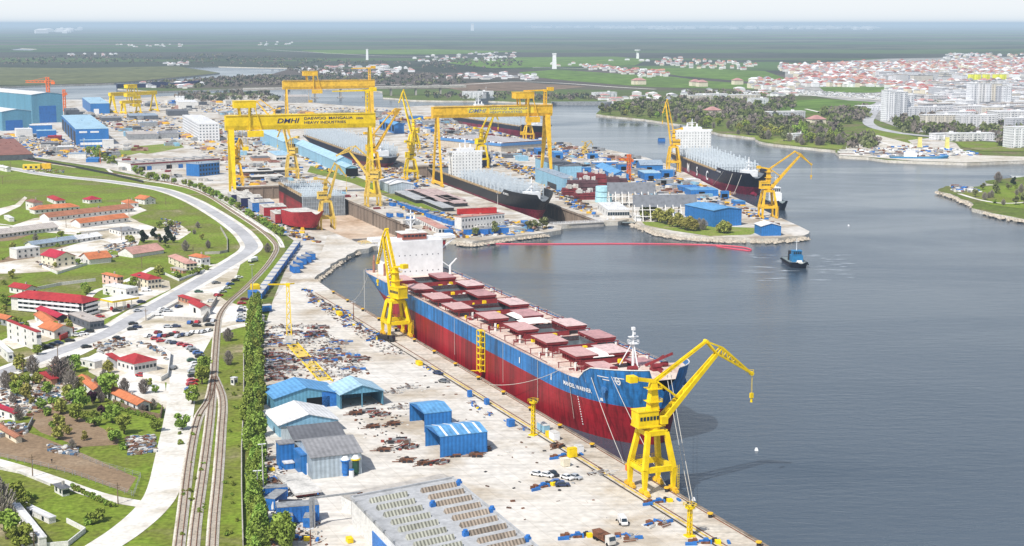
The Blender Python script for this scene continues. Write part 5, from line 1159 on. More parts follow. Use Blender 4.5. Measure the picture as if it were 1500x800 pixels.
RB = [('small blue shed alone on the far right yard edge', (862, 233), 876, 226, 860, 'blue', 'mblue', 'flat'), ('long blue roofed store near the far right waterline', (869, 243), 906, 238, 866, 'blue', 'white', 'flat'),
      ('blue shed with dark openings left of the orange tower crane', (905, 250), 926, 241, 902, 'blue', 'grey', 'flat'), ('blue and white store right behind the orange tower crane', (927, 241), 946, 235, 924, 'blue', 'white', 'flat'),
      ('blue gabled shed with dark front beside the navy ship stern', (938, 251), 971, 242, 932, 'blue', 'bgrey', 'gable'), ('broad blue arched shed left of the orange tower crane', (899, 266), 921, 256, 872, 'blue', 'mblue', 'gable'),
      ('light blue square building in mid right yard', (944, 264), 968, 254, 934, 'blue', 'lblue', 'flat'), ('blue square building touching the light blue one', (969, 260), 988, 250, 966, 'blue', 'mblue', 'flat'),
      ('grey roofed low store below the two square blue buildings', (963, 271), 986, 264, 960, 'grey', 'bgrey', 'flat'), ('blue low shed row beside the navy hull letters', (1012, 288), 1052, 279, 1003, 'blue', 'mblue', 'flat'),
      ('small blue cabin close to the quay below the navy hull', (1057, 291), 1068, 281, 1055, 'blue', 'blue', 'flat'), ('blue panel shed between the lattice stand and the large blue hall', (966, 299), 982, 286, 963, 'blue', 'white', 'flat'),
      ('white cube beside the blue panel shed', (983, 299), 992, 285, 982, 'white', 'white', 'flat'), ('flat blue roofed store at the quay corner under the far boom', (1000, 281), 1026, 275, 992, 'blue', 'blue', 'flat'),
      ('blue shed under the right leg of the right goliath crane', (812, 233), 825, 224, 807, 'blue', 'mblue', 'flat'), ('second blue shed right of the goliath leg', (786, 227), 799, 219, 782, 'blue', 'blue', 'flat'),
      ('long blue store at the far side of the right yard', (872, 256), 900, 250, 868, 'blue', 'white', 'flat'), ('dark blue low store behind the reddish hull blocks', (852, 256), 866, 246, 850, 'blue', 'mblue', 'flat')]
for lab, c, xr, top, xl, wl_, rc_, rf in RB: Bc(lab, c, xr, top, xl, name='shed', cat='shed', roof=rf, rc=rc_, wall=wl_, ang=8, door=[('R', .4, 5, 4, M_OPENING)])
Bc('largest blue hall of the peninsula with pale blue roof', (1045, 333), 1086, 309, 1003, name='hall', cat='hall', roof='gable', rc='mblue', wall='blue', ang=4, rh=1.6, R=(1086, 306.5))
Bc('blue shed with white roof at the very tip of the peninsula', (1115, 346), 1144, 332, 1105, name='shed', cat='shed', roof='gable', gable='y', rc='white', wall='blue', ang=8, rh=2)
Bc('low white kiosk building beside the second dock mouth', (890, 320), 922, 308, 875, name='quay_building', cat='building', rc='white', wall='white', ang=6, win=(1, 9, 1.6, 2.5), winL=(1, 4, 1.4, 2.4))
Bc('small pale blue hut with white roof behind the shore bushes', (978, 320), 992, 314, 974, name='hut', cat='hut', rc='lblue', wall='lblue', ang=6, depth=8)
for i, (lab, c, xr, top, xl, w_, r_) in enumerate([
 ('grey quay shed with flat roof by the water on the far yard shore', (418, 151), 454, 142, 414, 'grey', 'beige'), ('long dark barge-like shed before the small yellow gantries', (149, 178), 178, 173, 146, 'dgrey', 'grey'),
 ('grey flat store right of the small yellow gantry', (190, 176), 232, 170, 186, 'dgrey', 'bgrey'), ('pale grey store in the far left yard behind the long white workshop', (188, 205), 232, 197, 184, 'grey', 'beige'),
 ('second pale store in a row behind the long white workshop', (236, 203), 262, 196, 232, 'grey', 'grey'), ('white low building by the far yard road', (262, 160), 290, 150, 258, 'white', 'white'),
 ('dark grey low store near the far yard road', (246, 170), 276, 163, 243, 'dgrey', 'dgrey'), ('brownish flat shed at the left edge of the yard', (-10, 236), 48, 228, -30, 'dgrey', 'brown')]):
 Bc(lab, c, xr, top, xl, name='store', cat='store building', wall=w_, rc=r_, ang=12)
V = [
 ('white house with brownish hip roof at the left end of the farm yard', (49, 310), 63, 297, 38, 'hip', 'brown', 'white', (1, 2), (1, 2), None),
 ('small house with red hip roof behind the orange roofed barn', (82, 300), 96, 294, 69, 'hip', 'red', 'white', (1, 2), (1, 2), None),
 ('single house with crimson hip roof alone on the meadow', (131, 298.5), 149, 293, 121, 'hip', 'crim', 'white', (1, 3), (1, 2), None),
 ('long barn with bright orange roof, rearmost of three barns', (51, 314), 117, 307.5, None, 'hip', 'orange', 'white', (1, 9), None, (117, 302.5, 11)),
 ('longest barn with brown tiled roof, middle of three barns', (72, 324.5), 196, 318.5, None, 'gable', 'tile', 'white', (1, 16), None, (196, 304.5, 12)),
 ('barn with brick orange roof, nearest of three barns', (118, 334), 188, 327, None, 'gable', 'orange', 'white', (1, 8), None, (188, 318.5, 11)),
 ('square house with orange hip roof at the right end of the barns', (186, 305), 203, 298, 178, 'hip', 'orange', 'white', (1, 2), (1, 2), None),
 ('house with orange roof and grey gable next to the main road meadow', (212, 300), 228, 292.5, 198, 'gable', 'orange', 'white', (2, 2, .9, .9), (2, 2, .9, .9), None),
 ('long low white stable with beige roof at the left edge', (-12, 351), 85, 345, None, 'gable', 'beige', 'white', (1, 16), None, (85, 332.5, 12)),
 ('row of low sheds with grey blue roofs beside the bare field', (48, 365), 112, 359, None, 'gable', 'bgrey', 'white', (1, 8), None, (112, 350, 8)),
 ('low white stable with white roof next to the grey blue sheds', (112, 356), 149, 351, None, 'gable', 'white', 'white', (1, 5), None, (149, 345.5, 9)),
 ('unfinished white two storey house left of the crimson roofed house', (25, 380), 59, 366, None, 'flat', 'white', 'white', (2, 4), None, (59, 362, 9)),
 ('tall cream house with bright crimson gable roof', (83, 392), 111, 378, 61, 'gable', 'crim', 'cream', (2, 3), (2, 3), None),
 ('low cottage with worn orange tile roof right of the cream house', (131, 388), 163, 380, 117, 'gable', 'orange', 'white', None, (1, 2), None),
 ('wide old barn with pale pink tile roof near the dark trees', (195, 378), 240, 372.5, 173, 'gable', 'pink', 'white', None, None, None),
 ('white hut block with grey flat roof and square windows', (178, 346), 205, 339.5, 160, 'flat', 'grey', 'white', (1, 5), (1, 4), None),
 ('cream villa with pinkish tile roof close to the road bend', (273, 397), 289, 386.5, 247, 'hip', 'pink', 'cream', (2, 3), (2, 4), None),
 ('white house with orange red roof behind the cream villa', (295, 390), 308, 378, 277, 'hip', 'orange', 'white', (1, 2), (1, 3), None),
 ('small brick shed left of the cream villa', (268, 401), 276, 397, 250, 'flat', 'beige', 'brick', None, (1, 3), None),
 ('house with red gable roof behind the hotel', (38, 433), 55, 424, 14, 'gable', 'red', 'white', (1, 2), (1, 3), None),
 ('open pavilion with wide pale red roof in front of the hotel', (85, 474), 99, 465, 54, 'gable', 'crim', 'dark', None, None, None),  # solid dark walls stand for the shade beneath the open roof
 ('white house with small orange roof behind the white corner house', (71, 484), 88, 475, 51, 'gable', 'orange', 'white', (1, 2), (1, 2), None),
 ('white house with orange gable roof beside the roadside wall', (80, 497), 107, 485, 58, 'gable', 'orange', 'white', (1, 2), (1, 2), None),
 ('tall white cube house with a red tiled strip on top', (55, 515), 58, 487, 11, 'flat', 'red', 'white', (2, 2), (3, 4), None),
 ('grey house with rusty orange roof at the left edge below the hotel', (10, 478), 24, 468, -10, 'gable', 'orange', 'grey', None, (1, 3), None),
 ('long dark workshop with grey roof right of the pavilion', (132, 484), 153, 472, 100, 'flat', 'beige', 'dgrey', (1, 4), (1, 5), None),
 ('half built grey white house at the left edge under the road', (12, 531), 20, 517, -10, 'flat', 'white', 'white', (1, 1), (1, 3), None),
 ('pink house with orange hip roof near the filling station', (172, 420), 181, 406, 150, 'hip', 'orange', 'pinkw', (2, 2), (2, 3), None),
 ('large cream house with dark red hip roof and solar panel', (217, 425), 237, 410, 192, 'hip', 'red', 'cream', (2, 4), (2, 4), None),
 ('white flat roofed shop behind the filling station', (185, 437), 203, 424, 151, 'flat', 'white', 'white', (1, 3), (1, 3), None),
 ('pavilion with dark red hip roof beside the junction', (285, 449), 294, 441, 261, 'hip', 'red', 'brick', (1, 2), (1, 5), None),
 ('white garage with red roof right of the red pavilion', (294, 463), 308, 451, 277, 'gable', 'red', 'white', None, None, None),
 ('broad restaurant with bright red hip roof next to the car park', (197, 549), 230, 533, 172, 'hip', 'red', 'white', (1, 6), (1, 4), None),
 ('blue grey shed with red roof joined to the left of the restaurant', (173, 541), 180, 529, 157, 'shed', 'red', 'grey', None, None, None),
 ('small white cottage with white roof left of the grey shed', (139, 541), 150, 531, 118, 'flat', 'white', 'white', None, (1, 2), None),
 ('long white bungalow with bright orange roof by the dirt road', (202, 605), 220, 593, 156, 'gable', 'orange', 'white', None, (1, 5), None),
 ('small white house with orange roof behind the round bush', (138, 584), 151, 571, 115, 'gable', 'orange', 'white', (1, 2), (1, 3), None),
 ('tiny red roofed hut among the scrap and bare trees', (76, 565), 84, 556, 60, 'shed', 'red', 'brick', None, None, None),
 ('brick hut with dull red roof behind the bare trees', (88, 548), 96, 541, 76, 'gable', 'tile', 'brick', None, None, None),
 ('house with crimson roof at the left edge beside the plots', (22, 617), 25, 606, -12, 'shed', 'crim', 'white', None, (1, 3), None),
 ('old cottage with tile roof cut by the left edge near the plots', (24, 650), 30, 641, -12, 'gable', 'tile', 'cream', None, (1, 2), None),
 ('front wing of the white compound in the bottom left corner', (58, 806), 62, 789, 18, 'flat', 'white', 'white', None, (1, 4), None),
 ('rear white wing of the compound in the bottom left corner', (72, 768), 82, 760, 20, 'flat', 'white', 'white', None, (1, 3), None),
 ('little white kiosk with grey hip roof beside the lower track', (92, 728), 102, 716, 80, 'hip', 'dgrey', 'white', (1, 2), (1, 2), None),
 ('tiny white signal hut standing by the railway switch', (343, 565), 348, 555, 338, 'flat', 'white', 'white', (1, 1), (1, 1), None),
 ('grey white bungalow at the left edge above the meadow path', (10, 252), 16, 246, -12, 'gable', 'white', 'white', None, (1, 3), None),
 ('pair of white caravans at the left edge of the meadow', (14, 325), 21, 320, 6, 'flat', 'white', 'white', None, None, None),
]
VANG = {0: 25, 5: 20}
for i, (lab, c, xr, top, xl, rf, rc_, wl_, wn, wnl, RR) in enumerate(V):
 kw = dict(name='house', cat='house', roof=rf, rc=rc_, wall=wl_, win=wn, winL=wnl, over=.6)
 if RR: kw['R'] = (RR[0], RR[1]); kw['depth'] = RR[2]; xl = 0
 else: kw['ang'] = [38, 30, 45, 40, 52][i % 5]
 root, (l_, w_, h_) = Bc(lab, c, xr, top, xl, **kw)
 if 'crimson gable' in lab:
  q = MB(); q.prism_y([(l_ * .45, h_ + .3), (l_ * .62, h_ + .3), (l_ * .535, h_ + 2.2)], .6, 3); q.build('dormer', M_WHT, root)
 if 'solar' in lab or 'red tiled strip' in lab: q = MB(); q.box(1.6, w_ * .6, h_ + .9, 2, 2.4, .15); q.build('solar_panel', M_GLS, root)
 if 'garage' in lab: q = MB(); q.box(-.06, w_ * .5, 0, .2, 3, 2.6); q.build('door', M_OPENING, root)
 if 'bungalow with bright' in lab: q = MB(); q.box(l_ * .5, -.06, 0, 3.6, .2, 2.4); q.build('door', M_OPENING, root)
hc = (122, 464)
hotel, (l_, w_, h_) = Bc('long three storey white hotel with dark red hip roof and balconies', hc, 144, 444, 17, name='hotel', cat='hotel', roof='hip', rc='red', wall='white', Lp=(16, 434.5), over=1.2)
for k in range(3):
 z0 = h_ * (k + .08) / 3
 q = MB(); q.box(-.8, w_ * .45, z0 + .3, 1.5, w_ * .85, .25); q.box(-1.5, w_ * .45, z0 + .55, .12, w_ * .85, .9); q.build('balcony', M_WHT, hotel)
 q = MB(); q.box(l_ * .5, -.8, z0 + .3, l_ * .9, 1.5, .25); q.box(l_ * .5, -1.5, z0 + .55, l_ * .9, .12, .9); q.build('balcony', M_WHT, hotel)
 for j in range(11): q = MB(); q.box(-.06, w_ * (j + .5) / 12, z0 + .5, .16, 2.2, 2.0); q.build('window', M_GLS, hotel)
 for j in range(5): q = MB(); q.box(l_ * (j + .5) / 5, -.06, z0 + .5, 2, .16, 2.0); q.build('window', M_GLS, hotel)
fs = thing('filling_station', 'filling station canopy with a yellow edge on thin columns', 'filling station', (*G(176, 453), LZ), RAD(48))
q = MB(); q.box(0, 0, 5, 16, 11, .9); q.cm = 1; q.box(0, 0, 5.92, 15.4, 10.4, .1); q.build('canopy', [WALLS['yellow'], M_WHT], fs)
for i in (-5, 0, 5):
 for j in (-3, 3): q = MB(); q.tube((i, j, 0), (i, j, 5), .22, n=8); q.box(i, j, 0, 1.4, .8, .3); q.build('column', M_WHT, fs)
for i in (-5, 5): q = MB(); q.box(i, 0, .15, .8, 1.4, 1.9); q.build('fuel_pump', M_RED, fs)
cafe = thing('kiosk', 'bright yellow painted kiosk on the meadow beside rubble', 'kiosk', (*G(47, 248), LZ), RAD(10))
q = MB(); q.box(0, 0, 0, 17, 8, 5); q.build('wall', WALLS['yellow'], cafe)
for k in range(3): w_ = MB(); w_.box(-5.5 + 5 * k, -4.04, 1.5, 2.2, .16, 2); w_.build('window', M_GLS, cafe)
q = MB(); q.box(14, 1, 0, 9, 6, 5.5); q.build('annex', M_ORY, cafe)
# ================================================================ hull blocks, smaller ships, props
rr = random.Random(21)
M_NAVYP = mat('navy hull section paint', (.02, .025, .09), .5, .25, .3); M_REDH = mat('red hull section paint', (.38, .02, .03), .5, .2, .2, sc2=.8); M_DWHITE = mat('dusty white deck', (.62, .60, .56), .7, .25, .15, sc2=1)
M_GREYH = mat('grey hull framing', (.36, .40, .43), .6, .2, .3)
t_, (l_, w_, h_) = Bc('large hull section with grey ribbed end and black and red side in the first dock', (443, 318), 506, 289, 409, name='hull_section', cat='ship hull section', z=-9, rc=mat('grey section top', (.40, .45, .48), .6, .2, .3), wm=vcol_mat('hull section side', (.36, .015, .03), (.014, .014, .02), 11), ang=19, over=0)
q = MB()
for k in range(26): q.box(l_ * (k + .5) / 26, -.5, 0, .5, 1.0, h_ + .4)
for k in range(5): q.box(l_ / 2, -.35, h_ * (k + .5) / 5, l_, .7, .6)
q.build('web_frames', M_GREYH, t_)
q = MB(); q.box(l_ / 2, -.03, 0, l_, .08, h_); q.build('end_plating', M_GREYH, t_)
cg = bpy.data.objects.new('x', None)
for k in range(6):
 q = MB(); y = w_ * (k + .5) / 6
 for j in range(18): q.beam((l_ * (j + .5) / 18, y, h_ + .3), (l_ * (j + .5) / 18, y, h_ + 3 + (j * 5 + k) % 3), .4)
 for z_ in (1.4, 2.8): q.beam((1, y, h_ + z_), (l_ - 1, y, h_ + z_), .3)
 q.build('cell_guide_frame', M_GUIDE, t_)
q = MB()
for k in range(12): q.box(-.3, w_ * (k + .5) / 12, h_ + .3, 1.5, 1.5, 2.4)
q.build('side_passage_frames', MATS['ochre primer'], t_)
bpy.data.objects.remove(cg)
bo_ = G(440, 333); rb_ = thing('hull_section', 'red bow section of a ship standing on blocks beside the first dock', 'ship hull section', (*frame2(bo_, -16, 0, RAD(-64)), LZ), RAD(-60))
hm_, hb_s, st_s, xs_s = hull_mesh(44, 20, lambda x: 12 + 2.5 * max(0, (x - 20) / 24), 2, 12, .5, .05, .7, rake=.16, n=24, sternfull=1)
hm_.build('hull', M_REDH, rb_); deck_mesh(hb_s, st_s, .5, 42, 12.1, (), n=16).build('deck', M_DWHITE, rb_)
q = MB(); q.box(0, 0, 2, .3, 19, 10); q.build('open_end', M_DRK, rb_)
for x_ in (8, 20, 32):
 for y_ in (-6, 6): q = MB(); q.frus(x_, y_, 0, 2.4, 2.4, 2.1, 1.6, 1.6); q.build('keel_block', M_ORY, rb_)
secs = [((352, 297), 'navy', 'navy section at the far end of the row'), ((366, 302), 'navy', 'second navy section in the row'), ((383, 309), 'blue', 'white topped section with a blue bulkhead'), ((400, 316), 'red', 'white topped section with a red side'), ((417, 326), 'red', 'red sided section next to the red bow')]
for i, (c, k_, lb_) in enumerate(secs):
 m_ = {'navy': M_NAVYP, 'blue': M_BLUE, 'red': M_REDH}[k_]
 s_ = thing('hull_section', lb_ + ' beside the first dock', 'ship hull section', (*G(*c), LZ), A3)
 q = MB(); q.box(0, 0, 1.4, 21, 17, 6.4); q.build('side', m_, s_); q = MB(); q.box(0, 0, 7.8, 21.4, 17.4, .5);
 for j in range(7): q.box(rr.uniform(-9, 9), rr.uniform(-7, 7), 8.3, rr.uniform(1, 3), rr.uniform(1, 3), rr.uniform(.5, 2))
 q.build('deck', M_DWHITE, s_)
 for j in range(5): q = MB(); q.box(-8 + 4 * j, -8.7, 1.6, .4, .5, 6); q.build('stiffener', M_DWHITE, s_)
 q = MB();
 for j in (-8, 0, 8):
  for k2 in (-6, 6): q.box(j, k2, 0, 1.5, 1.5, 1.4)
 q.build('support_blocks', M_ORY, s_)
for i, (c, L_, W_) in enumerate([((372, 254), 26, 34), ((398, 252), 26, 30), ((390, 262), 16, 30), ((626, 291), 100, 15), ((607, 291), 70, 17), ((650, 290), 90, 12), ((660, 297), 60, 12), ((640, 303), 66, 10)]):
 s_ = thing('deck_panel', ['white flat deck panel behind the first dock, left', 'white flat deck panel behind the first dock, right', 'white flat deck panel nearest the dock head', 'long pinkish hatch panel row left of the black ship, outer', 'grey topped panel row above the container sheds', 'long pinkish panel row right beside the black hull', 'short pinkish panel close to the black bow', 'pale grey panel row next to the grass strip'][i], 'steel panel', (*G(*c), LZ), A3 + (0 if i < 3 else .0))
 m_ = M_DWHITE if i in (0, 1, 2) else (mat('pinkish panel', (.50, .38, .36), .7, .25, .2, sc2=1) if i in (3, 5, 6) else mat('pale grey panel', (.42, .43, .44), .7, .25, .2, sc2=1))
 nseg = max(1, int(L_ / 17))
 for j in range(nseg):
  q = MB(); x_ = -L_ / 2 + L_ * (j + .5) / nseg; q.box(x_, 0, 2.8, L_ / nseg - .8, W_, .5); q.build('plate', m_, s_)
  q = MB(); q.box(x_, 0, 0, L_ / nseg - 1.6, W_ - 1, 2.8); q.build('frame', M_DRK, s_)
for i, (c, a_, b__, h__) in enumerate([((852, 283), 26, 16, 12), ((866, 280), 24, 18, 16), ((881, 276), 30, 16, 11), ((858, 292), 20, 10, 6), ((905, 275), 16, 12, 9), ((835, 287), 14, 10, 7)]):
 s_ = thing('hull_section', 'dark red hull block number%s in the stack right of the second dock' % ['', ' two', ' three', ' four', ' five', ' six'][i] if False else ['dark red hull block nearest the pale blue hall', 'tallest brown hull block behind the dock wall', 'long brown hull block with white fittings on top', 'low purple brown block on the dock edge', 'dark block under the sloped lattice stand', 'small dark block at the foot of the pale hall'][i], 'ship hull section', (*G(*c), LZ), RAD(8))
 for j in range(4): q = MB(); q.box(0, 0, h__ * j / 4, a_ - (j % 2), b__ - (j % 2), h__ / 4 - .3); q.build('deck_tier', WALLS['dred'] if i % 2 else mat('purple brown primer', (.11, .05, .06), .7, .3, .3), s_)
 q = MB()
 for j in range(9): q.box(rr.uniform(-a_ / 2, a_ / 2) * .8, rr.uniform(-b__ / 2, b__ / 2) * .8, h__ - .3, rr.uniform(1, 4), rr.uniform(1, 3), rr.uniform(1, 4))
 q.build('fittings', M_DWHITE, s_)
tk = thing('tank', 'round pale turquoise tank tower beside the lattice stands', 'tank', (*G(884, 296), LZ));
for j in range(3): q = MB(); q.tube((0, 0, j * 4.5), (0, 0, j * 4.5 + 4), 7 - j * .2, n=20); q.build('tank_ring', mat('turquoise paint', (.40, .66, .74), .5, .15, .3), tk)
for lab, P1, P2, m_, d_ in (('dark red caisson gate closing the first dry dock', Q(-260, 66), Q(-260, 125), M_REDH, 7), ('long grey gate and walkway closing the second dry dock', D2[0], D2[1], M_CONC, 6)):
 a = math.atan2(P2[1] - P1[1], P2[0] - P1[0]); L = math.hypot(P2[0] - P1[0], P2[1] - P1[1]); s_ = thing('dock_gate', lab, 'dock gate', (P1[0], P1[1], 0), a)
 q = MB(); q.box(L / 2, 0, -9.2, L + 1, d_, 12); q.build('caisson', m_, s_); q = MB(); q.box(L / 2, 0, 2.85, L + 2, d_ + 1, .5); q.build('walkway', M_CONC, s_)
 q = MB(); rail(q, [(0, -d_ / 2, 3.35), (L, -d_ / 2, 3.35)], 1.1, .15, 3); rail(q, [(0, d_ / 2, 3.35), (L, d_ / 2, 3.35)], 1.1, .15, 3); q.build('railing', M_YEL if m_ is M_REDH else M_WHT, s_)
for i, (c, n_, W_, Hh) in enumerate([((893, 304), 8, 37, 18), ((931, 325), 9, 46, 18)]):
 s_ = thing('lattice_stand', ['sloped white lattice stand with grey panel top, farther of two', 'sloped white lattice stand with grey panel top, nearer the shore bushes'][i], 'lattice frame', (*G(*c), LZ), RAD(2))
 for k in range(n_):
  x = W_ * k / (n_ - 1); q = MB(); q.beam((x, 0, 0), (x, 14, Hh), .55); q.beam((x, 22, 0), (x, 14, Hh), .55); q.beam((x, 0, .5), (x, 22, .5), .6)
  for f in (.25, .5, .75): q.beam((x, 14 * f, Hh * f), (x, 22 - 8 * f, Hh * f), .5); q.beam((x, 14 * f, Hh * f), (x, 22 - 8 * (f - .25), Hh * (f - .25)), .45)
  q.build('truss', M_GEARW, s_)
 q = MB(); q.add([(-1, 7.6, Hh * .56), (W_ + 1, 7.6, Hh * .56), (W_ + 1, 13.6, Hh + .6), (-1, 13.6, Hh + .6), (-1, 8.2, Hh * .56), (W_ + 1, 8.2, Hh * .56), (W_ + 1, 14.2, Hh + .6), (-1, 14.2, Hh + .6)], [(0, 1, 2, 3), (7, 6, 5, 4), (0, 4, 5, 1), (2, 6, 7, 3), (1, 5, 6, 2), (0, 3, 7, 4)])
 q.build('panel', mat('slate grey panel', (.16, .17, .19), .7, .2, .3), s_)
 for f in (.2, .45): q = MB(); q.beam((0, 14 * f, Hh * f), (W_, 14 * f, Hh * f), .55); q.build('cross_beam', M_GEARW, s_)
oA = G(447, 197, 13);
sA, hbA, stA = cship('navy container ship hull in the far dock, pale guides, red bulbous bow', (oA[0] + 18, oA[1] - 10), RAD(-71), 345, 44, 13, hull=M_NAVY, guides=(.03, .9), gh=12, zmin=0, rise=.95, fcz=.5)
o3 = frame2(G(660, 171, 12), -4, 16, RAD(-72))
s3, _, _ = cship('navy ship with red waterline moored beyond the large blue edged workshop', o3, RAD(-66), 300, 36, 12, hull=M_NAVY, guides=(.3, .88), gh=10, zmin=0, fcz=3.5, house=(70, 14, 18, 26))
nb_ = G(667, 243); s4, _, _ = cship('short navy bow section standing in the yard behind the black ship', frame2(nb_, -4, 0, RAD(-20)), RAD(-20), 44, 20, 13, hull=M_NAVYP, guides=(.9, .85), zmin=1, fcz=2.5, bulb=False, rails=False)
o5 = G(172, 131, 8)
def small_ship(label, P_, ang, L, B, dz, hullm, housem, name='ship', cat='ship', hx=.25, hh=6, mast=9, extra=None, bow=.3):
 root = thing(name, label, cat, (P_[0], P_[1], 0), ang)
 mb, hbf, stem, xs = hull_mesh(L, B, lambda x: dz + dz * .5 * max(0, (x / L - .75) * 3), -.6, dz, bow, .1, .6, rake=.08, n=22, sternfull=.95); mb.build('hull', hullm, root)
 deck_mesh(hbf, stem, .3, L * .97, dz - .15, (), n=18).build('deck', mat('grey green deck', (.20, .24, .24), .8, .3, .5), root)
 a = MB(); a.box(L * hx, 0, dz - .15, L * .22, B * .62, hh * .5); a.box(L * hx, 0, dz + hh * .5, L * .16, B * .5, hh * .3); a.box(L * hx, 0, dz + hh * .8, L * .18, B * .56, .25); ao = a.build('wheelhouse', housem, root)
 for k in range(4): q = MB(); q.box(L * (hx + .082), B * (-.18 + .12 * k), dz + hh * .58, .12, B * .09, hh * .16); q.build('window', M_GLS, ao)
 a = MB(); a.tube((L * hx, 0, dz + hh * .8), (L * hx, 0, dz + hh * .8 + mast), .25, .12, n=6); a.box(L * hx, 0, dz + hh * .8 + mast * .7, .2, B * .3, .2); a.build('mast', M_WHT, root)
 a = MB()
 for x in range(1, int(L * .9), 2):
  for sy in (-1, 1): a.tube((x, sy * (hbf(x, dz) + .15), dz - .9), (x + .9, sy * (hbf(x + .9, dz) + .15), dz - .9), .45, n=6)
 if name == 'tugboat': a.build('fender', M_BLK, root)
 return root
M_TUGH = mat('dark tug hull', (.02, .025, .05), .5, .3, .6); M_TUGB = mat('tug blue', (.03, .20, .42), .5, .2, .5)
tg = small_ship('blue and black tugboat steaming in open water with a white mast', frame2(G(1172, 393, 0), -27, 0, RAD(-86)), RAD(-86), 30, 11, 3.0, M_TUGH, M_TUGB, 'tugboat', 'tugboat', .58, 8, 8)
q = MB(); q.frus(12, 3, 2.8, 2.2, 1.6, 6, 1.8, 1.3); q.frus(12, -3, 2.8, 2.2, 1.6, 6, 1.8, 1.3); q.build('funnel', M_DRK, tg)
q = MB(); q.tube((25, -1.5, 3.6), (25, 1.5, 3.6), 1.0); q.box(25, 0, 2.9, 2.6, 4, .5); q.build('towing_winch', M_GEARW, tg)
small_ship('white workboat lying off the mouth of the second dock', G(911, 330, 0), RAD(8), 20, 7, 2.2, M_DRK, M_WHT, 'workboat', 'boat', .6, 6, 3)
small_ship('small red and white boat moored at the dock corner', G(889, 327.5, 0), RAD(10), 10, 4, 1.4, M_REDH, M_WHT, 'small_boat', 'boat', .5, 3.5, 2)
small_ship('tiny white boat moored left of the red and white boat', G(882, 328, 0), RAD(10), 8, 3.2, 1.2, M_WHT, M_WHT, 'small_boat', 'boat', .5, 3, 2)
small_ship('black hulled supply ship with white decks behind the orange peninsula crane', G(1123, 298, 0), RAD(-86), 52, 13, 6, M_TUGH, M_WHT, 'supply_ship', 'ship', .55, 13, 11)
small_ship('rust red barge moored at the sandy right bank', G(1228, 229, 0), RAD(-6), 85, 14, 4, mat('rusty brown hull', (.20, .09, .07), .7, .3, .3), M_DWHITE, 'barge', 'barge', .1, 4, 4)
small_ship('blue and white service ship at the right bank pier', G(1303, 235.5, 0), RAD(-10), 62, 13, 5, M_TUGB, M_WHT, 'service_ship', 'ship', .35, 9, 8)
small_ship('long grey river barge moored at the far bank', G(808, 154, 0), RAD(4), 130, 18, 6, M_STEEL, M_DWHITE, 'barge', 'barge', .9, 6, 5)
small_ship('second small grey boat right of the long river barge', G(866, 153.5, 0), RAD(4), 28, 8, 4, M_DRK, M_DRK, 'small_boat', 'boat', .5, 3, 3)
small_ship('blue grey ship at the far bank behind the right goliath beam', G(700, 151, 0), RAD(60), 60, 14, 8, M_STEEL, M_STEEL, 'ship', 'ship', .5, 14, 12)
small_ship('navy barge at the wooded far bank left of the yellow gantries', G(171, 130.5, 0), RAD(24), 190, 26, 12, M_NAVYP, M_NAVYP, 'barge', 'barge', .5, 3, 2, bow=.1)
small_ship('grey boat near the far right wooded shore', G(996, 186, 0), RAD(-12), 40, 9, 3, M_STEEL, M_DWHITE, 'small_boat', 'boat', .4, 4, 4)
small_ship('white pleasure boat at the right shore edge', G(1480, 262, 0), RAD(-20), 45, 10, 3, M_WHT, M_WHT, 'pleasure_boat', 'boat', .5, 6, 4)
fl = thing('floating_box', 'little blue float box drifting in the far channel', 'float', (*G(969, 207, 0), 0)); q = MB(); q.box(0, 0, -.3, 9, 6, 4); q.build('body', M_BLUE, fl); q = MB(); q.box(0, 0, 3.7, 8, 5, .5); q.build('top', M_DRK, fl)
bm_ = MB(); pts_ = [(*p, .15) for p in smooth_line(px([(655, 355), (720, 357), (800, 357.5), (900, 357), (980, 357.5), (1040, 359), (1082, 361.5), (1099, 365), (1098, 367.5), (1086, 366), (1060, 362.5), (1050, 360.5)], .2), 5)]
for p, q_ in zip(pts_, pts_[1:]):
 bm_.tube(p, q_, .55, n=6)
tag(bm_.build('oil_boom', mat('pink red float', (.62, .08, .12), .6, .1, 1)), 'long pinkish red floating boom stretched across the harbour water', 'floating boom')
for i in range(3):
 b_ = MB(); b_.frus(0, 0, -.2, 1.4, 1.0, 1.2, .6, .5); o_ = b_.build('buoy', M_WHT); p = G(*[(1108, 660), (1016, 733), (1243, 331)][i], 0); o_.location = (*p, 0); tag(o_, ['tiny white float on the water right of the near crane', 'tiny white float beside the quay foot', 'tiny white float far out in the bay'][i], 'float')
def container(L=6.1, m=M_BLUE, top=M_STEEL, dots=False):
 root = thing('container', 'x', 'container'); q = MB(); q.box(0, 0, .15, L, 2.44, 2.45)
 for k in range(int(L / .6)):
  for s in (-1, 1): q.box(-L / 2 + .3 + .6 * k, s * 1.25, .3, .25, .08, 2.2)
 q.build('body', m, root); q = MB(); q.box(0, 0, 2.6, L + .05, 2.5, .1); q.build('roof_panel', top, root)
 q = MB(); q.box(L / 2 + .03, 0, .3, .08, 2.2, 2.2); q.build('door', m, root)
 return root
def line_pts(a, b, n): return [(a[0] + (b[0] - a[0]) * i / max(1, n - 1), a[1] + (b[1] - a[1]) * i / max(1, n - 1)) for i in range(n)]
ORD = ['first', 'second', 'third', 'fourth', 'fifth', 'sixth', 'seventh', 'eighth', 'ninth', 'tenth', 'eleventh', 'twelfth', 'thirteenth', 'fourteenth', 'fifteenth', 'sixteenth', 'seventeenth', 'eighteenth', 'nineteenth', 'twentieth']
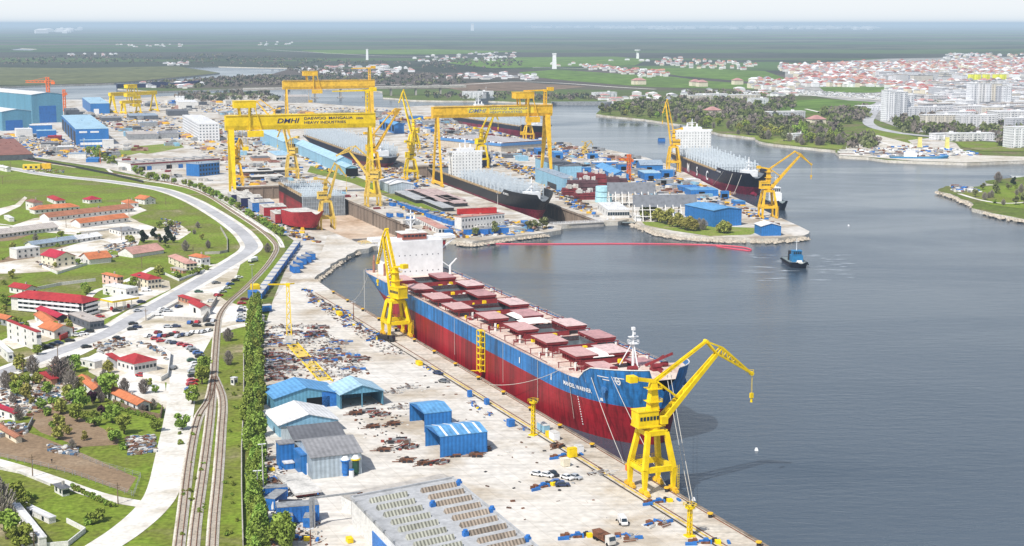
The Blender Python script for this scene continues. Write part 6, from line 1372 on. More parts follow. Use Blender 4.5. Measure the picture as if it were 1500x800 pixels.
pc = container(11.5, M_BLUE, M_DWHITE); a0, a1_ = G(380, 436), G(434, 362); ang = math.atan2(a1_[1] - a0[1], a1_[0] - a0[0]); LL = math.hypot(a1_[0] - a0[0], a1_[1] - a0[1]); nC = int(LL / 12.6)
for i, p in enumerate(line_pts(a0, a1_, nC)): place(pc, i, p, ang + math.pi, '%s blue office container from the near end of the long row beside the track' % ORD[i] if i < 20 else 'x', 'blue office containers in a long row', (1, 1.7, 1.25))
pc = container(6.1)
spots = [(G(432, 399), 2.5, 'nearest blue container of the cluster on the white lane'), (G(437, 393), 2.5, 'blue container second from the near end of the lane cluster'), (G(442, 387), 2.5, 'blue container in the middle of the lane cluster'), (G(449, 384), 2.5, 'blue container right of the middle of the lane cluster'), (G(455, 380), 2.5, 'farthest blue container of the cluster on the white lane')]
for i, (p, s, l) in enumerate(spots): place(pc, i, p, RAD(AU), l, 'blue containers on the white lane', 1.6)
pc2 = None
row = line_pts(G(588, 303), G(622, 314), 6) + line_pts(G(630, 319), G(662, 330), 5)
for i, p in enumerate(row): place(pc, 1, p, RAD(AU + 4), '%s blue container from the left in the row beside the green strip' % ORD[i], 'blue containers beside the green strip', 1.35)
for i, p in enumerate([G(690, 345), G(704, 344.5), G(718, 343.5), G(734, 342.5)]): place(pc, 1, p, RAD(8), '%s blue container from the left at the foot of the white quay office' % ORD[i], 'blue containers below the quay office', 1.7)
for i, p in enumerate([G(575, 302), G(586, 318), G(600, 323), G(571, 318)]): place(pc, 1, p, RAD(AU + 4), ['blue box by the dock rail near the pale lattice crane', 'blue box on the dock edge between railings', 'pair end blue box on the dock edge', 'blue box left on the first dock coping'][i], 'blue boxes on the dock edge', 1.2)
zr = zat(G(676, 338), 319)
pr = container(8, M_RED, M_RED);
for i, x in enumerate((682, 693, 704, 715)):
 p = G(x, 314 - i * .5, zr + .4); place(pr, i, (p[0], p[1], zr + .4), RAD(18), '%s red container from the left on the roof of the white quay office' % ORD[i], 'red containers on the office roof', 1.5)
for i, (c, sc_, l, an) in enumerate([((436, 763), 2.0, 'large blue container behind the gate at the poplar side', 14), ((409, 771), 1.3, 'smaller blue container next to the large one by the poplars', 14), ((402, 728), 1.3, 'blue grey container near the dump truck', 14), ((454, 768), 1.2, 'pale blue container in the gateway', 90), ((404, 742), 1.5, 'blue grey container beside the hedge', 75)]):
 place(pc, 1, G(*c), RAD(an), l, 'containers in the gate corner', sc_)
def car_proto(rgb, van=False):
 m = bpy.data.materials.new('car paint'); m.use_nodes = True; b = m.node_tree.nodes['Principled BSDF']; b.inputs['Base Color'].default_value = (*rgb, 1); b.inputs['Roughness'].default_value = .3; b.inputs['Coat Weight'].default_value = .4
 root = thing('parked_car', 'x', 'car'); q = MB()
 if van: prof = [(-2.4, .35), (2.45, .35), (2.5, .9), (2.2, 1.15), (1.5, 2.05), (-2.4, 2.1)]; gl = [(.9, 1.2), (2.1, 1.2), (1.55, 1.95), (.9, 1.95)]
 else: prof = [(-2.15, .3), (2.15, .3), (2.2, .65), (2.0, .85), (.95, .95), (.35, 1.42), (-1.15, 1.45), (-1.75, 1.0), (-2.15, .92)]; gl = [(-1.6, .98), (.98, .93), (.38, 1.37), (-1.12, 1.4)]
 q.prism_y(prof, -.85, .85); q.build('body', m, root); q = MB(); q.prism_y(gl, -.87, .87); q.build('side_windows', M_GLS, root)
 q = MB();
 if van: q.add([(2.22, -.75, 1.2), (2.22, .75, 1.2), (1.6, .7, 1.98), (1.6, -.7, 1.98)], [(0, 1, 2, 3)])
 else: q.add([(.99, -.72, .97), (.99, .72, .97), (.42, .65, 1.41), (.42, -.65, 1.41)], [(0, 1, 2, 3)])
 q.build('windscreen', M_GLS, root)
 for x in (-1.35, 1.35):
  for y in (-.8, .8): q = MB(); q.tube((x, y - .12, .32), (x, y + .12, .32), .33, n=10); q.build('wheel', M_BLK, root)
 return root
CC = {'white': (.75, .75, .75), 'silver': (.45, .47, .5), 'black': (.015, .015, .018), 'dark blue': (.015, .03, .09), 'blue': (.04, .12, .35), 'red': (.42, .02, .03), 'dark red': (.16, .01, .015), 'grey': (.16, .17, .18), 'green': (.03, .10, .06)}
CP = {}
def car(c, col, a, label, group, van=False, sc=1.08):
 k = (col, van); used = k in CP
 if not used: CP[k] = car_proto(CC[col], van)
 o = place(CP[k], used, G(*c), RAD(a), label, group, sc); o.location.z = LZ + .19
 return o
rowA = [(217, 494, 'white'), (231.5, 489, 'dark red'), (235.5, 494, 'blue'), (244.5, 494, 'dark red'), (252, 492, 'black'), (257.5, 490, 'red'), (261, 494.5, 'silver'), (269, 492.6, 'dark blue'), (276, 492, 'silver'), (283, 489, 'white'), (291, 488.5, 'white'), (298, 488, 'silver'), (306, 486, 'white')]
rowB = [(228, 498, 'red'), (236, 501.5, 'red'), (249, 503, 'silver'), (256, 504.5, 'dark blue'), (266, 506.5, 'red'), (274.5, 508.5, 'red'), (279.5, 512, 'silver'), (284.5, 515.5, 'grey'), (289.5, 519, 'blue'), (293, 524, 'black')]
rowC = [(281.5, 530, 'green'), (286.7, 535, 'white'), (284.5, 540, 'white'), (282.5, 546, 'silver'), (283, 552.5, 'black'), (282, 560, 'red'), (280.7, 565, 'red'), (279, 573, 'blue')]
rowD = [(358, 440, 'dark red'), (354, 446, 'red'), (354, 452, 'white'), (353.5, 457, 'dark blue'), (353.5, 462, 'white'), (353, 467, 'silver'), (352.5, 472, 'blue')]
rowE = [(350, 408, 'white'), (345, 412.5, 'black'), (337, 418, 'blue'), (332, 423.5, 'white'), (326, 429, 'silver'), (321, 434.5, 'red'), (317, 416, 'grey')]
for nm, rw, a, w_ in (('upper parking row beside the restaurant', rowA, 70, 'left'), ('lower parking row beside the restaurant', rowB, 20, 'left'), ('column of cars along the dirt road edge', rowC, 25, 'top'), ('column of cars by the office container row', rowD, 15, 'top'), ('loose line of cars below the road bend', rowE, 40, 'top')):
 for i, (x, y, c) in enumerate(rw): car((x, y), c, a + (i * 37 % 11) - 5, '%s car, %s from the %s in the %s' % (c, ORD[i], w_, nm.replace('the ', '')), 'cars parked near the road')
oth = [((195, 476), 'black', 25, 'black car parked alone near the junction'), ((200.6, 481), 'dark blue', 15, 'dark blue car beside two black cars near the junction'), ((193.3, 484), 'black', 20, 'black car nearest the restaurant side of the junction'), ((172, 497.5), 'black', 340, 'black car turning at the road junction'),
       ((230, 463), 'white', 20, 'white van on the forecourt across from the red pavilion'), ((238, 455), 'white', 45, 'white car next to the forecourt fence'), ((246, 457), 'silver', 15, 'silver car inside the pavilion yard'), ((262, 451), 'dark blue', 60, 'dark blue car standing inside the pavilion yard'),
       ((291, 429), 'green', 10, 'dark green car on the verge above the red pavilion'), ((316, 416), 'grey', 20, 'grey car on the grass island by the road'), ((309.5, 443), 'white', 5, 'white car behind the red roofed garage'), ((318, 434), 'dark red', 70, 'dark red car right of the garage'), ((278.6, 474.5), 'blue', 80, 'blue car below the pavilion yard wall'),
       ((289, 474), 'red', 85, 'red car below the pavilion yard wall'), ((288, 479), 'black', 5, 'black car in front of the red car by the yard wall'), ((306, 471), 'black', 80, 'black car at the corner of the yard wall'), ((313, 472), 'silver', 80, 'silver car at the corner of the yard wall'), ((307, 478), 'black', 5, 'black car parked lengthways below the yard wall corner'),
       ((246, 480.5), 'silver', 5, 'silver car between the junction and the upper parking row'), ((258, 480), 'dark blue', 5, 'dark blue car between the junction and the upper parking row'), ((171, 457), 'black', 20, 'black car under the filling station canopy'), ((201.5, 457), 'silver', 30, 'silver car leaving the filling station'), ((207, 444), 'dark blue', 30, 'dark blue car beside the filling station shop'),
       ((102, 501), 'black', 30, 'black car on the main road by the corner house'), ((126.4, 510), 'black', 35, 'black car on the road side opposite the orange roofed house'), ((71, 510.5), 'black', 345, 'black car outside the white cube house, left of three'), ((78.6, 507), 'black', 345, 'black car outside the white cube house, middle of three'), ((85.5, 504.5), 'dark blue', 345, 'dark blue car outside the white cube house, right of three'),
       ((112.6, 493), 'white', 355, 'white car in front of the red yard fence'), ((122, 491), 'white', 355, 'second white car in front of the red yard fence'), ((131, 487.5), 'black', 10, 'black car at the corner of the long dark workshop'), ((146.6, 465.5), 'red', 10, 'red car parked beside the hotel corner'), ((254.5, 541), 'grey', 85, 'grey car on the dirt road beside the white wall'), ((207, 552), 'red', 350, 'red car on the grass before the restaurant'),
       ((214, 427), 'white', 10, 'white van behind the large cream house'), ((228, 545 + 81), 'blue', 80, 'blue car parked at the edge of the garden plot'), ((787, 697.4), 'white', 330, 'white car, leftmost of the cars on the quay slab'), ((801.6, 699), 'white', 325, 'white car beside a dark car on the quay slab'), ((810.7, 697.4), 'black', 300, 'black car among the white cars on the quay slab'),
       ((816.7, 709.6), 'blue', 5, 'blue car behind the dark blue one on the quay slab'), ((823.7, 713), 'dark blue', 5, 'dark blue car nearest the viewer on the quay slab'), ((830.6, 702.6), 'white', 315, 'white car left of the last pair on the quay slab'), ((843, 702), 'silver', 320, 'silver car at the right end of the cars on the slab'),
       ((641.7, 549), 'dark blue', 320, 'dark blue pickup parked beside the crane rail'), ((650.5, 561), 'grey', 330, 'grey car parked beside the crane rail'), ((912, 768), 'white', 280, 'white van near the debris at the bottom of the quay')]
for c, col, a, l in oth: car(c, col, a, l, 'single cars', van='van' in l)
def truck(c, a, label, cab, bed, L=8):
 root = thing('truck', label, 'truck', (*G(*c), LZ + .15), RAD(a)); q = MB(); q.prism_y([(2.2, .5), (4.3, .5), (4.3, 1.6), (3.9, 2.9), (2.2, 2.9)], -1.2, 1.2); co_ = q.build('cab', cab, root); q = MB(); q.add([(4.33, -1.05, 1.65), (4.33, 1.05, 1.65), (3.97, 1, 2.75), (3.97, -1, 2.75)], [(0, 1, 2, 3)]); q.build('windscreen', M_GLS, co_)
 q = MB(); q.box(-1.2, 0, .9, L - 2, 2.3, .3); q.frus(-1.4, 0, 1.2, L - 2.6, 2.2, 1.5, L - 2, 2.6); q.build('load_bed', bed, root)
 for x in (-3.6, -2.2, 3.2):
  for y in (-1.05, 1.05): q = MB(); q.tube((x, y - .2, .5), (x, y + .2, .5), .52, n=10); q.build('wheel', M_BLK, root)
 return root
truck((419, 747), 185, 'white cabbed dump truck with black bed by the gate', M_WHT, M_DRK, 9)
truck((370.6, 384), 70, 'white minibus like truck parked at the end of the white lane', M_WHT, M_WHT)
truck((566, 500), 330, 'dark truck parked under the raised boom crane on the quay', M_DRK, M_DRK)
truck((885, 795), 300, 'beige truck among debris at the bottom edge of the quay', M_DWHITE, M_RUST)
ft_ = thing('flatbed_trailer', 'long white topped flatbed trailer parked by the stained shed', 'trailer', (*G(438, 716), LZ + .15), RAD(AU + 2)); q = MB(); q.box(0, 0, 1.2, 21, 8.5, .7); q.build('deck', M_DWHITE, ft_); q = MB(); q.box(0, 0, .6, 20, 7.5, .6); q.build('frame', WALLS['dred'], ft_)
for i in range(5):
 for y in (-3, 3): q = MB(); q.tube((-8 + 4 * i, y - .4, .5), (-8 + 4 * i, y + .4, .5), .5, n=8); q.build('wheel', M_BLK, ft_)
for i, (c, col, l) in enumerate([((506, 697), M_BLUE, 'blue dust silo with a white bag on top against the stained shed'), ((521, 695), mat('dark green paint', (.02, .07, .04), .5, .2, 1), 'dark green dust silo with a yellow ring and white bag')]):
 s_ = thing('dust_silo', l, 'silo', (*G(*c), LZ)); q = MB(); q.tube((0, 0, 1), (0, 0, 5), 1.2, n=14); q.tube((0, 0, 0), (0, 0, 1), 1, n=8); q.build('body', col, s_); q = MB(); q.tube((0, 0, 5), (0, 0, 5.5), 1.6, n=14); q.build('ring', M_YEL if i else M_BLUE, s_); q = MB(); q.tube((0, 0, 5.5), (0, 0, 6.8), 1.5, .8, n=12); q.build('filter_bag', M_WHT, s_)
s_ = thing('barrel', 'small white barrel beside the dust silos', 'barrel', (*G(515, 699), LZ)); q = MB(); q.tube((0, 0, 0), (0, 0, 2.4), .8, n=12); q.build('drum', M_WHT, s_); q = MB(); q.tube((0, 0, 2.4), (0, 0, 2.6), .86, n=12); q.build('lid', M_BLUE, s_)
def person(c, a, top, legs, label):
 me = bpy.data.meshes.new('person'); V_ = [(0, 0, .95), (0, 0, 1.2), (0, 0, 1.42), (0, 0, 1.52), (0, .02, 1.68), (.1, 0, .9), (.12, .05, .5), (.12, 0, .08), (.12, .14, .04), (-.1, 0, .9), (-.12, -.05, .5), (-.12, -.06, .08), (-.12, .08, .04), (.2, 0, 1.4), (.25, .03, 1.12), (.24, .12, .88), (-.2, 0, 1.4), (-.25, -.02, 1.12), (-.24, .06, .88)]
 E_ = [(0, 1), (1, 2), (2, 3), (3, 4), (0, 5), (5, 6), (6, 7), (7, 8), (0, 9), (9, 10), (10, 11), (11, 12), (2, 13), (13, 14), (14, 15), (2, 16), (16, 17), (17, 18)]
 me.from_pydata(V_, E_, []); me.materials.append(top); o = bpy.data.objects.new('person', me); COL.objects.link(o)
 md = o.modifiers.new('s', 'SKIN'); R_ = [.15, .15, .16, .06, .11, .1, .07, .05, .05, .1, .07, .05, .05, .07, .05, .04, .07, .05, .04]
 for v, r_ in zip(me.skin_vertices[0].data, R_): v.radius = (r_, r_)
 me.skin_vertices[0].data[0].use_root = True; o.modifiers.new('u', 'SUBSURF').levels = 1
 dg = bpy.context.evaluated_depsgraph_get(); m2 = bpy.data.meshes.new_from_object(o.evaluated_get(dg)); o.modifiers.clear(); o.data = m2; m2.materials.clear(); m2.materials.append(top); m2.materials.append(legs); m2.materials.append(mat('skin', (.45, .28, .2), .6, .05, 1))
 for p in m2.polygons: p.material_index = 1 if p.center.z < .93 else (2 if p.center.z > 1.5 else 0); p.use_smooth = True
 o.location = (*G(*c), LZ + .12); o.rotation_euler = (0, 0, RAD(a)); tag(o, label, 'person')
person((462, 731), 40, M_DRK, M_DRK, 'person in dark clothes standing right of the flatbed trailer, left of two'); person((466, 729), 200, M_BLUE, M_DRK, 'person in blue jacket standing right of the flatbed trailer'); person((455, 709), 90, M_BLUE, M_DRK, 'person in dark blue work clothes at the shed corner'); person((76, 679), 10, M_DRK, M_DRK, 'person in dark clothes working in the ploughed plot'); person((201, 510), 10, M_DRK, M_DRK, 'person in dark clothes walking in front of the restaurant')
def heap(n, a, b, mats, hmax=1.5, kind='mix'):
 q = MB()
 for i in range(n):
  q.cm = rr.randrange(len(mats)); x, y = rr.gauss(0, a * .38), round(rr.gauss(0, b * .38) / 1.4) * 1.4; h = rr.uniform(.3, hmax); t = rr.random(); an = rr.gauss(0, .06) + (math.pi / 2 if rr.random() < .12 else 0)
  if t < .45: q.box(x, y, 0, rr.uniform(1.5, 4.5), rr.uniform(.4, 1.2), h, an)
  elif t < .7: q.box(x, y, h * .5, rr.uniform(2, 6), .3, .3, an)
  elif t < .85: q.beam((x, y, .1), (x + rr.uniform(-3, 3), y + rr.uniform(-3, 3), h + .4), .25)
  else: q.box(x, y, 0, rr.uniform(1, 2.4), rr.uniform(1, 2.4), h * 1.2, an)
 return q.mesh('scrap_heap', mats)
M_SC = [M_RUST, mat('brown scrap', (.13, .08, .06), .8, .4, .8), M_STEEL, M_DRK, M_DWHITE, mat('dull red scrap', (.28, .06, .04), .7, .3, .8)]
HP = [heap(30, 8, 4, M_SC), heap(40, 10, 6, M_SC), heap(20, 6, 4, [M_RUST, M_SC[1], M_DRK]), heap(30, 9, 5, [M_STEEL, M_DWHITE, M_BLUE, M_RUST]), heap(24, 7, 5, [M_DWHITE, M_STEEL, M_SC[1]], .8), heap(22, 8, 3, [M_YEL, M_RUST, M_DRK, M_BLUE])]
def heap_at(c, k, a, label, group, sc=1, nm='scrap_heap'):
 o = bpy.data.objects.new(nm, HP[k]); COL.objects.link(o); p = G(*c) if not isinstance(c[0], tuple) else c[0]; o.location = (p[0], p[1], LZ + .1); o.rotation_euler = (0, 0, a); o.scale = (sc, sc, sc * rr.uniform(.8, 1.2)); return tag(o, label, 'scrap', group)
def tx(c): return 'column %d' % c
k = 0
for (x0, y0, x1, y1) in [(392, 478, 470, 500), (392, 500, 410, 556), (440, 500, 500, 530), (470, 520, 535, 552), (395, 520, 425, 552)]:
 for i in range(13):
  heap_at((rr.uniform(x0, x1), rr.uniform(y0, y1)), rr.choice([0, 1, 3, 4, 4]), RAD(AU + 90) + rr.gauss(0, .15), 'low heap of mixed steel pieces in the scrap field around the rail tower crane', 'scrap heaps in the field of steel pieces', .8)
named = [((520, 607), 2, 'dark scrap heap left end of the pile behind the tent sheds'), ((540, 604), 1, 'scrap heap in the middle of the pile behind the tent sheds'), ((560, 608), 0, 'scrap heap right end of the pile behind the tent sheds'), ((585, 598), 4, 'pale debris beside the smaller blue tent'), ((545, 626), 2, 'flat dark scrap row before the open fronted shed'), ((575, 622), 2, 'thin scrap row left of the blue tents'),
         ((562, 660), 2, 'brown scrap heap left of the larger tent'), ((584, 648), 1, 'tall brown scrap heap beside the larger tent opening'), ((600, 656), 0, 'scrap heap closest to the larger tent opening'), ((595, 676), 2, 'rusty heap in front of the skylight hall, left'), ((620, 680), 2, 'rusty heap in front of the skylight hall, middle'), ((645, 678), 0, 'long rusty pile in front of the skylight hall, right'), ((664, 668), 2, 'dark rusty heap against the larger tent'), ((697, 668), 2, 'rusty heap right of the larger tent, nearer'), ((708, 660), 2, 'rusty heap right of the larger tent, farther'),
         ((575, 575), 4, 'pale pipes stacked right of the open fronted shed'), ((597, 568), 4, 'pale pipe stack beyond the open fronted shed'), ((880, 694), 4, 'pale debris near the cars on the slab'), ((800, 712), 5, 'orange timber stack below the parked white cars'), ((852, 786), 5, 'yellow and brown steel pieces on the slab, left'), ((910, 790), 3, 'dark and white debris at the bottom of the slab'), ((815, 655), 2, 'rusty plate stack beside the yellow lamp mast'), ((830, 668), 5, 'yellow blocks near the rusty plates'), ((970, 735), 5, 'red and white gear at the foot of the near crane'), ((1040, 795), 5, 'yellow steel pieces at the lower end of the quay'), ((960, 770), 3, 'mixed debris between the near crane and the lower lamp mast'),
         ((400, 790), 3, 'scrap and small machines in the bottom corner by the poplars'), ((440, 790), 5, 'yellow machines and scrap at the bottom by the gate'), ((395, 705), 3, 'clutter along the poplar fence beside the trailer'), ((388, 690), 5, 'yellow clutter by the poplar fence')]
for c, k_, l in named: heap_at(c, k_, RAD(AU + 90) + rr.gauss(0, .2), l, None, .75)
for i, (c, l) in enumerate([((612, 532), 'first'), ((628, 541), 'second'), ((690, 590), 'third'), ((700, 598), 'fourth'), ((715, 607), 'fifth'), ((748, 620), 'sixth'), ((765, 628), 'seventh')]):
 heap_at(c, 5 if i % 2 else 3, RAD(AU), '%s small pile of coloured gear from the far end along the crane rail' % l, 'gear piles along the crane rail', .4)
for i in range(26):
 t = i / 25; c = (446 + (560 - 446) * t + rr.uniform(-6, 8), 424 + (502 - 424) * t + rr.uniform(-3, 5)); heap_at(c, rr.choice([0, 2, 3, 5]), rr.uniform(0, 3), 'low scrap heap in the long strip beside the upper quay rail', 'scrap strip along the upper quay', .5)
def bollard():
 root = thing('mooring_bollard', 'x', 'bollard'); q = MB(); q.tube((0, 0, 0), (0, 0, .8), .45, n=10); q.build('post', M_DRK, root); q = MB(); q.tube((0, 0, .8), (0, 0, 1.05), .65, n=10); q.build('cap', M_ORY, root); return root
bp0 = bollard()
for i in range(17): place(bp0, i, (*Q(-85 + i * 27, -1.9), LZ + .15), 0, '%s mooring bollard from the far end of the quay edge' % ORD[i], 'mooring bollards on the quay edge', 1.4)
def fender():
 root = thing('quay_fender', 'x', 'fender'); q = MB(); q.tube((0, 0, -.6), (0, 0, -2.6), .9, n=12); q.build('tyre', M_BLK, root); q = MB(); q.box(0, -.6, -.6, 1.8, 1.4, .5); q.build('bracket', M_RUST, root); return root
fp = fender()
for i in range(14): place(fp, i, (*Q(-70 + i * 30, .95), LZ), RAD(AU), '%s black fender hung on the quay wall from the far end' % ORD[i], 'fenders on the quay wall')
for i, (c, l, m1, sz) in enumerate([((805, 640), 'yellow block set on the quay behind the lamp mast', M_YEL, (3, 2, 1.6)), ((796, 632), 'pale blue box next to the white boxes on the quay', WALLS['lblue'], (6, 2.4, 2.6)), ((812, 644), 'white box on the quay beside the pale blue box', M_WHT, (4, 2.4, 2.6)), ((848, 662), 'smaller white box farther down the quay', M_WHT, (3, 2.4, 2)), ((828, 683), 'cream crate below the yellow blocks', M_CREAM, (2.6, 2.4, 2.4)), ((838, 670), 'tall yellow crate near the rusty plates', M_YEL, (2, 3, 3)), ((748, 625), 'blue crate on the slab near the rail', M_BLUE, (2.4, 2.4, 2.4)), ((688, 582), 'blue drum like crate beyond the tents', M_BLUE, (1.6, 1.6, 2.4)), ((713, 593), 'blue crate pair end near the crane rail', M_BLUE, (2, 1.6, 2)), ((614, 535), 'yellow skip beside the crane rail', M_YEL, (4, 2, 1.4)), ((920, 690), 'orange crate on the quay left of the near crane', M_ORG, (1.4, 1.4, 1.6)), ((497, 462), 'yellow skip far up the quay', M_YEL, (5, 2.2, 1.6)), ((390, 456), 'blue hut on the white ground by the mast crane', M_BLUE, (4, 5, 3)), ((392, 790), 'pair of bright yellow skips at the bottom by the poplars', M_YEL, (4, 3, 2.6)), ((512, 795), 'yellow skip beside the wall of the skylight hall', M_YEL, (2.4, 1.6, 1.2)), ((372, 438), 'blue cabin at the near end of the office container row', M_BLUE, (7, 5, 4)), ((374, 431), 'yellow topped cabin behind the blue cabin', M_YEL, (6, 4, 5))]):
 s_ = thing('crate', l, 'crate', (*G(*c), LZ + .12), RAD(AU)); q = MB(); q.box(0, 0, .15, *sz); q.build('body', m1, s_); q = MB(); q.box(0, 0, sz[2] + .15, sz[0] + .1, sz[1] + .1, .12); q.box(0, -sz[1] * .3, 0, sz[0], .2, .15); q.box(0, sz[1] * .3, 0, sz[0], .2, .15); q.build('lid', M_DWHITE if 'white' in l else m1, s_)
def pole(c, top, label, kind='wood', m=None, name=None):
 b = G(*c); h = zat(b, top) - LZ; root = thing(name or ('utility_pole' if kind == 'wood' else 'lamp_mast'), label, 'pole' if kind == 'wood' else 'lamp mast', (*b, LZ), RAD(rr.uniform(0, 60)))
 q = MB()
 if kind == 'wood': q.tube((0, 0, 0), (0, 0, h), .2, .13, n=8); q.build('post', m or M_WOOD, root); q = MB(); q.box(0, 0, h - 1, 2.2, .14, .16); q.box(0, 0, h - 1.7, 1.6, .12, .14); q.build('crossarm', M_WOOD, root)
 elif kind == 'mast':
  q.lattice((0, 0, 0), (0, 0, h), 1.0, 1.0, 1.4, .28, .8, .8); q.box(0, 0, 0, 2.6, 2.6, .5); q.build('mast', m or M_YEL, root); q = MB(); q.tube((0, 0, h), (0, 0, h + .5), 1.5, n=12); rail(q, [(-1.4, -1.4, h + .4), (1.4, -1.4, h + .4), (1.4, 1.4, h + .4), (-1.4, 1.4, h + .4), (-1.4, -1.4, h + .4)], 1, .1, 2); q.build('platform', m or M_YEL, root)
  for k in range(4): q = MB(); q.box(1.2 * math.cos(k * 1.57), 1.2 * math.sin(k * 1.57), h + .9, .5, .5, .4); q.build('lamp', M_GLS, root)
 else: q.tube((0, 0, 0), (0, 0, h), .28, .12, n=8); q.build('post', m or M_STEEL, root); q = MB(); q.box(.6, 0, h, 1.4, .4, .2); q.box(-.6, 0, h, 1.4, .4, .2); q.build('lamp', M_WHT, root)
for c, t, l in [((48, 699), 666, 'utility pole beside the lower track, left one'), ((173, 739), 707, 'utility pole at the junction of the lower track and the dirt road'), ((50, 805), 775, 'utility pole at the bottom edge by the white compound'), ((85, 529), 503, 'utility pole by the road near the black cars'), ((34, 552), 530, 'utility pole at the lower end of the main road'), ((97, 334), 318, 'utility pole at the farm yard entrance'), ((178, 352), 331, 'utility pole in front of the white hut block'), ((233, 367), 346, 'utility pole next to the dark trees'), ((208, 393), 375, 'utility pole by the lane below the pink barn'), ((4, 270), 258, 'utility pole at the left edge of the meadow'), ((16, 250), 237, 'utility pole at the top left road end'), ((189, 315), 288, 'thin utility pole at the end of the barns'), ((283, 372), 360, 'utility pole behind the orange red roofed house'), ((214, 470), 452, 'thin pole in front of the red pavilion fence'), ((243, 300), 289, 'utility pole beside the meadow wall')]: pole(c, t, l)
pole((781, 638), 590, 'yellow lamp mast on the quay beside the hull', 'mast'); pole((1010, 786), 744, 'yellow lamp mast at the lower end of the quay', 'mast')
pole((518, 468), 443, 'thin rusty mast at the upper quay', 'steel', M_RUST); pole((371, 459), 388, 'tall thin grey mast near the office container row', 'steel'); pole((386, 727), 651, 'tall pale mast standing by the poplars', 'steel', M_DWHITE); pole((378, 735), 690, 'shorter green grey mast among the poplars', 'steel'); pole((251, 268), 236, 'lamp mast in front of the long white workshop', 'steel', M_RUST); pole((455, 800), 776, 'short brown mast by the gate', 'steel', M_RUST); pole((147, 240), 218, 'thin orange mast by the yard hedge', 'steel', M_ORG); pole((124, 230), 203, 'thin yellow mast before the bright blue hall', 'steel', M_YEL); pole((986, 283), 240, 'thin grey mast among the blue stores', 'steel'); pole((729, 300), 283, 'thin pale mast beside the black ship', 'steel', M_DWHITE)
tc = G(424, 504); root = thing('rail_tower_crane', 'slender yellow lattice tower crane on rails in the scrap field', 'tower crane', (*tc, LZ), RAD(100)); hT = zat(tc, 418) - LZ
q = MB(); q.lattice((0, 0, 3), (3, 0, hT), 2.2, 2.2, 2.4, .35, 1.0, 1.0); q.build('mast', M_YEL, root); q = MB(); q.box(0, 0, .6, 5, 6, 1.2); q.box(0, 0, 1.8, 3, 3, 2.4); q.build('base_frame', M_DWHITE, root); q = MB(); q.beam((3, 0, hT), (1, 9, hT + .5), .6); q.beam((3, 0, hT), (5, -3, hT), .5); q.box(3, 0, hT - 1, 1.8, 1.8, 1.4); q.build('head', M_YEL, root)
tr = MB(); A_, B_ = G(424, 500), G(478, 560); d_ = Vector((B_[0] - A_[0], B_[1] - A_[1])); L_ = d_.length; d_.normalize(); nn_ = Vector((-d_.y, d_.x))
for s in (-2.6, 2.6): tr.beam((A_[0] + nn_.x * s, A_[1] + nn_.y * s, LZ + .4), (B_[0] + nn_.x * s, B_[1] + nn_.y * s, LZ + .4), .45, .45)
for k in range(int(L_ / 2.2)): c_ = (A_[0] + d_.x * 2.2 * k, A_[1] + d_.y * 2.2 * k); tr.beam((c_[0] + nn_.x * 2.6, c_[1] + nn_.y * 2.6, LZ + .25), (c_[0] - nn_.x * 2.6, c_[1] - nn_.y * 2.6, LZ + .25), .35, .25)
tag(tr.build('crane_track', M_YEL), 'yellow ladder-like crane track running through the scrap field', 'crane track')
def wall(label, pts, h, m, t=.35, name='wall', posts=0, is_px=True):
 P = px(pts) if is_px else pts; q = MB()
 for a, b in zip(P, P[1:]):
  if posts:
   L = math.hypot(b[0] - a[0], b[1] - a[1])
   for k in range(int(L / posts) + 1): f = k * posts / L; q.box(a[0] + (b[0] - a[0]) * f, a[1] + (b[1] - a[1]) * f, LZ, .12, .12, h)
   for z_ in (.35, .65, .98): q.beam((*a, LZ + h * z_), (*b, LZ + h * z_), .05)
  else: q.beam((*a, LZ + h / 2), (*b, LZ + h / 2), t, h)
 tag(q.build(name, m), label, 'fence' if name == 'fence' else 'wall')
wall('long grey concrete fence between the poplars and the railway grass', [(377, 455), (363, 480), (357, 520), (357, 600), (354, 660), (354, 720), (356, 800)], 1.8, M_CONC)
wall('dark fence line between the dry strip and the far left yard', [(-20, 230), (40, 234), (110, 246), (160, 256), (210, 268)], 2.2, M_DRK)
wall('pale wall along the white path beside the curved track', [(262, 270), (300, 282), (335, 300), (372, 325), (400, 343), (412, 360)], 1.4, M_DWHITE)
wall('white wall around the yard of the restaurant', [(210, 553), (236, 559), (246, 553), (250, 522), (232, 512)], 2.0, M_LWHT)
wall('grey wall around the yard of the red pavilion', [(240, 470), (297, 473), (318, 440)], 2.4, M_CONC)
wall('low wall along the road before the red pavilion', [(215, 470), (232, 460), (262, 444)], 1.2, M_LWHT)
wall('brown fence in front of the long white bungalow', [(166, 592), (200, 607), (235, 614), (238, 600)], 2.0, M_WOOD)
wall('wire fence around the ploughed plot by the lower track', [(0, 671), (60, 684), (110, 697), (196, 728), (206, 700), (150, 684), (110, 668)], 1.8, M_STEEL, name='fence', posts=4)
wall('stone edging beside the lower track', [(0, 688), (30, 694), (74, 712)], .8, M_DWHITE)
wall('concrete wall of the field by the road bend', [(323, 335), (333, 352), (333, 370), (322, 372), (300, 373)], 1.8, M_CONC)
wall('white parapet around the bottom left compound', [(18, 790), (40, 805), (100, 800), (125, 780), (98, 766)], 1.5, M_LWHT)
wall('red yard fence beside the parked white cars', [(88, 499), (99, 494), (108, 486)], 2.4, M_RED)
blocks = []
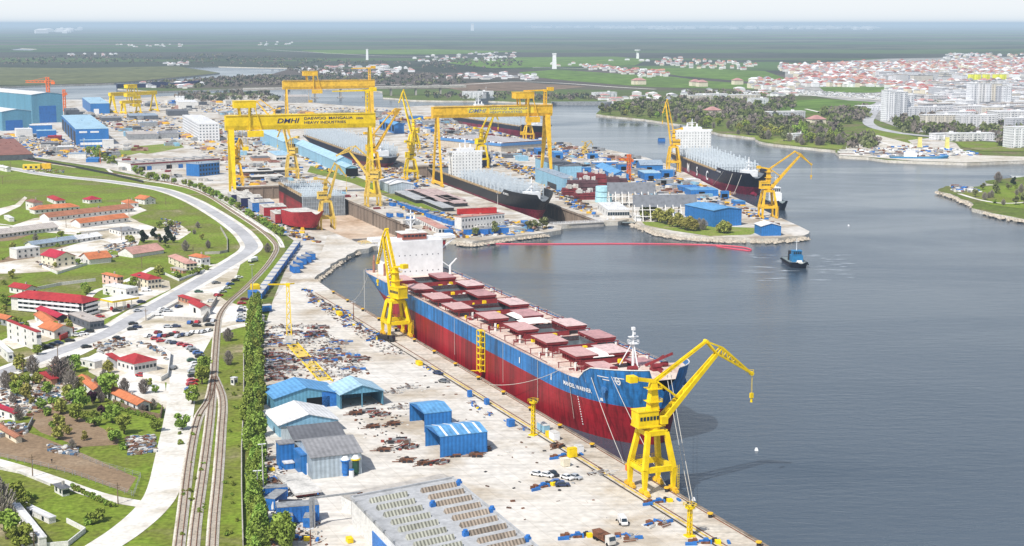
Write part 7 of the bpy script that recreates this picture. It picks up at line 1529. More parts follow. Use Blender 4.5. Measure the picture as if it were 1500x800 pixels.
def stackmesh(m1, m2, n=6, s=1):
 q = MB()
 for i in range(n): q.cm = i % 2; q.box(rr.uniform(-5, 5) * s, rr.uniform(-4, 4) * s, 0, rr.uniform(3, 11) * s, rr.uniform(2, 6) * s, rr.uniform(.8, 3.4) * s, rr.choice([0, 0, .1, 1.57]))
 return q.mesh('material_stack', [m1, m2])
M_RSTEEL = mat('rosy primer', (.40, .25, .21), .7, .25, .3)
SM = [stackmesh(M_STEEL, M_DWHITE), stackmesh(M_RUST, M_RSTEEL), stackmesh(M_BLUE, M_DWHITE), stackmesh(M_DRK, M_STEEL), stackmesh(M_DWHITE, M_STEEL, 8), stackmesh(M_ORY, M_RSTEEL, 5), stackmesh(WALLS['dgrey'], WALLS['conc']), stackmesh(WALLS['dred'], M_DWHITE, 5), stackmesh(WALLS['lblue'], M_STEEL, 4)]
foot = [(o.location.x, o.location.y) for o in COL.objects if o.parent is None and o.type == 'EMPTY']
yard_polys = [px(p) for p in ([(0, 222), (0, 196), (90, 200), (160, 216), (260, 205), (270, 225), (190, 228), (330, 262), (330, 275), (200, 252), (60, 230)], [(100, 160), (160, 172), (400, 178), (420, 215), (330, 235), (270, 200), (180, 195), (120, 182)], [(330, 170), (560, 165), (620, 175), (640, 196), (560, 190), (420, 160)], [(620, 170), (660, 172), (790, 200), (900, 224), (960, 238), (1110, 305), (1130, 325), (1060, 305), (1000, 300), (940, 290), (860, 262), (800, 232), (730, 228), (640, 200)], [(200, 150), (400, 148), (420, 160), (330, 168), (200, 158)], [(335, 268), (350, 240), (420, 236), (440, 262), (430, 268), (350, 272)], [(640, 330), (760, 330), (800, 335), (760, 342), (680, 345)], [(445, 262), (512, 286), (590, 318), (650, 340), (650, 345), (580, 326), (500, 292), (440, 268)])]
cnt = [44, 56, 36, 92, 22, 18, 16, 14]
lab = ['stack of plates and gear in the far left yard', 'stack of steel sections in the yard behind the goliath crane', 'stack of material on the far yard shore', 'stack of material among the blue stores of the right yard', 'stack in the yard near the small gantries', 'stack of steel beside the first dock head', 'pile of gear behind the white quay office', 'pile of gear along the first dock coping']
for P, n_, l in zip(yard_polys, cnt, lab):
 x0, x1 = min(p[0] for p in P), max(p[0] for p in P); y0, y1 = min(p[1] for p in P), max(p[1] for p in P); i = 0; tries = 0
 while i < n_ and tries < 6000:
  tries += 1; x, y = rr.uniform(x0, x1), rr.uniform(y0, y1)
  if not inpoly(x, y, P) or inpoly(x, y, W1) or inpoly(x, y, D1) or inpoly(x, y, D2): continue
  if min((x - f[0]) ** 2 + (y - f[1]) ** 2 for f in foot) < 90: continue
  far = y / 1500
  o = bpy.data.objects.new('material_stack', rr.choice(SM)); COL.objects.link(o); s_ = rr.uniform(.7, 1.25) * max(.8, far if 'coping' not in l else .5); o.location = (x, y, LZ + .08); o.rotation_euler = (0, 0, RAD(AU + 6) + rr.choice([0, 1.57]) + rr.gauss(0, .05)); o.scale = (s_, s_, s_ * .9); tag(o, l, 'material stack', l.replace('stack', 'stacks', 1).replace('pile', 'piles', 1)); i += 1
wl_names = ['grey', 'dgrey', 'white', 'blue', 'beige']
for i, (c, w__, wl_, rc_, l) in enumerate([((205, 186), 26, 'grey', 'bgrey', 'grey store with blue grey roof right of the bright blue hall'), ((182, 200), 14, 'lblue', 'lblue', 'pale blue store close to the bright blue hall'), ((286, 188), 18, 'dgrey', 'grey', 'dark store left of the white office block'), ((330, 186), 22, 'grey', 'beige', 'beige roofed store behind the goliath trolley'), ((360, 176), 20, 'dgrey', 'dgrey', 'dark roofed store above the yellow girder'), ((384, 170), 18, 'white', 'white', 'white store near the faded portal crane'), ((340, 228), 22, 'lblue', 'lblue', 'pale blue store just right of the goliath leg'), ((370, 236), 26, 'brick', 'dgrey', 'brown grey store row behind the deck panels'), ((395, 245), 16, 'white', 'brown', 'brown roofed store left of the pale lattice crane'),
  ((535, 170), 22, 'grey', 'grey', 'grey store at the right end of the far workshop row'), ((600, 176), 20, 'blue', 'bgrey', 'blue grey store in front of the channel'), ((620, 184), 26, 'grey', 'beige', 'beige store left of the blue edged workshop'), ((760, 236), 14, 'lblue', 'lblue', 'pale blue store under the second goliath beam'), ((740, 232), 12, 'dgrey', 'dgrey', 'dark box store behind the black ship guides'), ((846, 240), 16, 'white', 'beige', 'pale store on the far right yard'), ((890, 232), 18, 'beige', 'beige', 'sandy store near the right waterline'), ((1010, 268), 16, 'white', 'white', 'white store beside the navy ship quay'), ((985, 276), 14, 'grey', 'bgrey', 'grey store in front of the thin grey mast'), ((1080, 300), 12, 'blue', 'mblue', 'small blue store near the peninsula crane'), ((930, 256), 20, 'grey', 'grey', 'grey roofed store left of the light blue square building'), ((856, 262), 12, 'grey', 'white', 'white topped store by the reddish hull blocks'), ((700, 330), 8, 'white', 'white', 'tiny white hut behind the white quay office'), ((770, 334), 10, 'blue', 'blue', 'blue hut at the corner of the second dock mouth'), ((755, 337), 9, 'grey', 'white', 'white roofed hut on the point between the docks'),
  ((60, 214), 26, 'dgrey', 'grey', 'dark shed left of the pile of plates'), ((84, 222), 24, 'grey', 'white', 'white roofed rack in the far left yard'), ((100, 232), 26, 'white', 'bgrey', 'blue grey roofed rack near the yard hedge'), ((70, 206), 20, 'dred', 'crim', 'dark red box store in the far left yard'), ((126, 238), 18, 'blue', 'blue', 'blue container store at the hedge corner')]):
 Bc(l, c, c[0] + w__, c[1] - rr.uniform(4, 7), None, name='store', cat='store building', wall=wl_ if wl_ in WALLS else 'grey', rc=rc_, ang=12 + rr.uniform(-4, 6), depth=rr.uniform(10, 22))
# ================================================================ vegetation
rr = random.Random(5)
def leafmat(name, rgb, v=.35):
 return mat(name, rgb, .75, v, .5, rnd=.35, spec=.15, sc2=2.5)
L_GRN = leafmat('fresh green leaves', (.25, .34, .06)); L_POP = leafmat('poplar leaves', (.27, .37, .07)); L_YEL = leafmat('young yellow green leaves', (.34, .34, .08)); L_DRK = leafmat('dark needles', (.03, .05, .028)); L_BARE = leafmat('bare brown twigs', (.27, .235, .205)); L_OLV = leafmat('olive foliage', (.20, .215, .09)); L_PUR = leafmat('purple leaves', (.06, .02, .035)); M_BARK = mat('bark', (.10, .075, .055), .9, .3, 2)
def crown(n, rx, rz, cz, leaf, shape='round', seed=0, lumps=7):
 r = random.Random(seed); q = MB(); C = []
 for i in range(lumps):
  t = r.uniform(0, 6.28); h = r.uniform(-.7, .75); w = math.sqrt(max(.05, 1 - h * h)) * r.uniform(.25, .75)
  C.append((rx * w * math.cos(t), rx * w * math.sin(t), cz + rz * h, r.uniform(.32, .55)))
 for i in range(n):
  if shape == 'column':
   h = r.random(); w = rx * (math.sin(math.pi * min(1, h * .9 + .1)) ** .6) * math.sqrt(r.random()) * r.uniform(.7, 1.12); t = r.uniform(0, 6.28); p = Vector((w * math.cos(t), w * math.sin(t), cz - rz + 2 * rz * h))
  else:
   c = r.choice(C); d = Vector((r.gauss(0, 1), r.gauss(0, 1), r.gauss(0, 1))).normalized() * (r.random() ** .4); p = Vector((c[0] + d.x * rx * c[3], c[1] + d.y * rx * c[3], c[2] + d.z * rz * c[3]))
  u = Vector((r.gauss(0, 1), r.gauss(0, 1), r.gauss(0, .8))).normalized(); v = u.orthogonal().normalized(); v.rotate(Matrix.Rotation(r.uniform(0, 6.28), 3, u)); w2 = u.cross(v); s = leaf * r.uniform(.6, 1.3)
  q.quad(p - v * s - w2 * s * .6, p + v * s - w2 * s * .5, p + v * s * .8 + w2 * s * .7, p - v * s * .7 + w2 * s * .6)
 return q
def trunk(h, r0, limbs=5, seed=0, rx=2, cz=4):
 r = random.Random(seed); q = MB(); q.tube((0, 0, 0), (0, 0, h), r0, r0 * .45, n=7)
 for i in range(limbs):
  t = r.uniform(0, 6.28); z = h * r.uniform(.45, .95); q.tube((0, 0, z), (math.cos(t) * rx * .7, math.sin(t) * rx * .7, z + r.uniform(.5, 1.6)), r0 * .35, r0 * .1, n=5)
 return q
def tree_proto(name, cat, n, rx, rz, cz, leaf, lm, shape='round', seed=0, th=None, bare=False, lumps=7):
 root = thing(name, 'x', cat); th = th or cz; trunk(th, .22 if rx < 3 else .35, 6, seed, rx, cz).build('trunk', M_BARK, root)
 if bare:
  q = MB(); r = random.Random(seed)
  for i in range(n):
   t = r.uniform(0, 6.28); h = r.random(); w = rx * math.sin(math.pi * (.15 + .8 * h)) * r.uniform(.3, 1.05); p = Vector((w * math.cos(t), w * math.sin(t), cz - rz + 2 * rz * h)); a = p * .72 + Vector((0, 0, cz * .1)); a.z = p.z - r.uniform(.5, 1.4)
   q.beam(a, p, leaf)
  q.build('crown', lm, root)
 else: crown(n, rx, rz, cz, leaf, shape, seed, lumps).build('crown', lm, root)
 return root
TP = {'poplar': [tree_proto('poplar_tree', 'tree', 1100, 2.1, 4.9, 5.2, .42, L_POP, 'column', s, 8) for s in (1, 2, 3)],
      'round': [tree_proto('broadleaf_tree', 'tree', 1000, 3.2, 2.9, 4.2, .42, L_GRN, 'round', s, 3.2, lumps=9) for s in (4, 5, 6)],
      'willow': [tree_proto('willow_tree', 'tree', 900, 3.4, 2.7, 3.8, .42, L_YEL, 'round', s, 3, lumps=8) for s in (7, 8)],
      'dark': [tree_proto('pine_tree', 'tree', 900, 2.8, 3.6, 4.6, .42, L_DRK, 'round', s, 4) for s in (9, 10)],
      'bare': [tree_proto('bare_tree', 'tree', 420, 3.0, 3.2, 4.2, .13, L_BARE, 'round', s, 4, bare=True) for s in (11, 12, 13)],
      'olive': [tree_proto('broadleaf_tree', 'tree', 620, 3.6, 3.4, 5.0, .55, L_OLV, 'round', s, 4) for s in (14, 15, 16)],
      'bush': [tree_proto('bush', 'bush', 420, 2.0, 1.3, 1.4, .34, L_GRN, 'round', s, 1, lumps=6) for s in (17, 18)],
      'purple': [tree_proto('purple_leaf_tree', 'tree', 600, 2.3, 2.2, 3, .38, L_PUR, 'round', 19, 2.5)]}
USED = {}
def plant(kind, loc, label, group=None, sc=1, px_=True):
 pr = rr.choice(TP[kind]); u = USED.get(pr.name, 0); USED[pr.name] = 1
 p = G(*loc) if px_ else loc; s = sc * rr.uniform(.85, 1.15); return place(pr, u, (p[0], p[1], LZ), rr.uniform(0, 6.28), label, group, (s, s, s * rr.uniform(.88, 1.12)))
n = 0
for side, (a, b, c) in enumerate((((377, 475), (379, 560), (385, 830)), ((370, 480), (366, 600), (370, 830)), ((374, 470), (373, 580), (377, 830)))):
 L = smooth_line(px([(369, 455) if side else (378, 458), a, b, c]), 16); step = 5.2; acc = side * 1.7
 for p, q in zip(L, L[1:]):
  d = math.hypot(q[0] - p[0], q[1] - p[1]); acc += d
  if acc > step: acc = 0; n += 1; plant('poplar', (p[0] + rr.uniform(-1.1, 1.1), p[1] + rr.uniform(-.9, .9)), 'leafy green poplar in the dense belt along the concrete fence', 'poplars in the belt along the fence', rr.uniform(.7, 1.08), False)
plant('round', (413, 800), 'bushy green tree at the bottom right of the poplar belt', None, 1.5); plant('poplar', (420, 806), 'poplar apart from the belt at the bottom edge', None, 1.1)
for i, (x, y) in enumerate([(224, 262), (228, 263), (241, 266), (245, 266), (256, 270), (270, 272), (279, 275), (286, 277), (294, 280), (304, 284), (312, 289), (318, 291), (324, 294), (332, 297), (340, 303), (348, 308), (364, 318), (370, 321), (381, 326), (386, 330), (392, 333), (398, 338), (405, 343), (411, 346), (300, 283), (308, 287)]):
 plant('round', (x, y), 'small young green tree in the line beside the dock path', 'young trees in a line beside the dock path', .85)
for i in range(26): plant(rr.choice(['bush', 'round', 'bush']), (126 + i * 4.2 + rr.uniform(-3, 3), 226 + i * 1.6 + rr.uniform(-2.5, 2)), 'shrub in the green hedge along the far left yard corner', 'shrubs of the yard hedge', rr.uniform(.9, 1.6))
VT = [('willow', (33, 544), 'yellow green tree beside the lower end of the main road', 1.1), ('bare', (48, 548), 'bare tree right of the yellow green roadside tree', 1.2), ('bare', (84, 560), 'large bare tree among the huts, left', 1.5), ('bare', (96, 558), 'large bare tree among the huts, middle', 1.4), ('bare', (104, 572), 'bare tree among the huts, right', 1.2), ('round', (110, 545), 'green tree in the hut garden', .9), ('dark', (102, 538), 'small dark cypress by the white cottage', .7), ('dark', (108, 536), 'second small dark cypress by the white cottage', .6),
      ('round', (160, 585), 'big round green bush tree between the two orange roofed houses', 1.5), ('round', (118, 600), 'green tree at the head of the ploughed plots, left', 1.2), ('round', (113, 618), 'green tree at the head of the ploughed plots, nearer', 1.1), ('round', (165, 620), 'round green tree in the garden right of the plots', 1.2), ('purple', (149, 612), 'small purple leaved tree in the garden', .8), ('purple', (136, 592), 'purple leaved tree beside the small orange roofed house', 1.0), ('round', (182, 636), 'round bush tree beside the overgrown ruin', 1.0), ('bush', (138, 625), 'low bush on the garden edge', 1.2), ('willow', (100, 585), 'light green shrub tree by the scrap yard', 1.0), ('round', (68, 578), 'green tree beside the turquoise hut', .9), ('bush', (80, 592), 'shrub beside the scrap yard', 1.3), ('bare', (8, 570), 'pale bare tree at the left edge', 1.1), ('bare', (0, 765), 'bare tree at the left bottom edge', 1.8),
      ('dark', (211, 356), 'dark round pine, left of three by the pink barn', 1.1), ('dark', (226, 351), 'dark round pine, middle of three by the pink barn', 1.2), ('dark', (247, 351), 'dark round pine, right of three by the pink barn', 1.1), ('dark', (235, 356), 'low dark pine thicket left part', .8), ('dark', (243, 357), 'low dark pine thicket middle part', .8), ('dark', (253, 356), 'low dark pine thicket right part', .8), ('willow', (193, 356), 'light green shrub beside the dark pines', .7), ('willow', (187, 353), 'light green shrub near the white hut block', .6),
      ('round', (90, 349), 'green tree behind the grey blue sheds', .9), ('bare', (52, 354), 'bare shrub in the field by the sheds', .7), ('bare', (272, 368), 'reddish bare tree behind the cream villa', .9), ('bare', (305, 364), 'bare shrub near the meadow wall', .7), ('bush', (290, 402), 'bush in the garden below the cream villa', 1.6), ('bush', (280, 404), 'second bush in the garden below the cream villa', 1.3), ('bush', (300, 396), 'bush at the road side below the orange red house', 1.2), ('bush', (260, 407), 'bush beside the brick shed', 1.2),
      ('round', (298, 550), 'green bush tree on the verge left of the railway, uppermost', 1.0), ('round', (296, 563), 'green bush tree on the verge left of the railway, second', 1.1), ('round', (282, 592), 'dark green bush on the verge left of the railway, third', .9), ('round', (267, 630), 'dark green bush on the verge left of the railway, lowest', .9), ('bare', (334, 500), 'bare brown shrub on the grass right of the switch', .9), ('bare', (335, 535), 'bare brown shrub above the signal hut', 1.0), ('bare', (392, 370), 'bare shrub between the track and the lane', .8), ('round', (24, 486), 'green tree left of the white cube house', .9), ('round', (80, 486), 'green tree behind the orange roofed roadside house', .8), ('willow', (100, 484), 'light green tree before the dark workshop', .8), ('round', (55, 520), 'tree beside the white cube house', .7), ('bush', (10, 752), 'bush on the grass of the lower left corner', 1.2), ('round', (10, 790), 'dark green shrub in the bottom left corner', 1.2), ('round', (30, 806), 'green shrub below the compound', 1.3), ('bush', (140, 765), 'reddish hedge bush on the lower grass', 1.3), ('bush', (131, 768), 'second hedge bush on the lower grass', 1.1)]
for k, c, l, s in VT: plant(k, c, l, None, s)
for i in range(17): plant('bush', (106 + i * 3.6, 716 + i * 1.7), 'low shrub in the hedge along the lower track', 'hedge shrubs along the lower track', .55)
for i in range(18): plant('bush', (158 + i * 3.9, 597 + i * 1.0), 'low dark shrub in the hedge before the white bungalow', 'hedge shrubs before the bungalow', .55)
for i, (x, y) in enumerate([(944, 322), (950, 321), (957, 323), (963, 325), (970, 327), (978, 329), (985, 332), (992, 333), (998, 336), (1005, 338), (1012, 338), (1019, 339), (1055, 341), (1061, 342), (1066, 341)]): plant('willow', (x, y), 'yellow green willow on the peninsula shore', 'willows along the peninsula shore', rr.uniform(1.1, 1.7))
for x, y, l in ((1024, 336, 'bare grey shrub among the shore willows'), (1030, 337, 'second bare grey shrub among the shore willows')): plant('bare', (x, y), l, None, 1.3)
for x, y, l in ((697, 346, 'green tree by the blue containers, left'), (725, 344.5, 'bare green tree by the blue containers, middle'), (722, 343, 'tree behind the blue containers'), (773, 338, 'green shrub on the point between the docks, left'), (786, 336, 'green shrub on the point between the docks, middle'), (795, 335.5, 'green shrub on the point between the docks, right')): plant('olive', (x, y), l, None, .95)
def inside_px(P, n, f):
 P = px(P); x0, x1 = min(p[0] for p in P), max(p[0] for p in P); y0, y1 = min(p[1] for p in P), max(p[1] for p in P); i = 0; t = 0
 while i < n and t < n * 60:
  t += 1; x, y = rr.uniform(x0, x1), rr.uniform(y0, y1)
  if inpoly(x, y, P) and not inpoly(x, y, W1): f(x, y); i += 1
inside_px([(875, 166), (905, 160), (960, 166), (1040, 182), (1110, 190), (1180, 200), (1225, 208), (1222, 218), (1175, 212), (1135, 208), (1062, 194), (1004, 181), (943, 172), (903, 169)], 120, lambda x, y: plant(rr.choice(['olive', 'bare', 'bare', 'willow', 'olive', 'round']), (x, y), 'tree in the wooded strip on the far right shore', 'trees of the wooded right shore', rr.uniform(1.1, 2.0), False))
for i in range(26): plant('poplar' if i % 4 == 0 else 'bare', (1165 + rr.uniform(0, 72), 196 + rr.uniform(0, 18)), 'tall slender grey tree in the bare grove above the right shore', 'slender trees of the bare grove', rr.uniform(1.2, 2.0))
inside_px([(1420, 278), (1500, 275), (1500, 306), (1460, 300), (1420, 290)], 16, lambda x, y: plant(rr.choice(['bare', 'bush', 'olive']), (x, y), 'shrub on the green spit at the right edge', 'shrubs of the green spit', rr.uniform(.7, 1.3), False))
plant('bare', (1462, 268), 'bare tree on the small islet at the right edge', None, 1.5); plant('dark', (1484, 272), 'dark tree on the small islet at the right edge', None, .9)
def woods(name, label, polys, mats, sz=1.0, leafs=26, seed=1):
 q = MB(); r = random.Random(seed)
 for P, n in polys:
  def f(x, y):
   q.cm = r.randrange(len(mats)); R = r.uniform(3.6, 7) * max(sz, 1.1); H = r.uniform(6, 12) * sz; big = .26 * R
   q.tube((x, y, LZ), (x, y, LZ + H * .6), .3 * sz, .2 * sz, n=4)
   for k in range(leafs):
    d = Vector((r.gauss(0, 1), r.gauss(0, 1), r.gauss(0, 1))).normalized() * (r.random() ** .35); p = Vector((x + d.x * R, y + d.y * R, LZ + H * .6 + d.z * H * .42)); u = Vector((r.gauss(0, 1), r.gauss(0, 1), r.gauss(0, .7))).normalized(); v = u.orthogonal().normalized(); w = u.cross(v); s = big * r.uniform(.6, 1.4)
    q.quad(p - v * s - w * s, p + v * s - w * s * .7, p + v * s * .8 + w * s, p - v * s * .8 + w * s * .8)
  inside_px(P, n, f)
 o = q.build(name, mats); tag(o, label, 'woods', None, 'stuff')
F_OL = mat('wood olive', (.17, .185, .09), .9, .35, .02, spec=.1); F_BR = mat('wood brown', (.20, .17, .145), .9, .3, .02, spec=.1); F_DK = mat('wood dark', (.09, .11, .08), .9, .3, .02, spec=.1); F_GR = mat('wood green', (.15, .18, .06), .9, .3, .02, spec=.1)
woods('woodland', 'wood behind the right shore below the town', [([(900, 158), (940, 148), (1010, 146), (1060, 152), (1120, 160), (1170, 176), (1235, 190), (1232, 212), (1180, 206), (1100, 190), (1010, 176), (940, 166)], 430), ([(1000, 140), (1060, 136), (1120, 142), (1130, 160), (1060, 154)], 110), ([(1205, 165), (1270, 160), (1272, 178), (1240, 182), (1205, 178)], 110), ([(1300, 175), (1360, 165), (1400, 162), (1440, 180), (1500, 182), (1500, 200), (1400, 200), (1320, 196)], 260), ([(1330, 152), (1380, 150), (1386, 160), (1335, 162)], 60), ([(1130, 150), (1160, 142), (1165, 160), (1120, 162)], 50), ([(1240, 205), (1280, 200), (1290, 215), (1250, 222)], 25), ([(1470, 200), (1500, 205), (1500, 216), (1460, 214)], 22)], [F_OL, F_BR, F_GR, F_BR, F_GR], 1.05, 34, 2)
woods('far_woods', 'wood on the far bank behind the yard and bridge', [([(200, 122), (250, 121), (330, 115), (400, 112), (455, 117), (455, 126), (380, 126), (300, 129), (240, 130)], 330), ([(378, 97), (470, 100), (560, 108), (560, 124), (470, 122), (430, 104)], 240), ([(560, 108), (680, 112), (700, 118), (640, 130), (570, 130)], 130), ([(600, 140), (700, 138), (860, 142), (880, 146), (800, 149), (640, 145)], 120), ([(100, 82), (300, 80), (480, 88), (600, 92), (600, 100), (380, 96), (200, 94), (0, 96), (0, 86)], 360), ([(600, 88), (760, 86), (770, 98), (620, 104)], 120), ([(230, 140), (380, 136), (385, 146), (300, 150)], 90), ([(380, 134), (392, 134), (410, 148), (384, 150)], 30)], [F_OL, F_BR, F_BR, F_DK], .85, 22, 3)
def rocks(label, pts, n, s0, s1, m, z=LZ, spread=3, name='rock_bank'):
 P = smooth_line(px(pts), 10); q = MB()
 for i in range(n):
  k = rr.randrange(len(P) - 1); t = rr.random(); x = P[k][0] + (P[k + 1][0] - P[k][0]) * t + rr.gauss(0, spread * .4); y = P[k][1] + (P[k + 1][1] - P[k][1]) * t + rr.gauss(0, spread * .4); s = rr.uniform(s0, s1)
  vs = [];
  for a in range(6): an = a * 1.047 + rr.uniform(-.2, .2); vs.append((x + s * math.cos(an) * rr.uniform(.6, 1.1), y + s * math.sin(an) * rr.uniform(.6, 1.1), z - 1.6 + rr.uniform(0, .5)))
  top = (x + rr.uniform(-.2, .2) * s, y + rr.uniform(-.2, .2) * s, z - .8 + s * .6); q.add(vs + [top], [(a, (a + 1) % 6, 6) for a in range(6)])
 tag(q.build(name, m), label, 'rocks', None, 'stuff')
M_ROCK = mat('shore rock', (.48, .42, .34), .9, .35, .6, sc2=2)
rocks('rubble bank at the head of the basin behind the bulk carrier', [(458, 410), (474, 398), (492, 384), (508, 373), (524, 366)], 300, .6, 1.6, M_ROCK, 2.2)
rocks('rubble along the peninsula shore', [(922, 322), (944, 332), (982, 343), (1056, 349), (1140, 350), (1180, 345)], 420, .8, 2.2, M_ROCK, 2.0, 4)
rocks('rubble along the white quay office shore', [(668, 352), (692, 355), (742, 348), (800, 341)], 200, .8, 2, M_ROCK, 2.0, 3)
rocks('rubble along the green spit at the right', [(1374, 279), (1397, 286), (1424, 298), (1457, 313), (1500, 321)], 240, 1, 2.6, M_ROCK, 2.4, 5)
def litter(label, polys, mats, smin, smax, seed, name='debris'):
 r = random.Random(seed); q = MB()
 for P, n in polys:
  def f(x, y): q.cm = r.randrange(len(mats)); q.box(x, y, LZ + .12, r.uniform(smin, smax), r.uniform(smin, smax) * .6, r.uniform(.1, .6) * smax * .5, r.uniform(0, 3))
  inside_px(P, n, f)
 tag(q.build(name, mats), label, 'debris', None, 'stuff')
litter('small scraps strewn over the yard slab', [([(388, 478), (470, 476), (545, 548), (500, 560), (390, 556)], 800), ([(500, 590), (600, 590), (600, 680), (530, 640)], 90), ([(660, 690), (760, 640), (960, 780), (900, 800), (800, 800)], 25), ([(600, 520), (720, 610), (880, 700), (860, 720), (690, 640), (590, 560)], 30), ([(388, 650), (450, 720), (480, 800), (390, 800)], 380), ([(445, 420), (560, 500), (600, 520), (560, 520), (450, 440)], 300)], [M_RUST, M_STEEL, M_DRK, M_DWHITE, M_SC[1]], .3, 1.5, 4)
litter('junk and rubble of the scrap yard in the village', [([(0, 556), (40, 548), (100, 565), (112, 590), (70, 604), (30, 612), (0, 615)], 380), ([(185, 642), (225, 638), (228, 662), (190, 668)], 260), ([(70, 654), (116, 656), (110, 668), (72, 662)], 120), ([(135, 505), (180, 495), (195, 505), (150, 520)], 140), ([(150, 360), (200, 352), (200, 364), (160, 370)], 120), ([(140, 372), (180, 376), (160, 380)], 60), ([(38, 244), (96, 250), (92, 254), (40, 252)], 130), ([(200, 500), (240, 512), (246, 530), (236, 520)], 90), ([(236, 320), (266, 326), (262, 346), (244, 340)], 140), ([(0, 620), (40, 622), (44, 636), (0, 640)], 120), ([(50, 384), (90, 386), (70, 394)], 90)], [M_DWHITE, M_STEEL, M_SC[1], M_RUST, mat('junk blue', (.08, .15, .25), .6, .3, 1), M_WOOD], .6, 2.6, 6, 'junk')
litter('loose gear and plates over the far yard', [([(0, 226), (0, 200), (90, 204), (170, 218), (190, 232), (60, 230)], 800), ([(100, 165), (250, 172), (400, 180), (420, 225), (330, 240), (260, 205), (180, 195)], 1100), ([(620, 175), (800, 205), (960, 240), (1110, 308), (1150, 335), (1060, 308), (940, 290), (800, 236), (640, 205)], 2000), ([(340, 290), (420, 330), (470, 356), (430, 350), (360, 312)], 220), ([(640, 332), (760, 330), (810, 334), (760, 344), (660, 350)], 260), ([(560, 290), (640, 312), (760, 326), (800, 332), (700, 330), (600, 312)], 600), ([(505, 238), (530, 220), (600, 248), (640, 268), (600, 284), (540, 262)], 420), ([(720, 236), (784, 246), (784, 262), (860, 300), (874, 318), (836, 304), (790, 268)], 330), ([(590, 176), (650, 170), (730, 228), (780, 250), (700, 240), (640, 250), (600, 225)], 700), ([(430, 205), (500, 245), (520, 262), (470, 250), (430, 226)], 160), ([(330, 240), (440, 240), (450, 262), (340, 275)], 200), ([(200, 150), (560, 160), (620, 172), (540, 176), (300, 165)], 900)], [M_DWHITE, M_STEEL, M_RUST, M_BLUE, M_SC[1], M_ORY, M_DRK], 1.5, 5, 7, 'loose_gear')
for (x0, y0, x1, y1), n_ in (((0, 556, 150, 620), 22), ((60, 590, 230, 660), 16), ((232, 332, 300, 368), 9), ((0, 400, 50, 500), 10), ((0, 720, 60, 800), 10), ((150, 545, 235, 580), 6), ((100, 400, 250, 440), 10), ((0, 330, 120, 400), 8)):
 for i in range(n_): plant(rr.choice(['bush', 'bush', 'bare', 'willow', 'round']), (rr.uniform(x0, x1), rr.uniform(y0, y1)), 'garden bush or small tree growing among the village plots', 'garden bushes of the village', rr.uniform(.5, .95))
for i in range(40): plant('bush', (rr.uniform(262, 300) if i % 2 else rr.uniform(330, 352), rr.uniform(540, 790)), 'low weed bush on the railway verge', 'weed bushes on the railway verge', rr.uniform(.25, .55))
wall('white garden wall right of the crimson roofed house', [(62, 392), (84, 402), (128, 388)], 1.6, M_LWHT)
wall('white wall along the barn yard', [(62, 327), (118, 343), (190, 334)], 1.4, M_LWHT)
wall('pale wall from the hotel back to the pink house', [(40, 428), (90, 418), (140, 412)], 1.8, M_LWHT)
wall('low garden wall below the cream villa', [(240, 402), (262, 412), (300, 398)], 1.4, M_LWHT)
wall('grey fence left of the garden plots', [(0, 642), (40, 632), (48, 616)], 1.5, M_STEEL)
# ================================================================ town, far shore, far features
rr = random.Random(31)
M_TOWN = groundmat('town ground', [(.3, (.22, .22, .20)), (.5, (.36, .35, .33)), (.7, (.46, .45, .42))], .006, .05)
sheet('town_ground', [(1150, 100), (1200, 92), (1300, 86), (1420, 84), (1620, 82), (1620, 212), (1500, 206), (1400, 198), (1330, 192), (1290, 178), (1262, 165), (1262, 150), (1200, 142), (1160, 134), (1150, 118)], M_TOWN, .3)
M_FG = groundmat('far green field', [(.3, (.10, .16, .03)), (.6, (.13, .22, .035)), (.8, (.17, .22, .06))], .004, .03)
M_FB = groundmat('far brown field', [(.3, (.17, .12, .09)), (.7, (.23, .17, .12))], .004, .03)
M_FO = groundmat('far olive meadow', [(.3, (.11, .12, .06)), (.7, (.17, .18, .08))], .004, .03)
sheet('far_green_field', [(760, 106), (815, 102), (905, 108), (980, 112), (1030, 118), (1110, 124), (1190, 126), (1100, 131), (960, 128), (900, 124), (830, 118), (770, 112)], M_FG, .2)
sheet('far_green_field', [(940, 99), (1040, 101), (1120, 104), (1160, 118), (1100, 120), (1000, 112), (960, 106)], M_FG, .21)
sheet('far_green_field', [(650, 92), (760, 84), (900, 83), (950, 87), (930, 96), (820, 98), (720, 100)], M_FG, .18)
sheet('far_green_field', [(1120, 152), (1200, 145), (1285, 150), (1260, 160), (1200, 166), (1140, 166), (1110, 160)], M_FG, .4)
sheet('far_green_field', [(1200, 128), (1300, 126), (1330, 131), (1280, 136), (1210, 136)], M_FG, .4)
sheet('far_green_field', [(440, 74), (640, 72), (760, 76), (640, 80), (480, 79)], M_FG, .15)
sheet('far_green_field', [(1268, 188), (1310, 190), (1350, 205), (1345, 215), (1300, 210), (1270, 200)], M_GRASS, .4)
sheet('far_green_field', [(1400, 208), (1500, 210), (1500, 222), (1440, 222), (1410, 216)], M_GRASS, .4)
sheet('far_brown_field', [(640, 126), (700, 121), (760, 120), (860, 127), (800, 133), (680, 134)], M_FB, .2)
sheet('far_meadow', [(-60, 98), (100, 100), (260, 97), (322, 107), (277, 111.5), (218, 117), (167, 121), (60, 124), (-60, 126)], M_FO, .12)
sheet('spit_grass', [(1404, 283), (1440, 274), (1500, 270), (1560, 272), (1560, 314), (1500, 306), (1450, 300), (1425, 290)], M_GRASS, .1)
sheet('shore_grass', [(1060, 195), (1120, 200), (1180, 208), (1235, 214), (1232, 219), (1175, 214), (1135, 210), (1065, 197)], M_GRASS2, .1)
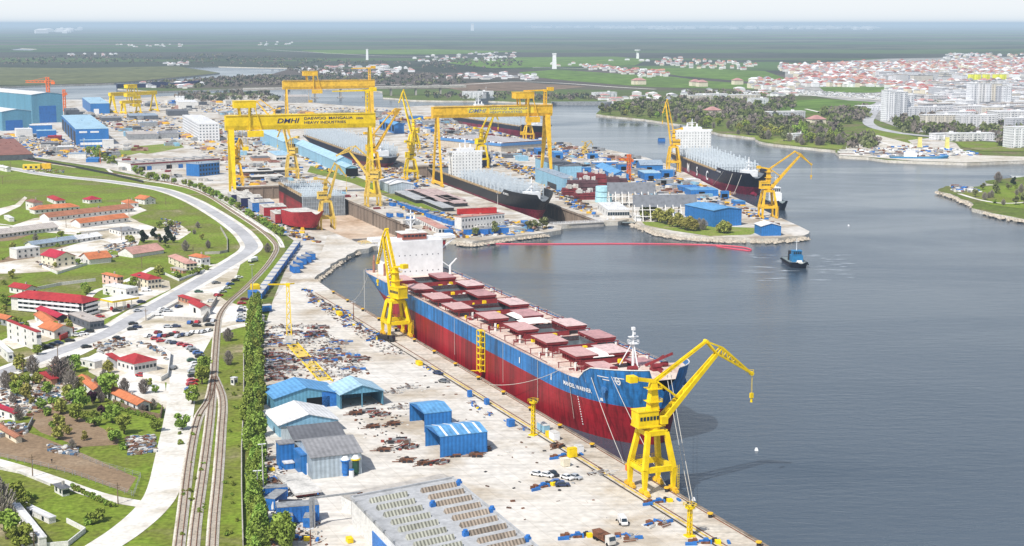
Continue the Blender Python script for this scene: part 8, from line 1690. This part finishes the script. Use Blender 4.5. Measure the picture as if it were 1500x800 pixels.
sheet('sandy_bank', [(1232, 222), (1262, 208), (1285, 198), (1330, 210), (1360, 215), (1400, 220), (1430, 228), (1500, 230), (1600, 230), (1600, 236), (1500, 236), (1416, 238.5), (1336, 236), (1272, 230.5), (1229, 228)], M_SAND, .42)
sheet('sandy_bank', [(1330, 206), (1360, 203), (1400, 210), (1410, 222), (1350, 222)], M_YARD2, .44)
ribbon('far_road', [(540, 124), (672, 124), (750, 120), (820, 122), (905, 128), (960, 131)], 12, M_DIRT, .35)
ribbon('far_road', [(1130, 138), (1200, 141), (1290, 147), (1300, 150)], 14, M_DIRT, .5); ribbon('far_road', [(1290, 150), (1276, 170), (1273, 182), (1300, 192), (1360, 200), (1500, 210)], 16, M_ROAD, .5); ribbon('far_road', [(780, 99), (870, 101), (960, 104)], 14, M_DIRT, .3); ribbon('far_road', [(390, 73), (480, 78), (560, 82), (640, 83)], 14, M_DIRT, .3)
ribbon('spit_path', [(1405, 284), (1440, 294), (1480, 298), (1540, 292)], 4, M_DIRT, .14); ribbon('shore_path', [(1180, 160), (1215, 168)], 7, M_DIRT, .5); ribbon('bank_path', [(1265, 196), (1280, 205), (1310, 215), (1345, 222)], 7, M_DIRT, .6)
bA, bB = G(372, 143), G(668, 138.5); aB = math.atan2(bB[1] - bA[1], bB[0] - bA[0]); LB = math.hypot(bB[0] - bA[0], bB[1] - bA[1]); zB = zat(bA, 130)
brg = thing('road_bridge', 'long grey road bridge over the far channel on slim piers', 'bridge', (bA[0], bA[1], 0), aB)
q = MB(); q.box(LB / 2, 0, zB - 3, LB + 40, 14, 3); q.build('deck', M_CONC, brg); q = MB(); q.box(LB / 2, -7, zB, LB + 40, .6, 1.4); q.box(LB / 2, 7, zB, LB + 40, .6, 1.4); q.build('parapet', M_DWHITE, brg)
for k in range(8):
 x = LB * (k + .35) / 8; q = MB(); q.box(x, -3, -2, 3, 3, zB - 1); q.box(x, 3, -2, 3, 3, zB - 1); q.box(x, 0, -2, 12, 14, 3.6); q.build('pier', M_CONC, brg)
def tower(label, c, top, w, m=M_WHT, head=0, name='tower'):
 b = G(*c); h = zat(b, top) - LZ; root = thing(name, label, 'tower', (*b, LZ)); q = MB(); q.frus(0, 0, 0, w * 1.1, w * 1.1, h, w * .85, w * .85); q.build('shaft', m, root)
 if head: q = MB(); q.tube((0, 0, h * .82), (0, 0, h), w * .8, w * 1.3, n=14); q.tube((0, 0, h), (0, 0, h + w * .3), w * 1.3, n=14); q.build('tank', m, root)
 else: q = MB(); q.box(0, 0, h, w * 1.0, w * 1.0, w * .3); q.build('cap', m, root)
tower('tall slim white tower alone on the far green field', (812, 101), 80, 13); tower('white water tower with a wider head beyond the green field', (934, 86), 74, 10, M_WHT, 1, 'water_tower'); tower('white mast tower above the far woods', (538, 88), 73, 9)
tower('distant white wind mast near the horizon', (692, 45), 36, 60);
for i, x in enumerate((260, 264, 268)): tower(['left', 'middle', 'right'][i] + ' one of three white silos in the far yard', (x, 153), 142, 6, M_WHT, 0, 'silo')
for i, x in enumerate((1345, 1385)): tower(['left', 'right'][i] + ' one of two pale yellow silos on the sandy bank', (x + 2, 218), 203, 4.2, mat('pale yellow silo', (.75, .68, .22), .6, .1, .2), 0, 'silo')
FM = [facade('pale block facade', (.66, .66, .66), (.18, .19, .22), 3.4, 2.9), facade('cream block facade', (.64, .60, .52), (.2, .19, .19), 3.4, 2.9), facade('white block facade', (.74, .75, .77), (.22, .24, .28), 3.0, 2.9), facade('grey block facade', (.50, .51, .54), (.14, .15, .18), 3.2, 2.9)]
def block(c, w, d, h, a, m, label, group='apartment blocks of the town', rc='white', nm='apartment_block'):
 p = G(*c); root = thing(nm, label, 'apartment block' if nm == 'apartment_block' else 'building', (*p, LZ), RAD(a), group); q = MB(); q.box(0, 0, 0, w, d, h)
 for k in range(int(w / 9)): q.box(-w / 2 + 5 + 9 * k, -d / 2 - .5, 1.5, 3.5, 1.1, h - 2.5)
 q.build('wall', m, root); q = MB(); q.box(0, 0, h, w + .6, d + .6, .8); q.box(w * .2, 0, h + .8, 4, 4, 2.2); q.build('roof', roofm(rc), root); return root
tb = [((1300, 178), 16, 14, 46, 'left tall white tower block at the head of the road'), ((1307, 178), 16, 14, 44, 'second tall white tower block at the head of the road'), ((1316, 173), 20, 16, 40, 'third tall white tower block behind the first two'), ((1326, 172), 20, 16, 34, 'shorter white tower block right of the tall three')]
for c, w, d, h, l in tb: block(c, w, d, h, 25, FM[2], l, None)
for i, x in enumerate((1426, 1437, 1448, 1455, 1462, 1470)): block((x, 163), 18 if i % 2 else 22, 15, 46 if i < 4 else 42, 20, FM[[2, 0, 2, 1, 3, 2][i]], '%s tower block from the left in the tall group of the town centre' % ORD[i], 'tower blocks of the town centre')
near_b = [((1375, 186), 50, 16, 17, 1, 'long cream block with flat roof above the park trees'), ((1430, 189), 56, 16, 19, 0, 'long white block right of the cream block above the park'), ((1400, 178), 60, 14, 14, 2, 'white block behind the park trees'), ((1350, 172), 120, 14, 16, 2, 'very long white row block behind the park'), ((1480, 180), 60, 30, 17, 0, 'pale block at the right edge of the town'), ((1460, 172), 50, 20, 16, 1, 'cream block left of the right edge block'), ((1494, 216), 34, 20, 24, 2, 'white block at the right edge above the bridge ramp'), ((1490, 190), 30, 20, 16, 3, 'block with orange parts at the right edge'), ((1420, 206), 60, 14, 9, 0, 'low grey shop row below the park'), ((1385, 205), 40, 14, 8, 2, 'low white workshop at the right bank'), ((1025, 150), 46, 14, 13, 1, 'pale school block in the right shore wood'), ((1042, 146), 60, 14, 11, 2, 'long white block behind the pale school block'), ((1090, 149), 60, 16, 13, 1, 'cream hospital block in the wood'), ((1110, 155), 34, 16, 13, 2, 'white block right of the cream hospital block'), ((1150, 173), 62, 14, 10, 3, 'grey glass fronted hall at the edge of the wood'), ((885, 143), 50, 14, 10, 2, 'white block on the far bank right of the barge'), ((700, 144), 60, 16, 13, 2, 'white block with window rows on the far bank'), ((1280, 162), 60, 20, 8, 2, 'low white market hall with a red band'), ((1170, 204), 26, 12, 7, 2, 'white boathouse with a blue door on the right shore')]
for c, w, d, h, k, l in near_b: block(c, w, d, h, rr.uniform(8, 26), FM[k], l, None)
def town_blocks(P, n, w0, w1, h0, h1, label, rows=None, mats=FM):
 def f(x, y):
  root = thing('apartment_block', label, 'apartment block', (x, y, LZ), RAD(rr.choice([18, 20, 108, 24])), 'apartment blocks of the town'); w, d, h = rr.uniform(w0, w1), rr.uniform(12, 16), rr.uniform(h0, h1); q = MB(); q.box(0, 0, 0, w, d, h); q.build('wall', rr.choice(mats), root); q = MB(); q.box(0, 0, h, w + .6, d + .6, .8); q.box(0, 0, h + .8, 4, 4, 2); q.build('roof', roofm(rr.choice(['white', 'white', 'beige', 'grey'])), root)
 inside_px(P, n, f)
town_blocks([(1330, 150), (1420, 146), (1500, 148), (1500, 176), (1400, 172), (1335, 168)], 66, 24, 60, 12, 18, 'pale apartment block in the middle of the town')
town_blocks([(1370, 130), (1500, 124), (1500, 146), (1420, 146), (1360, 142)], 62, 24, 56, 12, 18, 'pale apartment block in the upper part of the town')
town_blocks([(1290, 116), (1400, 114), (1410, 122), (1300, 124)], 34, 26, 50, 14, 22, 'pale block in the white terrace across the town')
for i, x in enumerate((1423, 1431, 1444, 1459, 1468)): block((x, 122), 14, 12, 22, 20, mat('yellow green facade', (.70, .72, .08), .7, .1, .1), '%s yellow block from the left in the far row of the town' % ORD[i], 'yellow blocks of the far row')
def small_house(roof, wl, hip=False, seed=0):
 root = thing('small_house', 'x', 'house'); L, W, H = (12, 9, 5.5) if seed % 2 else (10, 8, 6); q = MB(); q.box(0, 0, 0, L, W, H)
 if not hip: q.add([(-L / 2, -W / 2, H), (-L / 2, W / 2, H), (-L / 2, 0, H + 2.6), (L / 2, -W / 2, H), (L / 2, W / 2, H), (L / 2, 0, H + 2.6)], [(0, 2, 1), (3, 4, 5)])
 q.build('wall', wl, root); q = MB(); o = .5
 if hip: q.add([(-L / 2 - o, -W / 2 - o, H + .02), (L / 2 + o, -W / 2 - o, H + .02), (L / 2 + o, W / 2 + o, H + .02), (-L / 2 - o, W / 2 + o, H + .02), (-L / 2 + W / 2, 0, H + 2.8), (L / 2 - W / 2, 0, H + 2.8)], [(0, 1, 5, 4), (1, 2, 5), (2, 3, 4, 5), (3, 0, 4), (3, 2, 1, 0)])
 else:
  for s in (-1, 1): q.quad(*[(-L / 2 - o, s * (W / 2 + o), H - .2), (L / 2 + o, s * (W / 2 + o), H - .2), (L / 2 + o, 0, H + 2.85), (-L / 2 - o, 0, H + 2.85)][::s])
 q.build('roof', roof, root); return root
far_r = {k: mat('far roof ' + k, v, .8, .2, .1) for k, v in {'red': (.36, .11, .10), 'orange': (.46, .23, .16), 'pink': (.46, .25, .23), 'brown': (.24, .12, .1), 'grey': (.3, .3, .32), 'white': (.72, .72, .72)}.items()}
SHP = [small_house(far_r['red'], M_LWHT, True, 1), small_house(far_r['orange'], M_LWHT, False, 0), small_house(far_r['pink'], M_CREAM, True, 1), small_house(far_r['grey'], M_LWHT, False, 1), small_house(far_r['white'], M_LWHT, False, 0), small_house(far_r['brown'], M_CREAM, True, 0)]
UH = set()
def house_at(x, y, label, group, sc=1.3, w=(3, 4, 2, 2, 2, 1)):
 k = rr.choices(range(6), w)[0]; place(SHP[k], k in UH, (x, y, LZ), RAD(rr.choice([10, 20, 30, 100, 110])), label, group, sc * rr.uniform(.8, 1.25)); UH.add(k)
hp_ = [([(850, 98), (870, 96), (905, 101), (960, 104), (982, 110), (975, 117), (940, 115), (900, 107), (860, 103)], 70, 'small house in the red roofed settlement on the far green field'), ([(945, 93), (990, 87), (1050, 90), (1110, 93), (1108, 103), (1060, 104), (1010, 100), (960, 98)], 70, 'small house in the settlement beyond the far green field'), ([(1170, 118), (1240, 112), (1300, 118), (1300, 128), (1230, 128), (1180, 126)], 60, 'small house in the red roofed quarter left of the white terrace'), ([(1130, 95), (1220, 92), (1330, 88), (1400, 92), (1400, 102), (1250, 104), (1140, 104)], 70, 'small house on the far rim of the town')]
for P, n, l in hp_: inside_px(P, n, lambda x, y: house_at(x, y, l, l.replace('small house', 'small houses'), 1.1))
sing = [((933, 124), 'house with pink roof alone on the green field'), ((938, 124), 'second house on the green field beside the pink roofed one'), ((1018, 126), 'pair house on the green meadow by the wood'), ((1028, 127), 'small house at the end of the meadow by the wood'), ((1080, 124), 'white house with pink gable at the meadow edge'), ((1043, 171), 'house with pink hip roof in the clearing of the right shore wood'), ((1195, 185), 'small hut below the bare grove')]
for c, l in sing: p = G(*c); place(SHP[2], True, (p[0], p[1], LZ), RAD(20), l, None, 1.9)
def town_mass(name, label, polys, mats, seed, w=(8, 16), h=(5, 9), sc=1):
 r = random.Random(seed); q = MB(); WM, RM = mats
 for P, n in polys:
  def f(x, y):
   a = RAD(r.choice([10, 20, 30, 100])); W_, D_, H_ = r.uniform(*w) * sc, r.uniform(*w) * .8 * sc, r.uniform(*h) * sc; q.cm = r.randrange(len(WM)); q.box(x, y, LZ, W_, D_, H_, a); q.cm = len(WM) + r.randrange(len(RM)); c, s = math.cos(a), math.sin(a)
   def t(X, Y, Z): return (x + X * c - Y * s, y + X * s + Y * c, LZ + Z)
   q.add([t(-W_ / 2 - .4, -D_ / 2 - .4, H_ + .02), t(W_ / 2 + .4, -D_ / 2 - .4, H_ + .02), t(W_ / 2 + .4, D_ / 2 + .4, H_ + .02), t(-W_ / 2 - .4, D_ / 2 + .4, H_ + .02), t(-W_ * .2, 0, H_ * 1.4), t(W_ * .2, 0, H_ * 1.4)], [(0, 1, 5, 4), (1, 2, 5), (2, 3, 4, 5), (3, 0, 4)])
  inside_px(P, n, f)
 tag(q.build(name, WM + RM), label, 'town', None, 'stuff')
FW = [M_LWHT, M_CREAM, M_WHT]; FR = [far_r[k] for k in ('red', 'orange', 'pink', 'pink', 'grey', 'grey', 'white', 'white', 'brown')]
town_mass('town_quarter', 'dense quarter of red and white roofs stretching across the town', [([(1140, 98), (1240, 95), (1400, 93), (1500, 90), (1600, 90), (1600, 118), (1400, 112), (1300, 114), (1200, 112), (1150, 108)], 1300), ([(1160, 110), (1290, 112), (1300, 128), (1180, 128)], 260), ([(1300, 124), (1500, 122), (1500, 146), (1380, 142), (1300, 134)], 420), ([(1320, 146), (1500, 148), (1500, 178), (1440, 180), (1330, 170)], 240), ([(1380, 84), (1480, 80), (1600, 80), (1600, 90), (1400, 92)], 160), ([(1100, 118), (1170, 120), (1160, 134), (1100, 130)], 60)], (FW, FR), 41, (9, 18), (5, 11))
town_mass('village_specks', 'scattered pale farm buildings over the far plain', [([(160, 66), (270, 65), (270, 69), (165, 69)], 22), ([(90, 80), (170, 79), (170, 83), (95, 83)], 16), ([(600, 84), (760, 74), (750, 90), (610, 94)], 60), ([(700, 108), (780, 108), (790, 118), (620, 116)], 46), ([(428, 100), (560, 96), (620, 104), (560, 114), (440, 108)], 80), ([(240, 93), (275, 92), (275, 96), (245, 96)], 14), ([(800, 94), (1000, 84), (1000, 90), (820, 98)], 14), ([(1380, 80), (1440, 79), (1440, 82), (1390, 83)], 18), ([(380, 62), (430, 60), (430, 66), (380, 67)], 16), ([(860, 140), (1180, 130), (1180, 140), (1000, 150), (880, 152)], 70), ([(210, 124), (300, 123), (300, 130), (220, 131)], 20)], ([M_LWHT, M_WHT], [far_r['white'], far_r['grey'], far_r['pink']]), 42, (12, 26), (5, 8), .8)
town_mass('distant_town', 'white band of a distant town on the horizon', [([(880, 40), (1000, 38.6), (1200, 38.8), (1290, 41), (1280, 44), (1100, 43), (960, 43.5), (880, 42)], 420), ([(770, 40), (900, 39), (900, 41), (780, 41.5)], 60), ([(60, 46), (120, 43), (130, 48), (60, 50)], 16)], ([M_WHT, M_LWHT], [far_r['white'], far_r['white']]), 43, (60, 190), (20, 50), 1)
litter('pale rows of stones and huts in the walled field left of the town', [([(1135, 134), (1200, 134), (1290, 138), (1300, 146), (1200, 140), (1140, 138)], 800)], [M_WHT, M_DWHITE, M_STEEL], 2, 6, 44, 'stone_rows')
litter('rubble and boats strewn on the sandy right bank', [([(1240, 222), (1330, 214), (1400, 218), (1440, 228), (1330, 232), (1250, 228)], 300), ([(1390, 272), (1420, 276), (1440, 282), (1400, 282)], 60)], [M_DWHITE, M_RUST, M_STEEL, M_BLUE, M_WHT], 2, 7, 45, 'bank_rubble')
q = MB()
for i in range(46):
 s_ = 1 if i % 2 else -1; c = G(1172 + s_ * rr.uniform(12, 75), 372 + rr.uniform(0, 40), .03); L_ = rr.uniform(2, 9)
 q.add([(c[0] - L_, c[1], .03), (c[0], c[1] - rr.uniform(.3, .9), .03), (c[0] + L_, c[1] + rr.uniform(-.5, .5), .03), (c[0], c[1] + rr.uniform(.3, .9), .03)], [(0, 1, 2, 3)])
tag(q.build('foam', mat('thin foam', (.45, .50, .55), .7, .1, .5)), 'thin broken foam streaks around the tugboat', 'foam', None, 'stuff')
# ================================================================ camera, light, haze
cam = bpy.data.cameras.new('camera'); co = bpy.data.objects.new('camera', cam); scene.collection.objects.link(co)
cam.sensor_width = 36; cam.lens = F * 36 / 1500; cam.clip_start = 1; cam.clip_end = 400000
co.location = (0, 0, HC); co.rotation_euler = (math.pi / 2 - TH, 0, 0); scene.camera = co
scene.view_settings.view_transform = 'Standard'; scene.view_settings.look = 'None'; scene.view_settings.exposure = 0; scene.view_settings.gamma = 1
SUN_EL = RAD(50); SUN_AZ = RAD(215)      # compass angle of the sun: behind the camera, to the left
wd = bpy.data.worlds.new('World'); scene.world = wd; wd.use_nodes = True; nt = wd.node_tree; bg = nt.nodes['Background']
sky = nt.nodes.new('ShaderNodeTexSky'); sky.sky_type = 'NISHITA'; sky.sun_disc = False; sky.sun_elevation = SUN_EL; sky.sun_rotation = SUN_AZ
sky.air_density = 1.0; sky.dust_density = 2.0; sky.ozone_density = 1.0; sky.altitude = 100
tc = nt.nodes.new('ShaderNodeTexCoord'); sx = nt.nodes.new('ShaderNodeSeparateXYZ'); lk(nt, tc.outputs['Generated'], sx.inputs[0])
mr = nt.nodes.new('ShaderNodeMapRange'); mr.interpolation_type = 'SMOOTHSTEP'; mr.inputs[1].default_value = 0; mr.inputs[2].default_value = .42; mr.inputs[3].default_value = 1; mr.inputs[4].default_value = .08; lk(nt, sx.outputs[2], mr.inputs[0])
mx = nt.nodes.new('ShaderNodeMix'); mx.data_type = 'RGBA'; mx.inputs[7].default_value = (7.4, 7.7, 7.9, 1); lk(nt, mr.outputs[0], mx.inputs[0]); lk(nt, sky.outputs[0], mx.inputs[6])
lk(nt, mx.outputs[2], bg.inputs[0]); bg.inputs[1].default_value = .125   # a thin bright cloud veil towards the horizon
sl_ = bpy.data.lights.new('sun', 'SUN'); sl_.energy = 4.9; sl_.angle = RAD(.9); sl_.color = (1, .965, .91)
so = bpy.data.objects.new('sun', sl_); scene.collection.objects.link(so)
d = Vector((math.sin(SUN_AZ) * math.cos(SUN_EL), math.cos(SUN_AZ) * math.cos(SUN_EL), math.sin(SUN_EL)))
so.rotation_euler = d.to_track_quat('Z', 'Y').to_euler()
HZ = True
if HZ:
 hb_ = MB(); hb_.box(0, 60000, -60, 170000, 121500, 232)
 mh_ = bpy.data.materials.new('haze'); mh_.use_nodes = True; n = mh_.node_tree.nodes; n.clear()
 out = n.new('ShaderNodeOutputMaterial'); ab = n.new('ShaderNodeVolumeAbsorption'); em_ = n.new('ShaderNodeEmission'); ad = n.new('ShaderNodeAddShader')
 ab.inputs['Color'].default_value = (0, 0, 0, 1); ab.inputs['Density'].default_value = 1 / 18500
 em_.inputs['Color'].default_value = (.47, .61, .76, 1); em_.inputs['Strength'].default_value = 1.0 / 18500
 lk(mh_.node_tree, ab.outputs[0], ad.inputs[0]); lk(mh_.node_tree, em_.outputs[0], ad.inputs[1]); lk(mh_.node_tree, ad.outputs[0], out.inputs['Volume'])
 ho = hb_.build('haze', mh_); tag(ho, kind='structure')
scene.cycles.max_bounces = 5; scene.cycles.diffuse_bounces = 2; scene.cycles.glossy_bounces = 3; scene.cycles.transparent_max_bounces = 4
scene.cycles.use_denoising = True; scene.cycles.volume_bounces = 0
